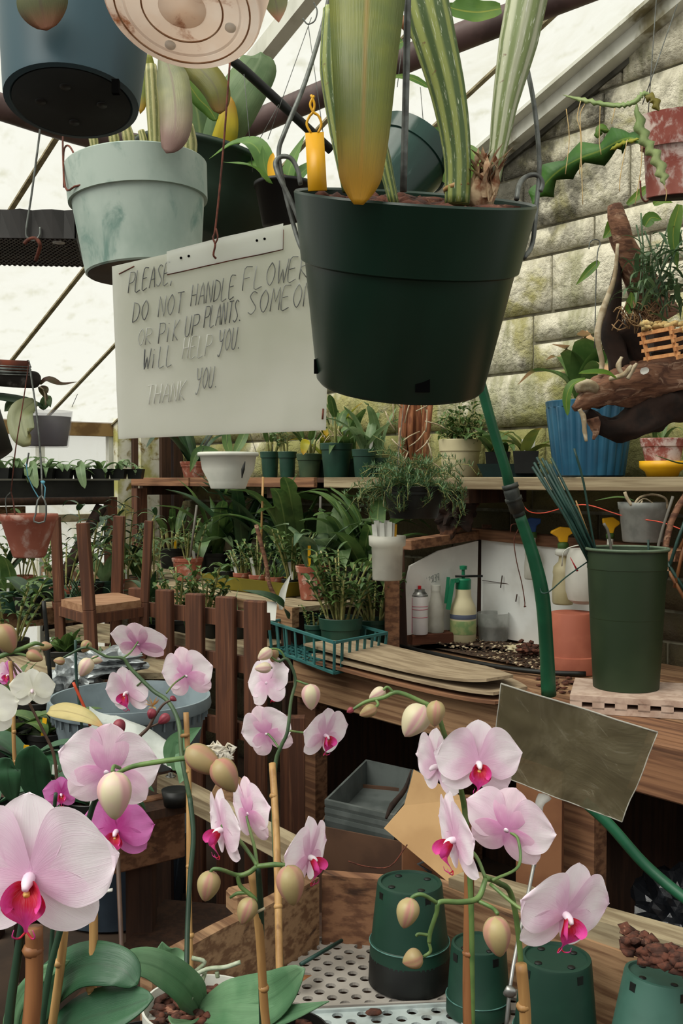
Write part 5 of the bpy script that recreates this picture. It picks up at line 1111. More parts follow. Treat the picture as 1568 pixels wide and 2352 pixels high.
# clear pot on rail
p=P(1475,1244,3.05); t=thing('clear_plastic_pot','clear plastic pot of dark mix with dry orchid roots, under the shelf at right','potted plant',p)
mb=MB(); mb.lathe([(0,0),(.056,0),(.058,.003),(.068,.095),(.071,.097),(.0735,.118),(.0715,.118),(.066,.096),(.056,.005)],40); build('pot',mb,CLEAR,t,world=False)
mb=MB(); mb.lathe([(0,.004),(.054,.004),(.063,.09),(0,.092)],40); build('potting_mix',mb,M('dark_mix_pot',(62,60,46),(44,42,34),(90,110,84),scale=24,rough=.9,bmp=.4),t,world=False)
mb=MB()
for L,r_ in (([(1455,1160),(1470,1142),(1500,1136),(1528,1145),(1532,1168)],.0035),([(1450,1160),(1440,1145),(1434,1130)],.005),([(1460,1158),(1480,1145),(1505,1160)],.002),([(1470,1160),(1475,1150)],.003)): mb.tube([P(x,y,3.0) for x,y in L],r_,7,sm=4)
build('dry_root',mb,ROOT,t)
mb=MB(); mb.leaf([P(1455,1150,3),P(1420,1142,3.02),P(1366,1150,3.05)],.008,'strap',hint=V((0,-.3,1))); build('leaf',mb,LM,t)
mb=MB(); mb.box(P(1475,1260,3.05)+V((0,0,-.012)),(.3,.12,.03),Matrix.Rotation(-.89,3,'Z')); tag(build('support_board',mb,PINEB,smooth=False),'short board under the clear plastic pot of dry roots','board')
# bowed plywood sheets on the bench front
for i,(o,dz,lab) in enumerate(((0,.052,'weathered bowed plywood sheet, top one of the stack on the bench front'),(.02,.032,'weathered bowed plywood sheet under the top one, tan edge showing'),(.045,.012,'lowest brown board of the bowed plywood stack on the bench front'))):
    mb=MB(); n=16; vs=[]
    for k in range(n+1):
        u=k/n; a=PZ(778-20*(i==2)+520*u,1492+70*u+22*math.sin(PI*u)+ (8*i),BZ+.03)
        f=BP((a-A0).dot(BU),-.035-o*.4+.0*u,0); bk=BP((a-A0).dot(BU)+.02,.17+.02*i-.20*max(0,u-.55)**1.2*1.6,0)
        z=BZ+dz+.028*(abs(u-.45)*1.6)**2*(1 if i==0 else .55); vs+=[V((f.x,f.y,z)),V((bk.x,bk.y,z+.004)),V((bk.x,bk.y,z-.004)),V((f.x,f.y,z-.008))]
    mb.add(vs,[(j*4+q,j*4+4+q,j*4+4+(q+1)%4,j*4+(q+1)%4) for j in range(n) for q in range(4)]+[(0,1,2,3),(n*4+3,n*4+2,n*4+1,n*4)]); tag(build('plywood_sheet',mb,PLY if i<2 else PINEB,smooth='auto'),lab,'board')
# dark splinters
mb=MB(); 
for i in range(24): p=PZ(rg.uniform(1230,1345),rg.uniform(1556,1592),BZ+.004); mb.blob(p,(.012,.006,.004),i,.5,1)
tag(build('bark_debris',mb,BARK),'scattered bark bits on the bench in front of the terracotta pot','bark',kind='stuff')
mb=MB(); mb.blob(PZ(1338,1575,BZ+.01),(.013,.01,.009),2,.3,2); tag(build('white_foam_bit',mb,WHT),'small white foam bit between the bucket tile and the terracotta pot','foam bit')
# under the bench: trays, box, cardboard
for i in range(3):
    mb=MB(); z=.53-i*.022; a,b,c,d=P(745,1838,2.75),P(905,1868,2.62),P(985,1790,3.0),P(840,1770,3.15)
    q=[V((v.x,v.y,z+.05)) for v in (a,b,c,d)]; qi=[v.lerp((q[0]+q[2])/2,.06) for v in q]; qb=[V((v.x,v.y,z-.02)).lerp(V(((a.x+c.x)/2,(a.y+c.y)/2,z-.02)),.08) for v in q]; lip=[v-UZ*.012 for v in q]
    mb.add(q+qi+qb+lip,[(k,(k+1)%4,(k+1)%4+4,k+4) for k in range(4)]+[(k+12,(k+1)%4+12,(k+1)%4,k) for k in range(4)]+[(k+8,(k+1)%4+8,(k+1)%4+12,k+12) for k in range(4)]+[(k+4,(k+1)%4+4,(k+1)%4+8,k+8) for k in range(4)]+[(8,9,10,11)])
    tag(build('grey_plastic_tray',mb,GREYP,smooth=False),('top','middle','bottom')[i]+' grey plastic tray of the stack under the potting bench','tray','stacked grey trays under the bench')
t=thing('cardboard_box','dark open cardboard box under the stacked grey trays','box',P(830,2000,2.7))
z0,z1=.02,.52; q=[P(735,1900,2.72),P(1000,1935,2.55),P(1040,1850,3.0),P(800,1830,3.1)]; q=[V((v.x,v.y,0)) for v in q]
for k in range(4):
    mb=MB(); a,b=q[k],q[(k+1)%4]; n=(b-a).cross(UZ).normalized()*.005; mb.add([a+UZ*z0,b+UZ*z0,b+UZ*z1,a+UZ*z1]+[v+n for v in (a+UZ*z0,b+UZ*z0,b+UZ*z1,a+UZ*z1)],[(0,1,2,3),(7,6,5,4),(3,2,6,7),(0,4,5,1),(0,3,7,4),(1,5,6,2)]); build('side',mb,M('shaded_brown_cardboard2',(92,66,50),(74,52,40),scale=6,rough=.6),t,smooth=False)
mb=MB(); mb.add([V((v.x,v.y,.455)) for v in q],[(0,1,2,3)]); build('inner_flap',mb,M('shaded_brown_cardboard2',(92,66,50)),t,smooth=False)
t=thing('cardboard_sheet','tan cardboard sheet leaning under the bench behind the pink orchid','cardboard',P(980,1900,2.45))
q=[P(950,1768,2.5),P(1068,1835,2.5),P(1072,2030,2.4),P(1060,2052,2.38),P(882,1903,2.42),P(928,1850,2.46)]; vs=q+[v+V((0,.004,0)) for v in q]; mb=MB(); mb.add(vs,[tuple(range(6)),tuple(range(11,5,-1))]+[(k,k+6,(k+1)%6+6,(k+1)%6) for k in range(6)]); build('sheet',mb,CARD,t,smooth=False)
t=thing('brown_carton','brown carton standing under the bench, right of the tan cardboard sheet','box',P(1240,2000,2.45))
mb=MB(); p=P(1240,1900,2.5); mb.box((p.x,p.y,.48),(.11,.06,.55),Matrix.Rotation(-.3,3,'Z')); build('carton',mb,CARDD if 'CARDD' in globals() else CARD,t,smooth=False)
t=thing('printed_carton','brown carton with dark printing, low under the bench','box',P(960,2000,2.6))
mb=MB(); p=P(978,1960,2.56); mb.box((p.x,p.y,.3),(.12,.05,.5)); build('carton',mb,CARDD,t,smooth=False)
mb=MB(); mb.tube(PL([(1000,1968,2.52),(960,1985,2.52),(990,2005,2.52)]),.004,5); build('print',mb,DINK,t)
mb=MB(); mb.tube(PL([(944,1768,2.5),(930,1812,2.48),(900,1850,2.48),(886,1880,2.46)]),[.002,.006,.008,.003],7,sm=3); tag(build('brown_strip',mb,DARKROOT),'thin brown torn strip beside the top corner of the cardboard sheet','strip')
wirething('bent_wire','thin bent copper-coloured wire lying before the dark cardboard box','wire',PL([(800,1978,2.4),(840,1990,2.4),(895,1990,2.4),(935,1940,2.4)]),.0016,RUST,4)
# clear bag with a dark sheet on a stake
t=thing('plastic_sign_bag','crumpled clear plastic sleeve with a faded sheet, tilted on a stake at right','sign',P(1165,2352,1.35))
Yb=1.5
a,b,c,d=P(1150,1570,Yb),P(1510,1682,Yb-.04),P(1428,1888,Yb-.03),P(1128,1775,Yb+.01)
def bg(u,v,o=0): 
    p=a.lerp(b,u).lerp(d.lerp(c,u),v); return p+V((0,-o+.006*mn.noise(V((u*3,v*3,9)))+.003*mn.noise(V((u*9,v*7,1))),0))
def gridm(nx,ny,fn,th):
    mb=MB(); vs=[fn(i/nx,k/ny) for i in range(nx+1) for k in range(ny+1)]; n0=len(vs)
    F=[(i*(ny+1)+k,i*(ny+1)+k+1,(i+1)*(ny+1)+k+1,(i+1)*(ny+1)+k) for i in range(nx) for k in range(ny)]
    mb.add(vs+[v+V((0,th,0)) for v in vs],F+[tuple(n0+j for j in f[::-1]) for f in F]); return mb
m,nt,bb,out=nodes('smoky_plastic_film')
co=coord(nt,'Object',(1,1,1),(0,.5,0)); n1=tex(nt,co,7,5,.7,1.2); n2=tex(nt,coord(nt,'Object',(2,2,14),(0,.9,0)),6,4,.6,1)
col=mixc(nt,ramp(nt,n1,.4,.7),s2l((98,90,68)),s2l((122,114,92))); col=mixc(nt,ramp(nt,n2,.6,.75,0,.5),col,s2l((166,160,140)))
nt.links.new(col,bb.inputs['Base Color']); bb.inputs['Roughness'].default_value=.22; bump(nt,bb,n1,.5,.01)
tt=nt.nodes.new('ShaderNodeBsdfTransparent'); tt.inputs[0].default_value=(.85,.85,.8,1); mx=nt.nodes.new('ShaderNodeMixShader'); mx.inputs[0].default_value=.30
nt.links.new(bb.outputs[0],mx.inputs[1]); nt.links.new(tt.outputs[0],mx.inputs[2]); nt.links.new(mx.outputs[0],out.inputs[0]); FILM=m
build('film_sleeve',gridm(24,16,lambda u,v:bg(u,v),.004),FILM,t)
build('inner_sheet',gridm(14,10,lambda u,v:bg(.02+u*.93,.02+v*.7,-.003),.001),M('faded_sheet',(92,84,60),(106,96,72),scale=4,rough=.7),t)
mb=MB(); mb.tube([bg(i/12,0) for i in range(13)],.0014,6); mb.tube([bg(0,i/8) for i in range(9)],.0008,5); mb.tube([bg(1,i/8) for i in range(9)],.0009,5); mb.tube([bg(i/12,1) for i in range(13)],.0009,5); build('welded_edge',mb,M('film_edge',(190,188,176),rough=.3,alpha=.7),t)
mb=MB(); mb.tube(PL([(1250,1830,1.48),(1238,1850,1.47),(1236,1900,1.47),(1225,1990,1.47)]),[.012,.007,.006,.004],8,sm=4,flat=.5); build('gathered_film',mb,CLEAR,t)
mb=MB(); mb.tube(PL([(1238,1880,1.48),(1225,1990,1.46),(1178,2220,1.36),(1160,2380,1.33)]),.0028,8,sm=4); mb.blob(P(1171,2278,1.34),(.009,.005,.008),1,.2,2); build('metal_stake',mb,STEEL,t)
# long stick crossing at bench: pale label stick
# ================= moth orchids in the foreground
FB=thing('front_bench','slatted front bench below the pink moth orchids','bench',(-.2,.85,0))
mb=MB(); mb.box((-.25,.82,.685),(1.3,1.06,.03)); build('top',mb,DKW,FB,smooth=False)
for x in (-.85,.35):
    for y in (.35,1.3):
        mb=MB(); mb.box((x,y,.335),(.05,.05,.67)); build('leg',mb,DKW,FB,smooth=False)
def tepal(mb,ang,L,W,z0,kind,bend,cup,seed=0,fl=1,ruf=.02):
    nu,nv=22,14; d=V((math.cos(ang),math.sin(ang),0)); e=V((-math.sin(ang),math.cos(ang),0))*fl
    vs=[];uvs=[]
    for i in range(nu+1):
        t=.5-.5*math.cos(PI*i/nu)
        if kind=='petal':
            w=W*(max(0,1-(max(0,t-.45)/.55)**2.2)**.5)*(.16+.84*math.sin(PI/2*min(1,t/.5))**1.1)
            sk=.20*W*math.sin(PI*t)          # fuller on the upper side
        else:
            w=W*(max(0,1-(max(0,t-.5)/.5)**2.3)**.55)*(.35+.65*math.sin(PI/2*min(1,t/.5))); sk=0
        for k in range(nv+1):
            v=k/nv*2-1
            lx=L*t*(1-.10*v*v*(1 if kind=='petal' else .2)*t) 
            z=z0+bend*t*t*L+cup*(abs(v)**2)*w+ruf*L*mn.noise(V((t*3+seed,v*2.2,seed*1.7)))*t
            vs.append(d*lx+e*(w*v+sk)+V((0,0,z))); uvs.append((t,k/nv))
    mb.add(vs,[(i*(nv+1)+k,(i+1)*(nv+1)+k,(i+1)*(nv+1)+k+1,i*(nv+1)+k+1) for i in range(nu) for k in range(nv)],uvs)
def flower(parent,px,py,Y,R,az=0,el=0,roll=0,pm=PT_P,sm=PT_P,lm=LIPM,seed=0,open_=1.0,lip=True,white=False,name='flower',bend=(-.10,.06),sep_bend=None,lipk=1):
    c=P(px,py,Y); a,e,r=(math.radians(x) for x in (az,el,roll))
    n=V((math.sin(a)*math.cos(e),-math.cos(a)*math.cos(e),math.sin(e))); up=UZ-n*n.z
    if up.length<.1: up=V((0,1,0))
    up.normalize(); x=up.cross(n); x,up=x*math.cos(r)+up*math.sin(r),up*math.cos(r)-x*math.sin(r)
    X=Matrix((x,up,n)).transposed().to_4x4(); X.translation=c
    def nb(): m=MB(); m.X=X; return m
    sb=bend[0] if sep_bend is None else sep_bend
    mb=nb()
    for ang,q in ((90,0),(90+127,1),(90-127,2)):
        tepal(mb,math.radians(ang)+.06*math.sin(seed+q*2),R*(.93 if q==0 else .9),R*(.37 if q==0 else .35),-.02*R,'sepal',sb+.03*math.sin(seed*2+q),.10,seed+q)
    f=build(name,mb,sm,parent,label='flower with sepals, petals and lip' if 0 else None)
    for s in (1,-1):
        mb=nb(); ang=math.radians(12+3*math.sin(seed)) if s==1 else PI-math.radians(12+3*math.cos(seed))
        tepal(mb,ang,R*open_,R*.60,.015*R,'petal',bend[0]+(.04*math.sin(seed+s)),bend[1],seed+s*5,fl=s,ruf=.05); build('petal',mb,pm,f)
    mb=nb(); mb.tube([V((0,-.02*R,-.03*R)),V((0,0,.06*R)),V((0,-.01*R,.16*R)),V((0,-.05*R,.24*R))],[.05*R,.07*R,.065*R,.035*R],12,sm=3); build('column',mb,COLM,f)
    if lip:
        k=R*lipk
        mb=nb(); mb.leaf([V((0,-.06,.06))*k,V((0,-.17,.20))*k,V((0,-.32,.24))*k,V((0,-.47,.20))*k,V((0,-.58,.16))*k],.20*k,lambda t:max(.12,1.12*math.exp(-((t-.36)/.25)**2)+.08),hint=V((0,1,.5)),fold=.35,n=5)
        build('lip',mb,lm,f)
        for s in (1,-1):
            mb=nb(); mb.leaf([V((s*.03,-.08,.08))*k,V((s*.12,-.10,.20))*k,V((s*.19,-.16,.32))*k,V((s*.16,-.24,.40))*k],.15*k,'oval',hint=V((-s*.9,.1,.5)),fold=.25,n=5); build('lip_lobe',mb,lm,f)
            mb=nb(); mb.tube([V((s*.01,-.57,.16))*k,V((s*.07,-.62,.20))*k,V((s*.12,-.56,.28))*k,V((s*.10,-.47,.30))*k],[.014*k,.012*k,.009*k,.004*k],6,sm=4); build('tendril',mb,lm,f)
        mb=nb(); mb.blob(V((0,-.13,.17))*k,(.045*k,.035*k,.04*k),1,.3,2); build('callus',mb,LIPW,f)
    return f,c,n
def bud(parent,px,py,Y,L,W,ang=0,mat=BUD_G,lean=0):
    """ang: image angle of the tip, degrees from straight down, + to the right"""
    c=P(px,py,Y); a=math.radians(ang); d=V((math.sin(a),-lean,-math.cos(a))).normalized()
    q=d.to_track_quat('Z','Y').to_matrix().to_4x4(); q.translation=c-d*L*.5
    mb=MB(); n=14; pr=[]
    for i in range(n+1):
        t=i/n; r=W*.5*(math.sin(PI*t**.82)**.62)*(1.0-.22*t) if 0<t<1 else 0; pr.append((r,L*t))
    mb.lathe(pr,36,X=q,rad=lambda a_,i:1-.07*max(0,math.cos(3*a_))**5*1.0+.03*math.sin(2*a_)); return build('bud',mb,mat,parent)
def stem(parent,L,r,mat=SPIKE,sm=6,name='flower_spike',seg=10):
    mb=MB(); mb.tube(PL(L),r,seg,sm=sm); return build(name,mb,mat,parent)
def stake(parent,a,b,r,mat=BAMB,nodes_=(.35,.7),name='stake'):
    A,B=P(*a),P(*b); mb=MB(); pts=[];rs=[]
    for i in range(25):
        t=i/24; pts.append(A.lerp(B,t)+V((.0015*math.sin(t*6),0,0))); rs.append(r)
    mb.tube(pts,rs,10)
    for t in nodes_: q=A.lerp(B,t); mb.tube([q-(B-A).normalized()*.003,q,q+(B-A).normalized()*.003],[r*1.02,r*1.25,r*1.02],10)
    return build(name,mb,mat,parent)
def opot(parent,loc,rt=.06,h=.11,mat=GP,soil=BARK):
    mb=MB(); X=Matrix.Translation(V(loc)); mb.lathe([(0,0),(rt*.75,0),(rt*.95,h-.02),(rt,h-.018),(rt*1.02,h),(rt*.98,h),(rt*.93,h-.02),(0,h-.022)],40,X=X); p=build('pot',mb,mat,parent,smooth='auto')
    mb=MB(); rg=random.Random(int(abs(loc[0]*1e4)))
    for i in range(150):
        a=rg.random()*6.28; q=rg.random()**.5*rt*.88; mb.blob((loc[0]+q*math.cos(a),loc[1]+q*math.sin(a),loc[2]+h-.018+rg.random()*.008),(.007*(.6+rg.random()),.006*(.6+rg.random()),.004),i,.6,1)
    build('bark_mix',mb,soil,parent); return p
BT=.70
# --- A: nearest flower, lower left
o=thing('moth_orchid','moth orchid of the largest pale pink bloom, front face, at the lower left corner','orchid',(-.17,.55,BT))
opot(o,(-.20,.56,BT),mat=BLK)
flower(o,70,2012,.56,.050,az=3,el=-4,roll=-2,seed=1,sm=PT_P,bend=(-.10,.05),lipk=1.0)
stem(o,[(68,1990,.585),(60,2060,.60),(40,2200,.6),(20,2352,.6),(10,2620,.6)],[.002,.0022,.0026,.003,.003],SPIKED)
stake(o,(78,2130,.60),(55,2640,.60),.0052,REDST,(.1,.5))
# --- B: large bloom seen from behind, with its bent spike
o=thing('moth_orchid','moth orchid of the big pink rear-facing bloom, its arched spike ending in brown buds','orchid',(-.22,.86,BT))
opot(o,(-.30,.88,BT),mat=BLK)
flower(o,245,1772,.88,.047,az=176,el=8,roll=4,seed=2,pm=PT_P,sm=PT_S,lip=False,bend=(.10,-.03))
stem(o,[(252,1785,.86),(300,1762,.83),(350,1752,.82),(420,1742,.81),(458,1738,.80),(500,1755,.8),(515,1768,.8)],[.0016,.0020,.0022,.0022,.0019,.0017,.0015])
stem(o,[(262,1772,.85),(240,1810,.88),(212,1855,.9),(180,1980,.92),(140,2130,.93),(112,2240,.93),(90,2400,.93),(75,2560,.93)],[.0014,.002,.0026,.003,.003,.0032,.0032,.0032],SPIKED)
stem(o,[(430,1742,.81),(428,1722,.805),(440,1715,.8),(458,1718,.8)],[.0014,.0014,.0013,.0012])
stem(o,[(275,1764,.82),(262,1760,.80),(258,1772,.79)],[.0014,.0016,.0015])
bud(o,263,1828,.79,.0385,.029,2,BUD_P); bud(o,470,1748,.80,.036,.023,56,BUD_B); bud(o,518,1782,.79,.030,.023,30,BUD_B)
stake(o,(213,2030,.95),(205,2560,.95),.0042,BAMB,(.12,.45,.8)); stake(o,(152,2060,.94),(100,2560,.95),.0042,BAMB,(.3,.6))
mb=MB(); mb.bar(P(240,2047,.93),P(258,2044,.93),.004,.002); build('tie',mb,WLAB,o)
# --- H: magenta blooms behind
o=thing('magenta_moth_orchid','deep magenta moth orchid bloom half hidden behind the large pink ones','orchid',(-.30,1.12,BT))
opot(o,(-.36,1.12,BT),mat=BLK)
flower(o,268,1908,1.1,.042,az=-5,el=-5,seed=5,pm=PT_M,sm=PT_M); flower(o,140,1824,1.15,.021,az=20,el=0,seed=6,pm=PT_M,sm=PT_M)
stem(o,[(268,1908,1.12),(215,1950,1.13),(140,1990,1.13),(110,2300,1.13),(110,2420,1.13)],.0025,SPIKED)
stem(o,[(128,1822,1.12),(122,1900,1.13),(118,2020,1.13)],.0022,SPIKED)
# --- C: three blooms upper left-centre
o=thing('moth_orchid','moth orchid of three pink blooms above the grey tub, tied to a tall stake','orchid',(-.17,1.3,BT))
cp=P(462,2303,1.25); opot(o,(cp.x,1.25,BT),.072,cp.z-BT+.0,WHT)
flower(o,318,1480,1.52,.046,az=168,el=38,roll=3,seed=8,pm=PT_P,sm=PT_S,lip=False,bend=(.12,-.03))
flower(o,293,1590,1.50,.042,az=-28,el=-10,roll=8,seed=9,bend=(-.04,.05))
flower(o,428,1552,1.50,.047,az=155,el=8,roll=-12,seed=10,pm=PT_P,sm=PT_S,lip=False,bend=(.10,-.03))
stem(o,[(133,1518,1.48),(165,1500,1.48),(200,1487,1.48),(245,1508,1.48),(282,1512,1.48),(300,1535,1.48),(350,1585,1.47),(385,1610,1.45),(410,1660,1.42),(418,1740,1.38),(437,1840,1.36)],[.0014,.0018,.002,.002,.0024,.0028,.003,.003,.0032,.0032,.0034],M('deep_green_spike',(74,96,62),(54,76,52),scale=24,rough=.45))
stem(o,[(436,1832,1.36),(444,1920,1.34),(436,2020,1.32),(430,2150,1.29),(428,2290,1.25)],.0034,SPIKED)
for L in ([(282,1512,1.48),(300,1498,1.49),(317,1474,1.50)],[(225,1507,1.48),(208,1514,1.47)],[(382,1592,1.46),(400,1570,1.48),(425,1552,1.49)],[(198,1487,1.48),(203,1478,1.47)],[(330,1562,1.475),(315,1575,1.49)]): stem(o,L,.0013)
bud(o,136,1518,1.46,.017,.013,-95,BUD_B); bud(o,197,1485,1.49,.020,.018,-30,BUD_B); bud(o,196,1533,1.46,.030,.024,-30,BUD_P); bud(o,222,1516,1.52,.018,.014,80,BUD_P)
stake(o,(427,1636,1.395),(441,2285,1.30),.0038,BAMB,(.22,.56,.8))
mb=MB(); mb.tube([P(418,1690,1.385),P(432,1688,1.38)],.0045,8,flat=.6); build('tie',mb,BAMB,o)
cb=V((cp.x,1.30,cp.z+.004))
for L,w_,mt,pf in (([(462,2322,1.27),(420,2262,1.23),(350,2218,1.2),(268,2206,1.17)],.021,LPHL,'strap'),
    ([(455,2325,1.26),(520,2318,1.22),(620,2295,1.18),(700,2225,1.14)],.033,LPHL,'oval'),([(460,2330,1.25),(540,2340,1.2),(640,2335,1.16),(755,2300,1.12)],.016,LPHL,'lance'),
    ([(425,2235,1.34),(400,2215,1.35),(378,2190,1.35),(372,2163,1.35)],.019,LPHL,'lance'),([(440,2345,1.22),(420,2349,1.15),(395,2352,1.1)],.016,LPHL,'oval')):
    mb=MB(); mb.leaf(PL(L),w_,pf,hint=V((0,-.75,.65)),fold=.25,n=8); build('leaf',mb,mt,o,solid=.0012)
mb=MB()
for L in ([(430,2250,1.27),(475,2226,1.26),(515,2222,1.26),(552,2210,1.26)],[(445,2235,1.28),(470,2210,1.28),(440,2200,1.28)],[(462,2262,1.26),(472,2230,1.27)],[(500,2245,1.26),(498,2232,1.26)],[(455,2268,1.26),(440,2290,1.25),(432,2300,1.25)]): mb.tube([P(*q) for q in L],.0028,7,sm=4)
build('aerial_root',mb,M('grey_green_root',(170,178,156),(130,142,112),scale=50,rough=.7),o)
# --- big dark leaves bottom left
o=thing('moth_orchid_leaves','broad dark green moth orchid leaves filling the bottom left, blooms out of sight','orchid',(-.30,1.02,BT))
opot(o,(-.27,1.02,BT),.06,.09,BLK)
for L,w_,mt,pf,hn in (([(20,2440,1.0),(90,2300,.98),(180,2222,.95),(270,2222,.93),(316,2262,.92)],.021,LPH,'strap',V((0,-.8,.6))),([(60,2460,.97),(170,2355,.94),(270,2320,.92),(352,2292,.91)],.024,LPH,'oval',V((0,-.6,.8))),
    ([(30,2430,.98),(30,2330,.97),(80,2250,.96),(160,2206,.95)],.008,LPHL,'strap',V((0,-.9,.3))),([(150,2210,1.04),(170,2225,1.03),(188,2260,1.02)],.02,LPHL,'oval',V((0,-.8,.5)))):
    mb=MB(); mb.leaf(PL(L),w_,pf,hint=hn,fold=.22,n=8); build('leaf',mb,mt,o,solid=.0015)
# --- D: three blooms in the middle
o=thing('moth_orchid','moth orchid of three blooms before the picket fence, pale buds at its bent tip','orchid',(-.08,1.4,BT))
opot(o,(-.07,1.2,BT),.055,.09,BLK)
flower(o,612,1568,1.45,.044,az=138,el=-12,roll=-18,seed=12,sm=PT_P,lip=True,bend=(.10,-.02))
flower(o,612,1685,1.45,.045,az=158,el=10,roll=-22,seed=13,pm=PT_P,sm=PT_S,lip=False,bend=(.10,-.03))
flower(o,745,1688,1.42,.043,az=42,el=-12,roll=-4,seed=14,bend=(-.02,.05))
stem(o,[(640,1520,1.44),(660,1515,1.44),(678,1560,1.44),(668,1610,1.43),(660,1680,1.42),(645,1715,1.42),(632,1760,1.42),(628,1900,1.40),(640,2100,1.34),(650,2300,1.27),(655,2460,1.22)],[.002,.0022,.0024,.0024,.0026,.0028,.003,.003,.003,.003,.003],M('deep_green_spike',(62,84,58),(48,70,50),scale=24,rough=.45))
for L in ([(640,1520,1.44),(630,1515,1.44),(622,1508,1.44)],[(655,1514,1.44),(645,1496,1.44),(630,1490,1.44),(615,1492,1.44)],[(678,1562,1.44),(700,1570,1.43),(712,1574,1.43)],[(655,1598,1.44),(640,1580,1.44),(628,1565,1.45)],[(640,1718,1.42),(628,1700,1.43),(615,1685,1.44)],[(662,1678,1.42),(690,1682,1.42),(725,1685,1.42)],[(625,1533,1.44),(618,1535,1.44)]): stem(o,L,.0015)
bud(o,608,1503,1.43,.024,.019,-55,BUD_P); bud(o,628,1506,1.45,.020,.016,-10,BUD_B); bud(o,604,1534,1.42,.024,.017,-85,BUD_P); bud(o,714,1601,1.41,.037,.029,2,BUD_P)
stake(o,(625,1753,1.39),(654,2460,1.2),.0048,BAMB,(.12,.5,.8))
# --- E: two side-on blooms centre bottom
o=thing('moth_orchid','moth orchid of two side-on blooms at bottom centre, with three olive-pink buds','orchid',(-.08,1.05,BT))
opot(o,(-.075,1.08,BT),.055,.09,BLK)
flower(o,512,1905,1.03,.045,az=-64,el=-6,roll=4,seed=16,bend=(-.08,.07),sm=PT_P)
flower(o,570,1868,1.08,.042,az=125,el=6,roll=-10,seed=17,lip=False,bend=(.12,-.03),sm=PT_S)
flower(o,708,1968,1.0,.042,az=62,el=-6,roll=-4,seed=18,bend=(-.10,.04),sm=PT_P)
stem(o,[(590,1988,1.0),(578,1968,1.01),(545,1925,1.02),(508,1895,1.03)],[.002,.002,.0019,.0014]); stem(o,[(590,1988,1.0),(585,1950,1.03),(572,1900,1.06),(566,1875,1.07)],[.002,.0018,.0016,.0013]); stem(o,[(590,1990,1.0),(630,1986,1.0),(665,1988,1.0)],[.0024,.0026,.0018])
stem(o,[(590,1990,1.0),(570,2005,1.0),(545,2010,1.0),(510,1998,.99),(490,1996,.99),(480,2008,.99)],[.0024,.0026,.0022,.0019,.0017,.0015]); stem(o,[(545,2010,1.0),(552,2035,1.0),(575,2055,1.0),(588,2068,1.0),(580,2080,1.0)],[.0022,.0022,.0022,.0017,.0014]); stem(o,[(568,2050,1.0),(545,2052,1.0),(528,2062,1.0)],[.0018,.0018,.0012])
stem(o,[(592,1990,1.0),(598,2080,1.02),(600,2220,1.04),(604,2420,1.06)],[.0028,.0034,.0036,.0036],SPIKED)
bud(o,478,2036,.99,.031,.025,-12,BUD_G); bud(o,566,2093,.99,.028,.022,-20,BUD_G); bud(o,668,2034,.97,.040,.030,8,BUD_G)
stake(o,(578,2000,1.02),(622,2430,1.04),.0046,BAMB,(.2,.62))
mb=MB(); mb.bar(P(575,2102,1.0),P(608,2086,1.0),.003,.002); build('tie',mb,M('clear_tie',(190,180,150),alpha=.7),o)
# --- F: front bloom right with long arched spike
o=thing('moth_orchid','moth orchid of the front-facing bloom with a red lip, before the smoky plastic sleeve','orchid',(.12,1.05,BT))
opot(o,(.125,1.08,BT),.055,.09,BLK)
flower(o,1098,1752,1.0,.0455,az=3,el=-4,roll=-3,seed=21,bend=(-.08,.06))
flower(o,1005,1760,1.06,.043,az=-62,el=-4,roll=4,seed=22,lip=False,bend=(-.06,.05))
stem(o,[(806,1632,1.02),(840,1612,1.02),(880,1602,1.02),(912,1590,1.02),(960,1608,1.02),(1000,1632,1.02),(1018,1680,1.03),(1040,1745,1.06),(1055,1800,1.07),(1068,1870,1.08),(1075,1960,1.08),(1082,2100,1.08),(1085,2430,1.08)],[.0013,.0019,.0021,.0021,.0023,.0024,.0026,.0027,.0028,.003,.003,.003,.003],SPIKE)
for L in ([(862,1606,1.02),(868,1618,1.015),(856,1628,1.01)],[(905,1592,1.02),(890,1578,1.02),(880,1585,1.02)],[(985,1622,1.02),(972,1626,1.01)],[(985,1618,1.02),(1003,1616,1.0)],[(1055,1790,1.06),(1080,1775,1.03),(1096,1758,1.02)]): stem(o,L,.0014)
bud(o,804,1632,1.02,.008,.007,-60,BUD_R); bud(o,845,1634,1.01,.019,.014,-65,BUD_B); bud(o,866,1594,1.03,.019,.014,-60,BUD_P); bud(o,952,1656,1.0,.037,.031,-32,BUD_P); bud(o,1000,1639,.98,.026,.020,-4,BUD_G)
stake(o,(1072,1828,1.09),(1078,2430,1.08),.0056,REDST,(.2,.6)); 
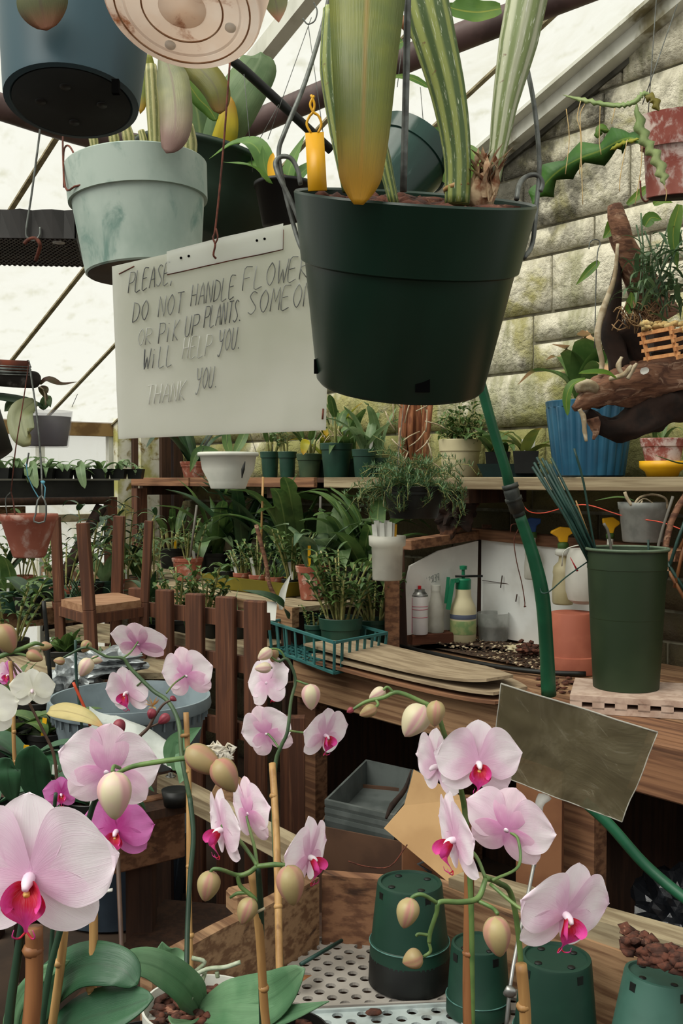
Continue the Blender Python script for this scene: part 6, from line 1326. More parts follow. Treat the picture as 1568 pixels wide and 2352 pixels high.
# --- G: blooms bottom right
o=thing('moth_orchid','moth orchid of the large tilted bloom at lower right, buds trailing over upturned pots','orchid',(.16,.86,BT))
opot(o,(.165,.88,BT),.055,.09,BLK)
flower(o,1296,2098,.83,.0475,az=24,el=-14,roll=-10,seed=24,bend=(-.06,.05))
flower(o,1163,1905,.93,.046,az=150,el=12,roll=14,seed=25,lip=False,pm=PT_P,sm=PT_S,bend=(.12,-.03))
flower(o,1046,1928,.90,.046,az=-74,el=-8,roll=6,seed=26,bend=(-.08,.06))
stem(o,[(1115,2018,.88),(1098,2062,.87),(1060,2072,.86),(1010,2072,.85),(1002,2098,.85),(988,2140,.85),(985,2165,.85)],[.0022,.0026,.0024,.0022,.002,.002,.0018])
for L,r_ in (([(1115,2018,.88),(1095,1970,.89),(1070,1945,.895),(1048,1932,.9)],.0016),([(1115,2016,.88),(1145,2028,.9),(1175,2060,.92),(1195,2200,.93),(1208,2500,.93)],.0026),([(1130,2022,.88),(1190,1990,.9),(1190,1930,.92),(1170,1910,.93)],.0014),([(1095,2068,.87),(1130,2085,.86),(1142,2098,.84)],.0017),([(1005,2075,.85),(970,2055,.84),(948,2060,.84),(942,2075,.84)],.0017),([(985,2148,.85),(962,2145,.85),(955,2150,.85)],.0013),([(985,2165,.85),(988,2185,.85),(972,2198,.85)],.0014),([(1125,2030,.88),(1200,2090,.86),(1270,2110,.845)],.0016)):
    stem(o,L,r_)
bud(o,935,2098,.83,.026,.021,-14,BUD_G); bud(o,947,2203,.84,.018,.019,-70,BUD_B); bud(o,1142,2152,.82,.034,.025,8,BUD_G)
stake(o,(1196,2215,.92),(1216,2600,.92),.0054,BAMB,(.25,.7))
# --- small background blooms at the left
o=thing('white_moth_orchid','small pure white moth orchid bloom with a yellow centre, left of the grey tub','orchid',(-.56,1.7,.74))
opot(o,(-.57,1.72,.74),.05,.08,BLK)
flower(o,74,1585,1.75,.040,az=14,el=-6,seed=31,pm=PT_W,sm=PT_W,lm=PT_W,lipk=.7)
stem(o,[(74,1590,1.78),(60,1560,1.78),(20,1512,1.78),(-10,1480,1.78)],.0018,SPIKEB); stem(o,[(25,1520,1.78),(60,1600,1.78),(100,1680,1.78),(125,1740,1.78),(132,1830,1.78)],[.0018,.0022,.0025,.0028,.003],SPIKEB)
stake(o,(23,1518,1.76),(38,1790,1.74),.0034,BAMB,(.2,.6,.85))
o=thing('white_moth_orchid','large white moth orchid bloom cut off by the left edge','orchid',(-.52,1.45,.74))
opot(o,(-.56,1.5,.74),.05,.08,BLK)
flower(o,-32,1632,1.3,.042,az=10,seed=33,pm=PT_W,sm=PT_W,lm=PT_W,lipk=.7); stem(o,[(-32,1632,1.32),(-60,1700,1.36),(-70,1900,1.42),(-60,2000,1.46)],.0025,SPIKED)
o=thing('small_magenta_orchid','tiny pink-magenta orchid bloom above the white one at the left edge','orchid',(-.62,1.9,.74))
opot(o,(-.63,1.95,.74),.05,.08,BLK)
flower(o,20,1550,1.9,.030,az=-20,seed=35,pm=PT_S,sm=PT_M); stem(o,[(20,1552,1.92),(0,1600,1.93),(-10,1800,1.94),(-10,1900,1.95)],.002,SPIKED)
o=thing('brown_budded_orchid','orchid spike of three plump brown-pink buds entering at the left edge','orchid',(-.52,1.2,BT))
opot(o,(-.5,1.2,BT),.05,.08,BLK)
bud(o,14,1468,1.18,.038,.030,25,BUD_B); bud(o,80,1507,1.18,.021,.016,65,BUD_B); bud(o,106,1484,1.2,.015,.012,90,BUD_B)
stem(o,[(-30,1520,1.18),(20,1500,1.18),(50,1490,1.18),(80,1478,1.18),(100,1482,1.19)],[.003,.003,.0028,.0025,.0014]); stem(o,[(25,1498,1.18),(50,1503,1.18),(68,1508,1.18)],.0016); stem(o,[(-30,1520,1.18),(-60,1700,1.19),(-70,2200,1.2)],.003,SPIKED)
o=thing('dark_budded_orchid','orchid spike of small dark red buds, below the three-bloom orchid','orchid',(-.28,1.35,BT))
opot(o,(-.24,1.2,BT),.045,.08,BLK)
for a in ((398,1605,.010,.008,60),(348,1640,.015,.014,-20),(376,1652,.019,.015,-50),(275,1669,.021,.018,20)): bud(o,a[0],a[1],1.36,a[2],a[3],a[4],BUD_R)
stem(o,[(395,1607,1.36),(375,1618,1.36),(355,1645,1.36),(340,1672,1.36),(312,1702,1.36),(285,1760,1.37),(270,1900,1.34),(280,2200,1.26),(290,2460,1.2)],[.0012,.0018,.002,.0024,.0026,.003,.003,.003,.003],SPIKEB); stem(o,[(342,1670,1.36),(358,1664,1.36),(368,1658,1.36)],.0014,SPIKEB)
mb=MB()
for i in range(14):
    a=R.random()*6.28; c=P(351,1622,1.37); mb.leaf([c,c+V((math.cos(a)*.006,-.002,math.sin(a)*.006+.003)),c+V((math.cos(a)*.011,-.003,math.sin(a)*.010+.006))],.0022,'lance',n=2)
build('dry_flower',mb,M('dry_petals',(216,180,120),(196,150,90),scale=60,rough=.9,trans=.3),o)
# ================= left bench, tub, lower crate with perforated trays, floor things
lb=thing('left_bench','rough wooden bench at left with a bolted rail, holding orchid pots','bench',(-.6,2.2,0))
LR0=P(372,1792,2.36); 
d_=V((.60,-.80,0)); n_=V((-.80,-.60,0)); L0=V((LR0.x,LR0.y,0))
mb=MB(); mb.bar(P(378,1798,2.36),P(696,1966,1.98),.045,.045,bev=.003); build('rail',mb,PINEV,lb,smooth=False)
mb=MB(); mb.lathe([(0,0),(.012,0),(.012,.002),(.006,.003),(.006,.009),(0,.01)],12,X=Matrix.Translation(P(392,1788,2.34)+UZ*.004)); build('bolt',mb,STEEL,lb)
q0=L0+V((.05,-.02,0)); mb=MB(); a=q0+UZ*.655; b=q0+n_*.62+UZ*.655; mb.bar(a,b,.03,.15,bev=.003); build('front_board',mb,PINEB,lb,smooth=False)
mb=MB(); c=q0+n_*.5-d_*.35; mb.box((c.x,c.y,.715),(.85,1.05,.02),Matrix((d_,-n_,UZ)).transposed()); build('top',mb,DKW,lb,smooth=False)
mb=MB(); mb.box(P(520,1812,2.25)+V((0,0,0)),(.05,.08,.05),Matrix.Rotation(.5,3,'Y')); build('end_block',mb,PINE,lb,smooth=False)
for k in (.08,.9):
    for j in (.05,.8):
        c=q0+n_*k-d_*j; mb=MB(); mb.box((c.x,c.y,.35),(.06,.06,.70)); build('leg',mb,DKW,lb,smooth=False)
mb=MB()
for i in range(14): mb.leaf([P(520+R.uniform(-30,10),1750,2.2),P(505+R.uniform(-30,30),1730+R.uniform(-20,10),2.19),P(515+R.uniform(-40,25),1745+R.uniform(-30,20),2.18)],.012,'oval',hint=V((0,-1,0)),fold=.5,n=2)
tag(build('torn_foam',mb,M('torn_foam',(226,220,206),(206,196,176),scale=40,rough=.9),solid=.002),'crumpled torn white wrapping on the end of the left bench rail','wrapping')
# round grey tub on the left bench
p=P(288,1690,2.58); zt_=.725; rt=188/FP*2.62; zr=P(288,1602,2.62).z
t=thing('grey_tub','big round grey plastic tub, empty, on the left bench','tub',(p.x,2.64,zt_))
h=max(.12,zr-zt_); mb=MB(); mb.lathe([(0,.0),(rt*.80,0),(rt*.82,.004),(rt*.93,h-.03),(rt*.99,h-.03),(rt*1.0,h-.022),(rt*.985,h),(rt*.95,h),(rt*.92,h-.02),(rt*.79,.01),(0,.008)],72); build('tub',mb,TUBB,t,world=False,smooth='auto')
for i in range(40):
    a=2*PI*i/40; mb=MB(); mb.box((rt*.94*math.cos(a),rt*.94*math.sin(a),h-.044),(.006,.003,.022),Matrix.Rotation(a,3,'Z'))
    if i%1==0 and math.sin(a)<.2: build('rim_rib',mb,TUBB,t,world=False,smooth=False)
# white sheet, dry leaf, silver bag
mb=gridm(14,8,lambda u,v:P(205+215*u,1622+60*v+92*u,2.35-.12*v)+V((0,0,.03*mn.noise(V((u*3,v*3,2)))-.0)),.002)
tag(build('white_sheet',mb,M('white_film_sheet',(216,220,216),(190,196,192),scale=12,rough=.4,trans=.2)),'folded white plastic sheet in front of the grey tub','sheet')
mb=MB(); mb.leaf(PL([(112,1632,2.2),(150,1634,2.18),(200,1648,2.15),(240,1672,2.12)]),.021,'lance',hint=V((0,-.7,.7)),fold=.15,n=6); tag(build('dry_leaf',mb,leafmat('dry_leaf',(206,190,130),(176,164,104),tip=(190,140,80),rib=(160,140,90)),solid=.001),'large dry yellowish leaf lying in front of the grey tub','leaf')
def crumple(c,r,seed,label,mat,nm,cat):
    mb=MB(); mb.blob(c,r,seed,.45,4,2.6); o=build(nm,mb,mat); o.data.polygons.foreach_set('use_smooth',[False]*len(o.data.polygons)); return tag(o,label,cat)
SILV=M('silvery_film',(150,156,158),(110,116,118),(206,210,210),scale=26,rough=.25,metal=.3,bmp=.5,st=(1,1,.3))
crumple(P(170,1560,3.0),(.07,.09,.06),3,'crumpled silvery plastic bag behind the grey tub','%s' and SILV,'plastic_bag','bag')
crumple(P(250,1520,3.05),(.10,.08,.035),5,'flattened silvery plastic film lying behind the grey tub rim',SILV,'plastic_film','film')
# red stick and dark stakes by the tub
wirething('red_stick','thin orange-red stick tied to a dark stake in front of the grey tub','stick',PL([(168,1567,2.2),(185,1605,2.2),(200,1640,2.2),(207,1668,2.2)]),.0032,M('orange_red',(190,74,46),rough=.5),3)
wirething('dark_stake','dark thin stake standing left of the grey tub','stake',PL([(173,1470,2.22),(176,1560,2.22),(188,1670,2.2),(192,1720,2.2)]),.0034,GSTK,3)
wirething('dark_cane','long dark stick rising beside the square stand','stake',PL([(100,1380,2.8),(108,1460,2.8),(116,1570,2.8)]),.006,BLK,3)
# blue-grey tub on the floor under the left bench
p=PZ(235,2150,0); t=thing('floor_tub','blue-grey plastic tub on the floor under the left bench','tub',(p.x,p.y+.22,0))
mb=MB(); mb.lathe([(0,0),(.20,0),(.215,.01),(.25,.26),(.26,.265),(.255,.28),(.24,.27),(0,.02)],8 if 0 else 64); build('tub',mb,M('blue_grey_tub2',(70,84,98),(58,70,84),scale=6,rough=.5),t,world=False,smooth='auto')
for i in range(10):
    a=2*PI*i/10+.2; mb=MB(); mb.tube([(.222*math.cos(a),.222*math.sin(a),.03),(.25*math.cos(a),.25*math.sin(a),.25)],.004,6); build('rib',mb,M('blue_grey_tub2',(70,84,98)),t,world=False)
# lower crate
cr_=thing('wooden_crate','large open crate of weathered boards at the bottom, lined with perforated trays','crate',(.1,1.95,.43))
def board(a,b,z0,z1,mt,th=.03):
    mb=MB(); a_=V((a.x,a.y,(z0+z1)/2)); b_=V((b.x,b.y,(z0+z1)/2)); n=max(4,int((b_-a_).length/.06)); vs=[]
    dd=(b_-a_).normalized(); nn=dd.cross(UZ)
    for i in range(n+1):
        q=a_.lerp(b_,i/n); e=.004*mn.noise(q*9); hh_=(z1-z0)/2
        vs+=[q+nn*th/2+UZ*(hh_+e),q-nn*th/2+UZ*(hh_+e*.6),q-nn*th/2-UZ*hh_,q+nn*th/2-UZ*hh_]
    mb.add(vs,[(j*4+k,j*4+4+k,j*4+4+(k+1)%4,j*4+(k+1)%4) for j in range(n) for k in range(4)]+[(3,2,1,0),(n*4,n*4+1,n*4+2,n*4+3)]); return build('side_board',mb,mt,cr_,smooth=False)
TZ=.455; ZT=.60
pl0=PZ(335,2215,ZT); pl1=PZ(720,2012,ZT); pm=PZ(1000,2022,ZT); pr=PZ(1568,2230,ZT); pr=pm+(pr-pm)*1.5
board(pl0,pl1,TZ-.03,ZT,PINE); board(pl1+V((.02,.02,0)),pm,TZ-.03,ZT,PINEB); board(pm,pr,TZ-.03,ZT,PINE)
pr2=PZ(1180,2120,ZT-.02); 
mb=MB(); mb.box((pl0.lerp(pl1,.62).x-.03,pl0.lerp(pl1,.62).y-.0,ZT+.012),(.055,.05,.045),Matrix.Rotation(.5,3,'Z'),.006); build('end_block',mb,PINE,cr_,smooth=False)
# second outer rail carrying bark
ob=thing('outer_rail','weathered rail beyond the crate with a heap of bark at its right end','rail',(.5,2.1,.6))
mb=MB(); mb.bar(PZ(1040,2055,.60)+V((.02,.06,0)),PZ(1640,2235,.63)+V((.02,.06,0)),.07,.04); build('rail',mb,PINEV,ob,smooth=False)
mb=MB(); rg=random.Random(4)
for i in range(120):
    px=rg.uniform(1435,1640); p=PZ(px,2140+(px-1435)*.40+rg.uniform(0,34),.66); mb.blob(p+UZ*rg.uniform(-.015,.01),(.013*(.6+rg.random()),.01,.007),i,.6,1)
build('bark_heap',mb,BARK,ob)
mb=MB(); mb.bar(PZ(700,2250,TZ+.02),PZ(1620,2420,TZ+.02)+V((0,0,-.0)),.02,.02)

# perforated trays (real holes: a lattice of ring plates)
def perf(px0,py0,w_,d__,rot,label,mat,nx,ny,hole=.0085,zz=0):
    t=thing('perforated_tray',label,'tray',(px0,py0,TZ+zz),(0,0,rot),'perforated trays in the crate'); mb=MB(); cx,cy=w_/nx,d__/ny; seg=12
    for i in range(nx):
        for j in range(ny):
            x=(i+.5)*cx; y=(j+.5)*cy+(cy*.0); o_=[];n_2=[]
            if (i+j)%2: 
                mb.add([(x-cx/2,y-cy/2,0),(x+cx/2,y-cy/2,0),(x+cx/2,y+cy/2,0),(x-cx/2,y+cy/2,0)],[(0,1,2,3)]); continue
            for k in range(seg):
                a=2*PI*(k+.5)/seg; ca,sa=math.cos(a),math.sin(a); m_=max(abs(ca),abs(sa)); n_2.append((x+hole*ca,y+hole*sa,0)); o_.append((x+cx/2*ca/m_,y+cy/2*sa/m_,0))
            dn_=[(p[0],p[1],-.006) for p in n_2]
            mb.add(n_2+o_+dn_,[(k,(k+1)%seg,(k+1)%seg+seg,k+seg)[::-1] for k in range(seg)]+[(k,k+2*seg,(k+1)%seg+2*seg,(k+1)%seg) for k in range(seg)])
    build('perforated_sheet',mb,mat,t,world=False,smooth=False)
    mb=MB(); mb.box((w_/2,-.002,0),(w_,.006,.012)); mb.box((w_/2,d__+.002,0),(w_,.006,.012)); mb.box((-.002,d__/2,0),(.006,d__,.012)); mb.box((w_+.002,d__/2,0),(.006,d__,.012)); build('rim',mb,mat,t,world=False,smooth=False)
    return t
GT=M('grey_perforated',(176,186,184),(150,160,158),(120,116,106),scale=8,rough=.5)
GT2=M('grey_perforated2',(160,154,146),(140,134,126),scale=8,rough=.5)
mb=MB(); mb.box((.2,1.85,TZ-.05),(1.5,1.0,.02),Matrix.Rotation(-.2,3,'Z')); build('floor_board',mb,DKW,cr_,smooth=False)
perf(-.18,1.60,.42,.26,.10,'pale grey perforated plastic tray, nearest in the crate',GT,18,11,.0104)
perf(-.19,1.885,.42,.28,.07,'perforated plastic tray at the back of the crate, by the left board',GT2,18,12,.0104)
perf(.255,1.62,.50,.40,-.12,'perforated plastic tray in the crate under the two right upturned pots',GT2,21,17,.0104,zz=-.004)
# upturned green pots
def inv(px,py,rb,rt_,h,label,mat,z=TZ+.004,dark=False,tilt=(0,0,0),Y=None,rim=.03):
    p=PZ(px,py,z); t=thing('upturned_pot',label,'pot',(p.x,p.y,z),tilt)
    if dark:
        mb=MB(); mb.lathe([(rt_*1.03,0),(rt_*1.0,.055),(rt_*.98,.058),(0,.06)],48); build('inner_pot',mb,BLK,t,world=False,smooth='auto'); z0=.05
    else: z0=0
    mb=MB(); mb.lathe([(rt_*.96,z0),(rt_,z0),(rt_*1.0,z0+.003),(rt_*.985,z0+rim),(rt_*.96,z0+rim+.002),(rb*1.02,h-.004),(rb,h),(rb*.9,h+.001),(rb*.88,h-.003),(0,h-.003)],56); b_=build('pot',mb,mat,t,world=False,smooth='auto')
    mb=MB(); mb.tube([(rt_*1.0*math.cos(a*PI/24),rt_*math.sin(a*PI/24),z0+rim) for a in range(49)],.0012,5); build('rim_edge',mb,M('worn_green_edge',(90,136,126),(60,100,92),scale=40,rough=.6),b_,world=False)
    for i in range(4):
        a=.5+i*PI/2; mb=MB(); mb.lathe([(0,-.001),(rb*.11,-.001),(rb*.11,.0006),(0,.0006)],12,X=Matrix.Translation((rb*.66*math.cos(a),rb*.66*math.sin(a),h-.002))); build('drain_hole',mb,BLK,b_,world=False)
        mb=MB(); mb.box((rb*1.0*math.cos(a),rb*1.0*math.sin(a),h-.016),(.006,.012,.014),Matrix.Rotation(a,3,'Z')); build('drain_slot',mb,BLK,b_,world=False,smooth=False)
    return t
PG=M('upturned_green_plastic',(22,54,42),(28,62,48),(84,124,110),scale=10,rough=.5,thr3=(.62,.8))
inv(940,2250,.063,.079,.196,'largest upturned green pot, pushed over a black one, in the crate',PG,dark=True)
inv(1098,2320,.050,.060,.127,'dark green upturned pot between the largest one and the bamboo stake',PG)
inv(1275,2400,.060,.074,.157,'upturned green pot directly below the tilted bloom at lower right',PG)
inv(1488,2440,.055,.07,.15,'small upturned green pot at the bottom right corner, by the bark rail',M('upturned_pale_green',(62,100,88),(52,88,76),(110,140,128),scale=10,rough=.55,thr3=(.6,.8)),tilt=(-.05,.12,0))
mb=MB(); 
for i in range(9): p=PZ(rg.uniform(830,880),rg.uniform(2315,2345),TZ+.006); 
mb.blob(PZ(857,2325,TZ+.01),(.014,.009,.005),3,.4,2); tag(build('bark_piece',mb,BARK),'single red-brown bark chip on the pale perforated tray','bark')
wirething('green_twig','dark green thin stake lying across the back perforated tray','stake',PL([(690,2215,1.98),(785,2160,2.08)]),.004,GSTK)
mb=MB(); mb.leaf([PZ(676,2262,TZ+.02),PZ(700,2245,TZ+.025),PZ(716,2240,TZ+.02)],.008,'lance',n=3); tag(build('dead_leaf',mb,REDST),'curled dry brown leaf on the perforated tray','leaf')
# black plastic bag under the bench
crumple(P(1560,2110,2.6),(.11,.12,.11),8,'crumpled black plastic bag on the floor at the right edge',M('black_bag_film',(28,30,34),(20,22,26),(70,76,82),scale=20,rough=.2,bmp=.6),'bin_bag','bag')
# ================= plants on shelves and benches
def osh(px,off,z): return onpx(px,off,z)
SHZ=1.457
k=0
for px,w_,top_,h,kd,mt,lb in ((620,46,1035,.20,'cattleya',GP2,'green pot with a white tag, leftmost in the row on the wall shelf'),(660,44,1035,.18,'cane',GP2,'green pot second from the left in the row on the wall shelf'),(710,60,1040,.19,'cattleya',GPM,'mossy olive-green pot with a hanging yellow leaf on the wall shelf'),(772,76,1016,.26,'cattleya',GP2,'larger green pot with pale curled roots, on the wall shelf'),(836,58,1030,.28,'strap',GP2,'green pot right of the larger one, just under the big hanging pot')):
    loc=osh(px,.22,SHZ); Y=loc.y; hh=(1094-top_)/FP*Y; k+=1
    r=plant(kd,loc,lb,h=h,pot=(w_/2/FP*Y,w_/2/FP*Y*.74,hh),potm=mt,leafm=(LM,LP,LM,LM,LP)[k-1],seed=k+2,lab=1 if k in (1,5) else 0,group='green pots in a row on the wall shelf',rim=.03,cnt=6)
    if k==3:
        mb=MB(); mb.leaf(PL([(705,1010,Y-.05),(700,1020,Y-.08),(696,1045,Y-.09)]),.02,'oval',hint=V((0,-1,0)),n=4); build('yellow_leaf',mb,LYY,r)
    if k==4:
        mb=MB()
        for i in range(14):
            a=R.uniform(0,6.28); b=P(772+R.uniform(-25,30),1012,Y); mb.tube([b,b+V((math.cos(a)*.03,-.02,.02)),b+V((math.cos(a)*.06,-.02,R.uniform(-.02,.05)))],.002,5,sm=2)
        build('curled_root',mb,ROOT,r)
loc=osh(445,.25,SHZ); plant('strap',loc,'strap-leaved plant in a terracotta pot, behind the white bowl on the shelf',h=.38,pot=(.07,.05,.08),potm=TERRA,leafm=LD,seed=21,cnt=8)
for i,px in enumerate((745,800,870)):
    loc=osh(px,.12,SHZ); plant('strap',loc,'tall strap-leaved orchid at the back of the shelf, %s'%('left of the pale-rooted pot','behind the pale-rooted pot','behind the brown root bundle')[i],h=.34,pot=(.05,.04,.08),potm=GP,leafm=(LY,LM,LP)[i],seed=30+i,cnt=6)
# root bundle hanging
t=thing('root_bundle','hanging bundle of brown dried canes and roots in front of the shelf','mounted plant',P(950,1095,3.35))
rg=random.Random(12)
for i in range(16):
    x=rg.uniform(912,985); mb=MB(); mb.tube(PL([(x+rg.uniform(-10,10),895,3.35+rg.uniform(-.04,.04)),(x+rg.uniform(-6,6),980,3.34+rg.uniform(-.04,.02)),(x*.8+950*.2+rg.uniform(-8,8),1060,3.34),(x*.5+970*.5+rg.uniform(-8,8),1110,3.34)]),[.007,.009,.008,.005],7,sm=4); build('dried_cane',mb,M('dried_cane',(150,96,62),(116,66,42),(190,150,110),scale=30,rough=.8,st=(3,3,.4)),t)
mb=MB()
for i in range(22):
    b=P(rg.uniform(880,990),rg.uniform(920,1090),3.27); a=rg.random()*6.28; mb.tube([b,b+V((math.cos(a)*.04,-.01,math.sin(a)*.03)),b+V((math.cos(a)*.07,0,math.sin(a)*.07))],.0022,5,sm=2)
build('pale_root',mb,ROOT,t)
mb=MB(); mb.tube([P(945,905,3.35),P(950,600,3.35)],.002,5); build('hanging_wire',mb,WIRE,t)
p=P(950,1190,3.2); r=plant('needle',p,'fine needle-leaved bushy plant in a black pot, below the brown cane bundle',h=.25,pot=(.10,.075,.10),potm=BLK,leafm=leafmat('leaf_needle',(96,130,84),(66,100,62),trans=.2),seed=5,cnt=110,spread=.07)
mb=MB(); mb.tube([P(900,1180,3.2),P(930,900,3.3)],.0012,4); build('hanging_wire',mb,WIRE,r)
crumple(P(1045,1170,3.75),(.07,.05,.09),14,'rough brown cork lump under the shelf beside the needle-leaved plant',DARKROOT,'cork_lump','cork')
loc=osh(1056,.2,SHZ); Y=loc.y; plant('bushy',loc,'dense bushy plant in a cream pot on the wall shelf',h=.17,pot=(50/FP*Y,40/FP*Y,86/FP*Y),potm=CREAM,leafm=LM,seed=8,cnt=46,rim=.045,spread=.06)
# two black pots in a dark tray
a=osh(1170,.22,SHZ); t=thing('dark_green_tray','dark green tray on the wall shelf holding two small black pots','tray',a)
mb=MB(); w_=.105; mb.add([(-w_*.8,-.05,0),(w_*.8,-.05,0),(w_*.8,.05,0),(-w_*.8,.05,0),(-w_,-.065,.045),(w_,-.065,.045),(w_,.065,.045),(-w_,.065,.045),(-w_*.95,-.06,.043),(w_*.95,-.06,.043),(w_*.95,.06,.043),(-w_*.95,.06,.043)],[(3,2,1,0)]+[(k_,(k_+1)%4,(k_+1)%4+4,k_+4) for k_ in range(4)]+[(k_+4,(k_+1)%4+4,(k_+1)%4+8,k_+8) for k_ in range(4)]); mb.box((0,0,.005),(w_*1.4,.08,.008)); build('tray',mb,M('dark_teal_plastic',(30,54,52),(26,46,44)),t,world=False,smooth=False); t.rotation_euler=(0,0,-.3)
for i,px in enumerate((1143,1207)):
    loc=osh(px,.235,SHZ+.012); plant('broad',loc,('plant with a wide white tag in the left square black pot, shelf tray','yellowing broad-leaved plant in the right square black pot, shelf tray')[i],h=.19,pot=(.043,.036,.075),potm=BLK,leafm=(LM,leafmat('leaf_yellowing',(120,130,60),(86,110,56),tip=(190,150,70),trans=.3))[i],seed=14+i,cnt=6,square=True,lab=2,labh=.06,yaw=-.2)
# ribbed blue pot
loc=osh(1352,.26,SHZ); Y=loc.y
r=plant('broad',loc,'broad leaves with scorched tips in a large ribbed blue pot on the shelf',h=.30,pot=(100/FP*Y,76/FP*Y,172/FP*Y),potm=BLUE,leafm=LT,seed=17,cnt=16,rim=.022,ribs=.045,spread=.05,lab=0,soilm=SOIL)
plabel(r,-.085,-.05,172/FP*Y-.02,.04,.02)
loc=osh(1520,.26,SHZ); Y=loc.y; t=thing('yellow_saucer','bright yellow plastic saucer on the shelf at the right edge','saucer',loc)
mb=MB(); mb.lathe([(0,0),(.045,0),(.05,.014),(.066,.026),(.067,.046),(.062,.046),(.06,.03),(0,.02)],48); build('saucer',mb,YEL,t,world=False)
plant('strap',loc+UZ*.028,'terracotta pot crusted with white lime, standing in the yellow saucer',h=.12,pot=(.066,.048,.085),potm=TERRAW,leafm=LM,seed=18,cnt=5,rim=.026)
mb=MB(); mb.leaf(PL([(1600,1060,2.6),(1560,1065,2.6),(1505,1046,2.6)]),.012,'lance',n=5); tag(build('leaf',mb,LM,solid=.001),'single green leaf reaching in from the right edge by the yellow saucer','leaf')
# ---- left trough seedlings
spots=[8,40,72,108,148,190,232,272,312]
lab=['with one leaf hanging over the rim at the far left','with short upright leaves, left of the hanging wire','with a long drooping leaf beside the blue twine','just right of the grey hanging wire','with narrow arching leaves, near the trough middle','with the largest pale leaf hanging down over the trough','with reddish leaf bases, right of the largest leaf','with bushy narrow leaves near the right end','smallest and last at the right end of the trough']
for i,px in enumerate(spots):
    X=(px-784)/FP; q=W0+U*(-2.05); o=(X*q.y-q.x)/(NR.x-X*NR.y); loc=WP(-2.05,o,1.45)
    r=plant('seedling',loc,'seedling '+lab[i],h=.15 if i<8 else .09,pot=(.04,.032,.05),potm=BLK,leafm=LP if i!=6 else LM,seed=40+i,cnt=9,square=True,group='seedlings in the black trough')
    if i in (2,5):
        mb=MB(); dx=px+ (8 if i==2 else 0); mb.leaf(PL([(dx-10,1075,loc.y-.02),(dx-6,1070,loc.y-.06),(dx-3,1090,loc.y-.10),(dx+5,1122,loc.y-.11)]),.024,'strap',hint=V((0,-1,.2)),fold=.2,n=5); build('drooping_leaf',mb,LP,r)
# ---- zone behind the chair: dense plants on the low staging
rg=random.Random(99)
grid=[(70,1440,3.9,'phal',.16),(25,1400,4.1,'broad',.2),(150,1400,4.2,'cane',.30),(205,1400,4.4,'cane',.40),(240,1390,4.5,'broad',.2),(285,1390,4.6,'cane',.36),(325,1380,4.7,'broad',.34),(100,1395,4.5,'cane',.3),(10,1370,4.6,'strap',.26),(355,1385,4.5,'cane',.3),(180,1420,3.9,'grass',.14),(50,1400,4.7,'cane',.24)]
where=['low, at the far left below the terracotta pot','tall-leaved, against the left edge','behind the nearest chair post','thick-stemmed, between the chair posts','low and broad, seen over the chair seat','leafy, behind the right rear chair post','dark-leaved, right of the chair','pale-stemmed, left of the dead branch','strap-leaved, against the bright glass at left','leafy, beyond the chair near the brown post','short and grassy, behind the chair legs','bare-stemmed, in the brightest part of the far window']
for i,(px,py,Y,kd,h) in enumerate(grid):
    p=P(px,py,Y); p.z=.915
    plant(kd,p,'plant '+where[i],h=h*1.1,pot=(.065,.05,.09),potm=(BLK,GP,TERRA)[i%3],leafm=(LD,LM,LM,LD,LP)[i%5],seed=60+i,cnt={'cane':5,'broad':6,'phal':6,'strap':6,'grass':30}[kd],lab=i%2)
# ---- mid staging: z 1.0 ; olive tray etc
MZ=1.004
def onm(px,off): return onpx(px,off,MZ)
a=onm(590,.62); b_=onm(690,.60); c0=onm(498,.64)
t=thing('olive_tray','long olive-yellow plastic tray of small orchids on the staging','tray',((b_+c0)/2))
dd=(b_-c0); ang=math.atan2(dd.y,dd.x); t.rotation_euler=(0,0,ang); w_=dd.length/2
mb=MB(); mb.add([(-w_*.93,-.06,0),(w_*.93,-.06,0),(w_*.93,.06,0),(-w_*.93,.06,0),(-w_,-.085,.055),(w_,-.085,.055),(w_,.085,.055),(-w_,.085,.055),(-w_*.97,-.078,.055),(w_*.97,-.078,.055),(w_*.97,.078,.055),(-w_*.97,.078,.055),(-w_*.93,-.06,.01),(w_*.93,-.06,.01),(w_*.93,.06,.01),(-w_*.93,.06,.01)],[(3,2,1,0)]+[(k_+4*j,(k_+1)%4+4*j,(k_+1)%4+4*j+4,k_+4*j+4) for k_ in range(4) for j in range(3)]+[(12,13,14,15)]); build('tray',mb,OLIVE,t,world=False,smooth=False)
names=['pot with a tall white tag, left end of the olive tray','pot with a slanting white tag, second in the olive tray','small leafy pot in the middle of the olive tray','reddish pot of thin stems, centre right of the olive tray','pot of upright canes, right end of the olive tray','back pot of fine stems in the olive tray']
for i,px in enumerate((520,555,592,630,668,610)):
    loc=onm(px,.60 if i<5 else .52)+UZ*.012; plant(('seedling','cane','cane','grass','cane','grass')[i],loc,'orchid '+names[i],h=(.12,.15,.18,.14,.24,.24)[i],pot=(.038,.03,.05),potm=(BLK,TERRA,TERRA,TERRA,BLK,BLK)[i],leafm=(LM,LP,LM,LM,LM,LP)[i],seed=80+i,lab=(1,1,1,0,1,0)[i],cnt=10 if i!=3 else 24,group='orchids in the olive tray',labh=.08)
loc=onm(716,.62); r=plant('broad',loc,'speckled broad-leaved plant with a yellow stick tag in a terracotta pot',h=.26,pot=(.062,.042,.125),potm=TERRA,leafm=leafmat('leaf_speckled',(70,100,72),(120,140,104),rib=(110,130,90)),seed=91,cnt=8,rim=.025,lab=1,labm=YEL,labh=.09)
loc=onm(830,.42); plant('strap',loc,'clump of long strap leaves in a big black pot, left of the label pot',h=.44,pot=(.13,.10,.12),potm=BLK,leafm=LM,seed=92,cnt=14,spread=.1)
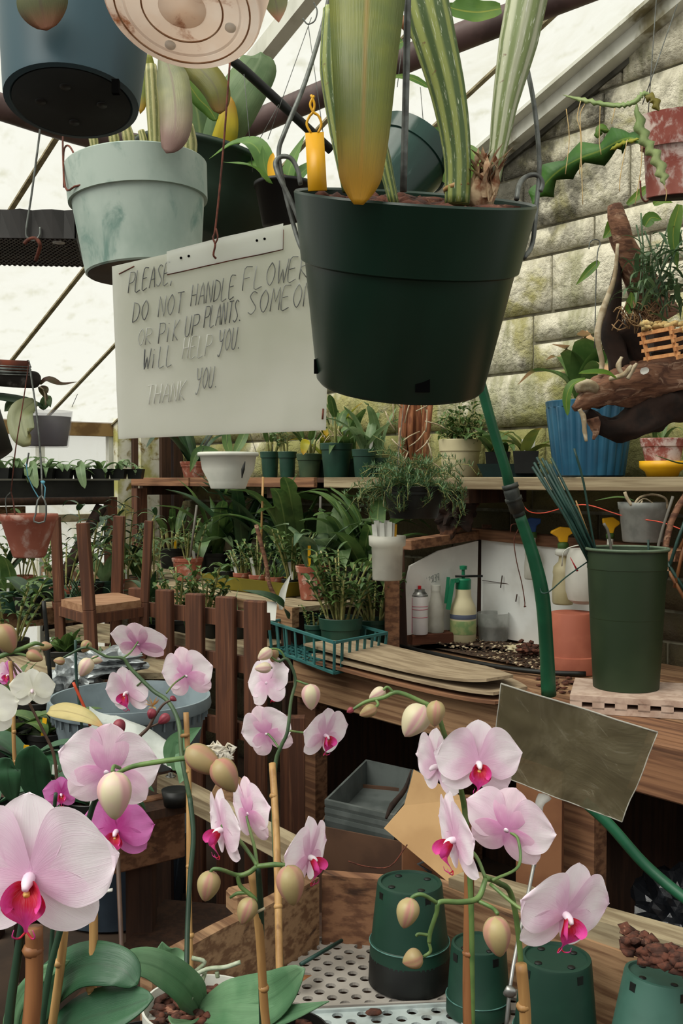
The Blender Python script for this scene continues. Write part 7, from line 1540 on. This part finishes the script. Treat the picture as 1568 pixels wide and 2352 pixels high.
loc=onm(770,.45); plant('broad',loc,'arching pale-leaved plant behind the speckled one on the staging',h=.36,pot=(.08,.06,.1),potm=BLK,leafm=LP,seed=93,cnt=9)
for i,(px,off,kd,h,lm,lb) in enumerate(((500,.35,'strap',.46,LM,'tall strap-leaved orchid below the white bowl'),(560,.3,'strap',.5,LD,'dark tall strap-leaved orchid, right of the white bowl'),(625,.25,'strap',.52,LD,'tall narrow-leaved plant under the shelf, beside the bamboo cane'),(670,.3,'strap',.54,LM,'tallest strap-leaved plant, its leaf tips crossing the shelf board'),(460,.4,'broad',.3,LP,'broad grey-green leaved plant, left of the tall strap leaves'),(395,.35,'cattleya',.26,LM,'upright leafy orchid with a small yellow tag, right of the stand'),(430,.62,'cane',.2,LM,'orchid in a low red bowl with a white tag'),(700,.2,'broad',.34,LD,'dark broad-leaved plant against the block wall'))):
    plant(kd,onm(px,off),lb,h=h,pot=(.07,.055,.1),potm=(BLK,BLK,BLK,GP,BLK,BLK,TERRA,BLK)[i],leafm=lm,seed=100+i,cnt=9,lab=1 if i in (5,6) else 0,labm=YEL if i==5 else None)
for (x0,y0),(x1,y1),Y,lb in (((604,1095),(598,1300),4.3,'thin tan bamboo cane rising from the olive tray plants'),((736,1140),(733,1300),4.2,'thin grey-brown cane with a pale tip, behind the speckled plant'),((452,1160),(435,1290),4.4,'slim dark twig leaning beside the red bowl')):
    wirething('bamboo_cane',lb,'cane',PL([(x0,y0,Y),(x1,y1,Y)]),.0055,BAMB if x0==604 else M('grey_stick',(96,92,84)))
wirething('grey_cane','long bent grey-brown cane crossing in front of the olive tray','cane',PL([(588,1205,3.6),(610,1290,3.6),(618,1340,3.6),(632,1372,3.6)]),.008,DRIFT,4)
# plants right behind the fence
fl=[(345,1430,3.9,'strap',.24,LD),(410,1440,3.8,'cane',.22,LM),(470,1430,3.8,'cane',.26,LM),(540,1430,3.8,'grass',.16,LM),(365,1480,3.7,'grass',.2,LM)]
for i,(px,py,Y,kd,h,lm) in enumerate(fl):
    p=P(px,py,Y); plant(kd,V((p.x,p.y,.86)),'plant '+('glimpsed left of the first picket','glimpsed through the gap after the second picket','bending over the fence, between the third and fourth pickets','low and fine-leaved behind the fourth picket','low and grassy under the stand beside the fence')[i],h=h,pot=(.055,.045,.07),potm=BLK,leafm=lm,seed=120+i,cnt=12,lab=1 if i%2 else 0)
ss=thing('narrow_staging','narrow board behind the picket fence carrying small pots','bench',(-.9,3.8,.8))
mb=MB(); mb.bar(V((-1.1,4.1,.845)),V((-.25,3.62,.845)),.26,.025); build('board',mb,PINEV,ss,smooth=False)
for x,y in ((-1.0,4.05),(-.32,3.66)):
    mb=MB(); mb.box((x,y,.415),(.05,.05,.83)); build('leg',mb,DKW,ss,smooth=False)
# ---- bench left end: black pot, teal crate and its pots
p=PZ(668,1462,BZ); 
r=plant('strap',V((p.x-.02,p.y+.12,BZ)),'black pot with a thick curved dark leaf and a broad white tag',h=.12,pot=(.075,.055,.075),potm=BLK,leafm=LM,seed=131,cnt=3,soilm=BARK)
mb=MB(); mb.leaf([P(660,1420,3.5),P(648,1390,3.46),P(610,1368,3.44),P(555,1355,3.44)],.022,'lance',hint=V((0,-.5,.8)),fold=.35,n=6); build('dark_curved_leaf',mb,LD,r)
mb=MB(); mb.leaf([P(645,1400,3.5),P(650,1360,3.5),P(667,1320,3.5)],.012,'lance',hint=V((0,-1,0)),n=4); build('dry_white_sheath',mb,WLAB,r)
mb=MB(); mb.bar(P(620,1425,3.42),P(624,1382,3.44),.036,.0015,up=V((0,-1,0))); build('plant_label',mb,WLAB,r,smooth=False)
cA=P(617,1428,3.72);cB=P(768,1477,3.22);cC=P(888,1452,3.42);cD=P(742,1415,3.9)
ctop=.95; cA,cB,cC,cD=[V((v.x,v.y,ctop)) for v in (cA,cB,cC,cD)]
cA=PZ(617,1428,ctop); cB=PZ(768,1476,ctop); cC=PZ(888,1454,ctop); cD=cA+cC-cB
t=thing('teal_crate','slatted teal plastic crate at the left end of the potting bench','crate',(cA+cC)/2-UZ*.098)
CQ=[cA,cB,cC,cD]; CBt=[v.lerp((cA+cC)/2,.05) for v in CQ]; CBt=[V((v.x,v.y,BZ+.003)) for v in CBt]
for k in range(4):
    mb=MB(); a,b=CQ[k],CQ[(k+1)%4]; a2,b2=CBt[k],CBt[(k+1)%4]; mb.bar(a,b,.010,.008); mb.bar(a2,b2,.008,.008)
    n=7 if (b-a).length>.25 else 5
    for i in range(n+1): mb.bar(a.lerp(b,i/n),a2.lerp(b2,i/n),.010,.004,up=(b-a).cross(UZ))
    build('slatted_side',mb,TEAL,t,smooth=False)
mb=MB()
for i in range(9): mb.bar(CBt[0].lerp(CBt[1],(i+.5)/9),CBt[3].lerp(CBt[2],(i+.5)/9),.01,.004); mb.bar(CBt[0].lerp(CBt[3],(i+.5)/9),CBt[1].lerp(CBt[2],(i+.5)/9),.01,.004)
build('grid_base',mb,TEAL,t,smooth=False)
cc=(cA+cC)/2
def inn(px,Y): X=(px-784)/FP; return V((X*Y,Y,BZ+.012))
plant('cane',inn(782,3.42),'big clump of pale orchid canes in a wide green pot inside the teal crate',h=.26,pot=(.074,.06,.125),potm=GP2,leafm=LM,seed=141,cnt=22,rim=.04,spread=.055,soilm=BARK)
plant('cane',inn(722,3.50),'small sprouting orchid in a green pot, left inside the teal crate',h=.09,pot=(.036,.03,.09),potm=GP2,leafm=LM,seed=142,cnt=5,soilm=BARK)
plant('cane',inn(858,3.56),'leafy young canes in a dark pot, right of the wide green pot in the crate',h=.20,pot=(.06,.05,.10),potm=GP,leafm=LM,seed=143,cnt=16,spread=.05)
# clear label pot on the frame post
p=P(889,1332,3.25); t=thing('clear_label_pot','cloudy plastic pot full of white plant tags, hanging on the frame post','pot',p)
k_=3.25/FP; mb=MB(); mb.lathe([(0,0),(32*k_,0),(34*k_,.004),(36*k_,76*k_),(42*k_,80*k_),(43*k_,102*k_),(40*k_,102*k_),(35*k_,78*k_),(31*k_,.01)],40); build('pot',mb,CLOUDY,t,world=False)
mb=MB(); mb.lathe([(0,.005),(30*k_,.005),(33*k_,60*k_),(0,62*k_)],32); build('grey_filling',mb,M('grey_filling',(130,128,118),(100,98,90),scale=80,rough=1),t,world=False)
for i in range(9):
    plabel(t,(-24+i*4.6)*k_,(-8+3*(i%3))*k_,62*k_,.092+.004*((i*7)%4),.016,YEL if i==8 else WLAB,(-.1+.02*i,0),(i%3-1)*.3)
# ---- left bench: moth orchid leaves in pots with orange tags
ll=[(150,1740,2.15,.15,LPH),(60,1700,2.35,.15,LPH),(210,1780,2.05,.14,LPH),(20,1640,2.6,.15,LM),(110,1640,2.6,.14,LM),(-20,1760,2.0,.16,LPH)]
wl=['with wide dark leaves, in front of the dry leaf','with a yellow tag, behind the two upright dark leaves','nearest the bench rail, leaves curling over','behind the white bloom at the left','next to the dry leaf, orange-tagged','at the left edge, half out of view']
for i,(px,py,Y,h,lm) in enumerate(ll):
    p=P(px,py,Y); r=plant('phal',V((p.x,p.y,.726)),'moth orchid plant '+wl[i],h=h,pot=(.055,.045,.08),potm=BLK,leafm=lm,seed=150+i,cnt=6,soilm=BARK,lab=1,labm=YEL if i in (1,3,4) else None)
t=thing('broad_dark_leaves','two upright broad dark orchid leaves left of the big rear-facing bloom','orchid',P(60,1880,1.7))
for L,w_ in (([(95,1850,1.7),(80,1780,1.68),(78,1740,1.66),(80,1712,1.65)],.030),([(30,1840,1.66),(20,1790,1.64),(18,1760,1.64),(24,1742,1.63)],.022)):
    mb=MB(); mb.leaf(PL(L),w_,'oval',hint=V((0,-1,.1)),fold=.18,n=7); build('leaf',mb,LPH,t,solid=.001)
mb=MB(); mb.lathe([(0,0),(.04,0),(.05,.08),(.05,.09),(0,.085)],30,X=Matrix.Translation(P(60,1900,1.7)-UZ*.06)); build('pot',mb,BLK,t)
# pale leaves right of stake
t=thing('pale_leaf_plant','pale green pointed leaves beside the tall bamboo stake on the left bench','potted plant',V((P(400,1790,2.2).x,2.2,.726)))
for L,w_ in (([(395,1760,2.2),(400,1715,2.2),(430,1690,2.2),(462,1670,2.2)],.022),([(405,1770,2.2),(410,1730,2.2),(400,1700,2.2)],.018),([(410,1730,2.18),(420,1770,2.16),(412,1800,2.15)],.015)):
    mb=MB(); mb.leaf(PL(L),w_,'lance',hint=V((0,-1,.1)),fold=.2,n=6); build('leaf',mb,LPHL,t)
mb=MB(); mb.lathe([(0,0),(.026,0),(.032,.035),(0,.03)],30,X=Matrix.Translation((P(395,1790,2.2).x,2.25,.726))); build('pot',mb,BLK,t)
# small trellis of plants behind stand at left: pots
for i,(px,py,Y,kd,h) in enumerate(((30,1500,3.1,'broad',.16),(90,1520,3.0,'phal',.13),(150,1470,3.3,'broad',.12),(20,1455,3.5,'cane',.26),(240,1500,3.2,'grass',.10))):
    p=P(px,py,Y); plant(kd,V((p.x,p.y,.83 if i>1 else .73)),'low plant '+('in a black trough at the far left, above the brown buds','flat-leaved, in front of the crumpled silver bag','behind the silver bag, left of the chair legs','tall-stemmed, at the left edge over the brown buds','small and tufted, under the chair seat')[i],h=h,pot=(.07,.06,.07),potm=BLK,leafm=(LM,LD,LM,LM,LP)[i],seed=170+i,cnt=9)
# ---------- daylight and camera
w=bpy.data.worlds.new('overcast'); sc.world=w; w.use_nodes=True; nt=w.node_tree; bg=nt.nodes['Background']
tc=nt.nodes.new('ShaderNodeTexCoord'); sp=nt.nodes.new('ShaderNodeSeparateXYZ'); nt.links.new(tc.outputs['Generated'],sp.inputs[0])
mr=nt.nodes.new('ShaderNodeMapRange'); nt.links.new(sp.outputs[2],mr.inputs[0]); mr.inputs[1].default_value=-.1; mr.inputs[2].default_value=1
mr.inputs[3].default_value=.0; mr.inputs[4].default_value=1
mx=nt.nodes.new('ShaderNodeMix'); mx.data_type='RGBA'; nt.links.new(mr.outputs[0],mx.inputs[0]); mx.inputs[6].default_value=(.97,.97,.92,1); mx.inputs[7].default_value=(1.0,1.0,.96,1)
nt.links.new(mx.outputs[2],bg.inputs[0]); bg.inputs[1].default_value=.84
sl=bpy.data.lights.new('hazy_sun','SUN'); so=bpy.data.objects.new('hazy_sun',sl); COL.objects.link(so)
sl.energy=5.2; sl.angle=math.radians(50); sl.color=(1,.99,.96)
so.rotation_euler=V((-.55,-.50,1)).to_track_quat('Z','Y').to_euler()
cd=bpy.data.cameras.new('camera'); co_=bpy.data.objects.new('camera',cd); COL.objects.link(co_)
cd.sensor_fit='VERTICAL'; cd.sensor_height=36; cd.lens=36*2350/2352.0; cd.clip_start=.02
co_.location=(0,0,H0); co_.rotation_euler=(PI/2-PA,0,0); sc.camera=co_
vs_=sc.view_settings; sc.display_settings.display_device='sRGB'
vs_.view_transform='Standard'; vs_.look='None'; vs_.gamma=1; vs_.use_curve_mapping=False; vs_.exposure=.06
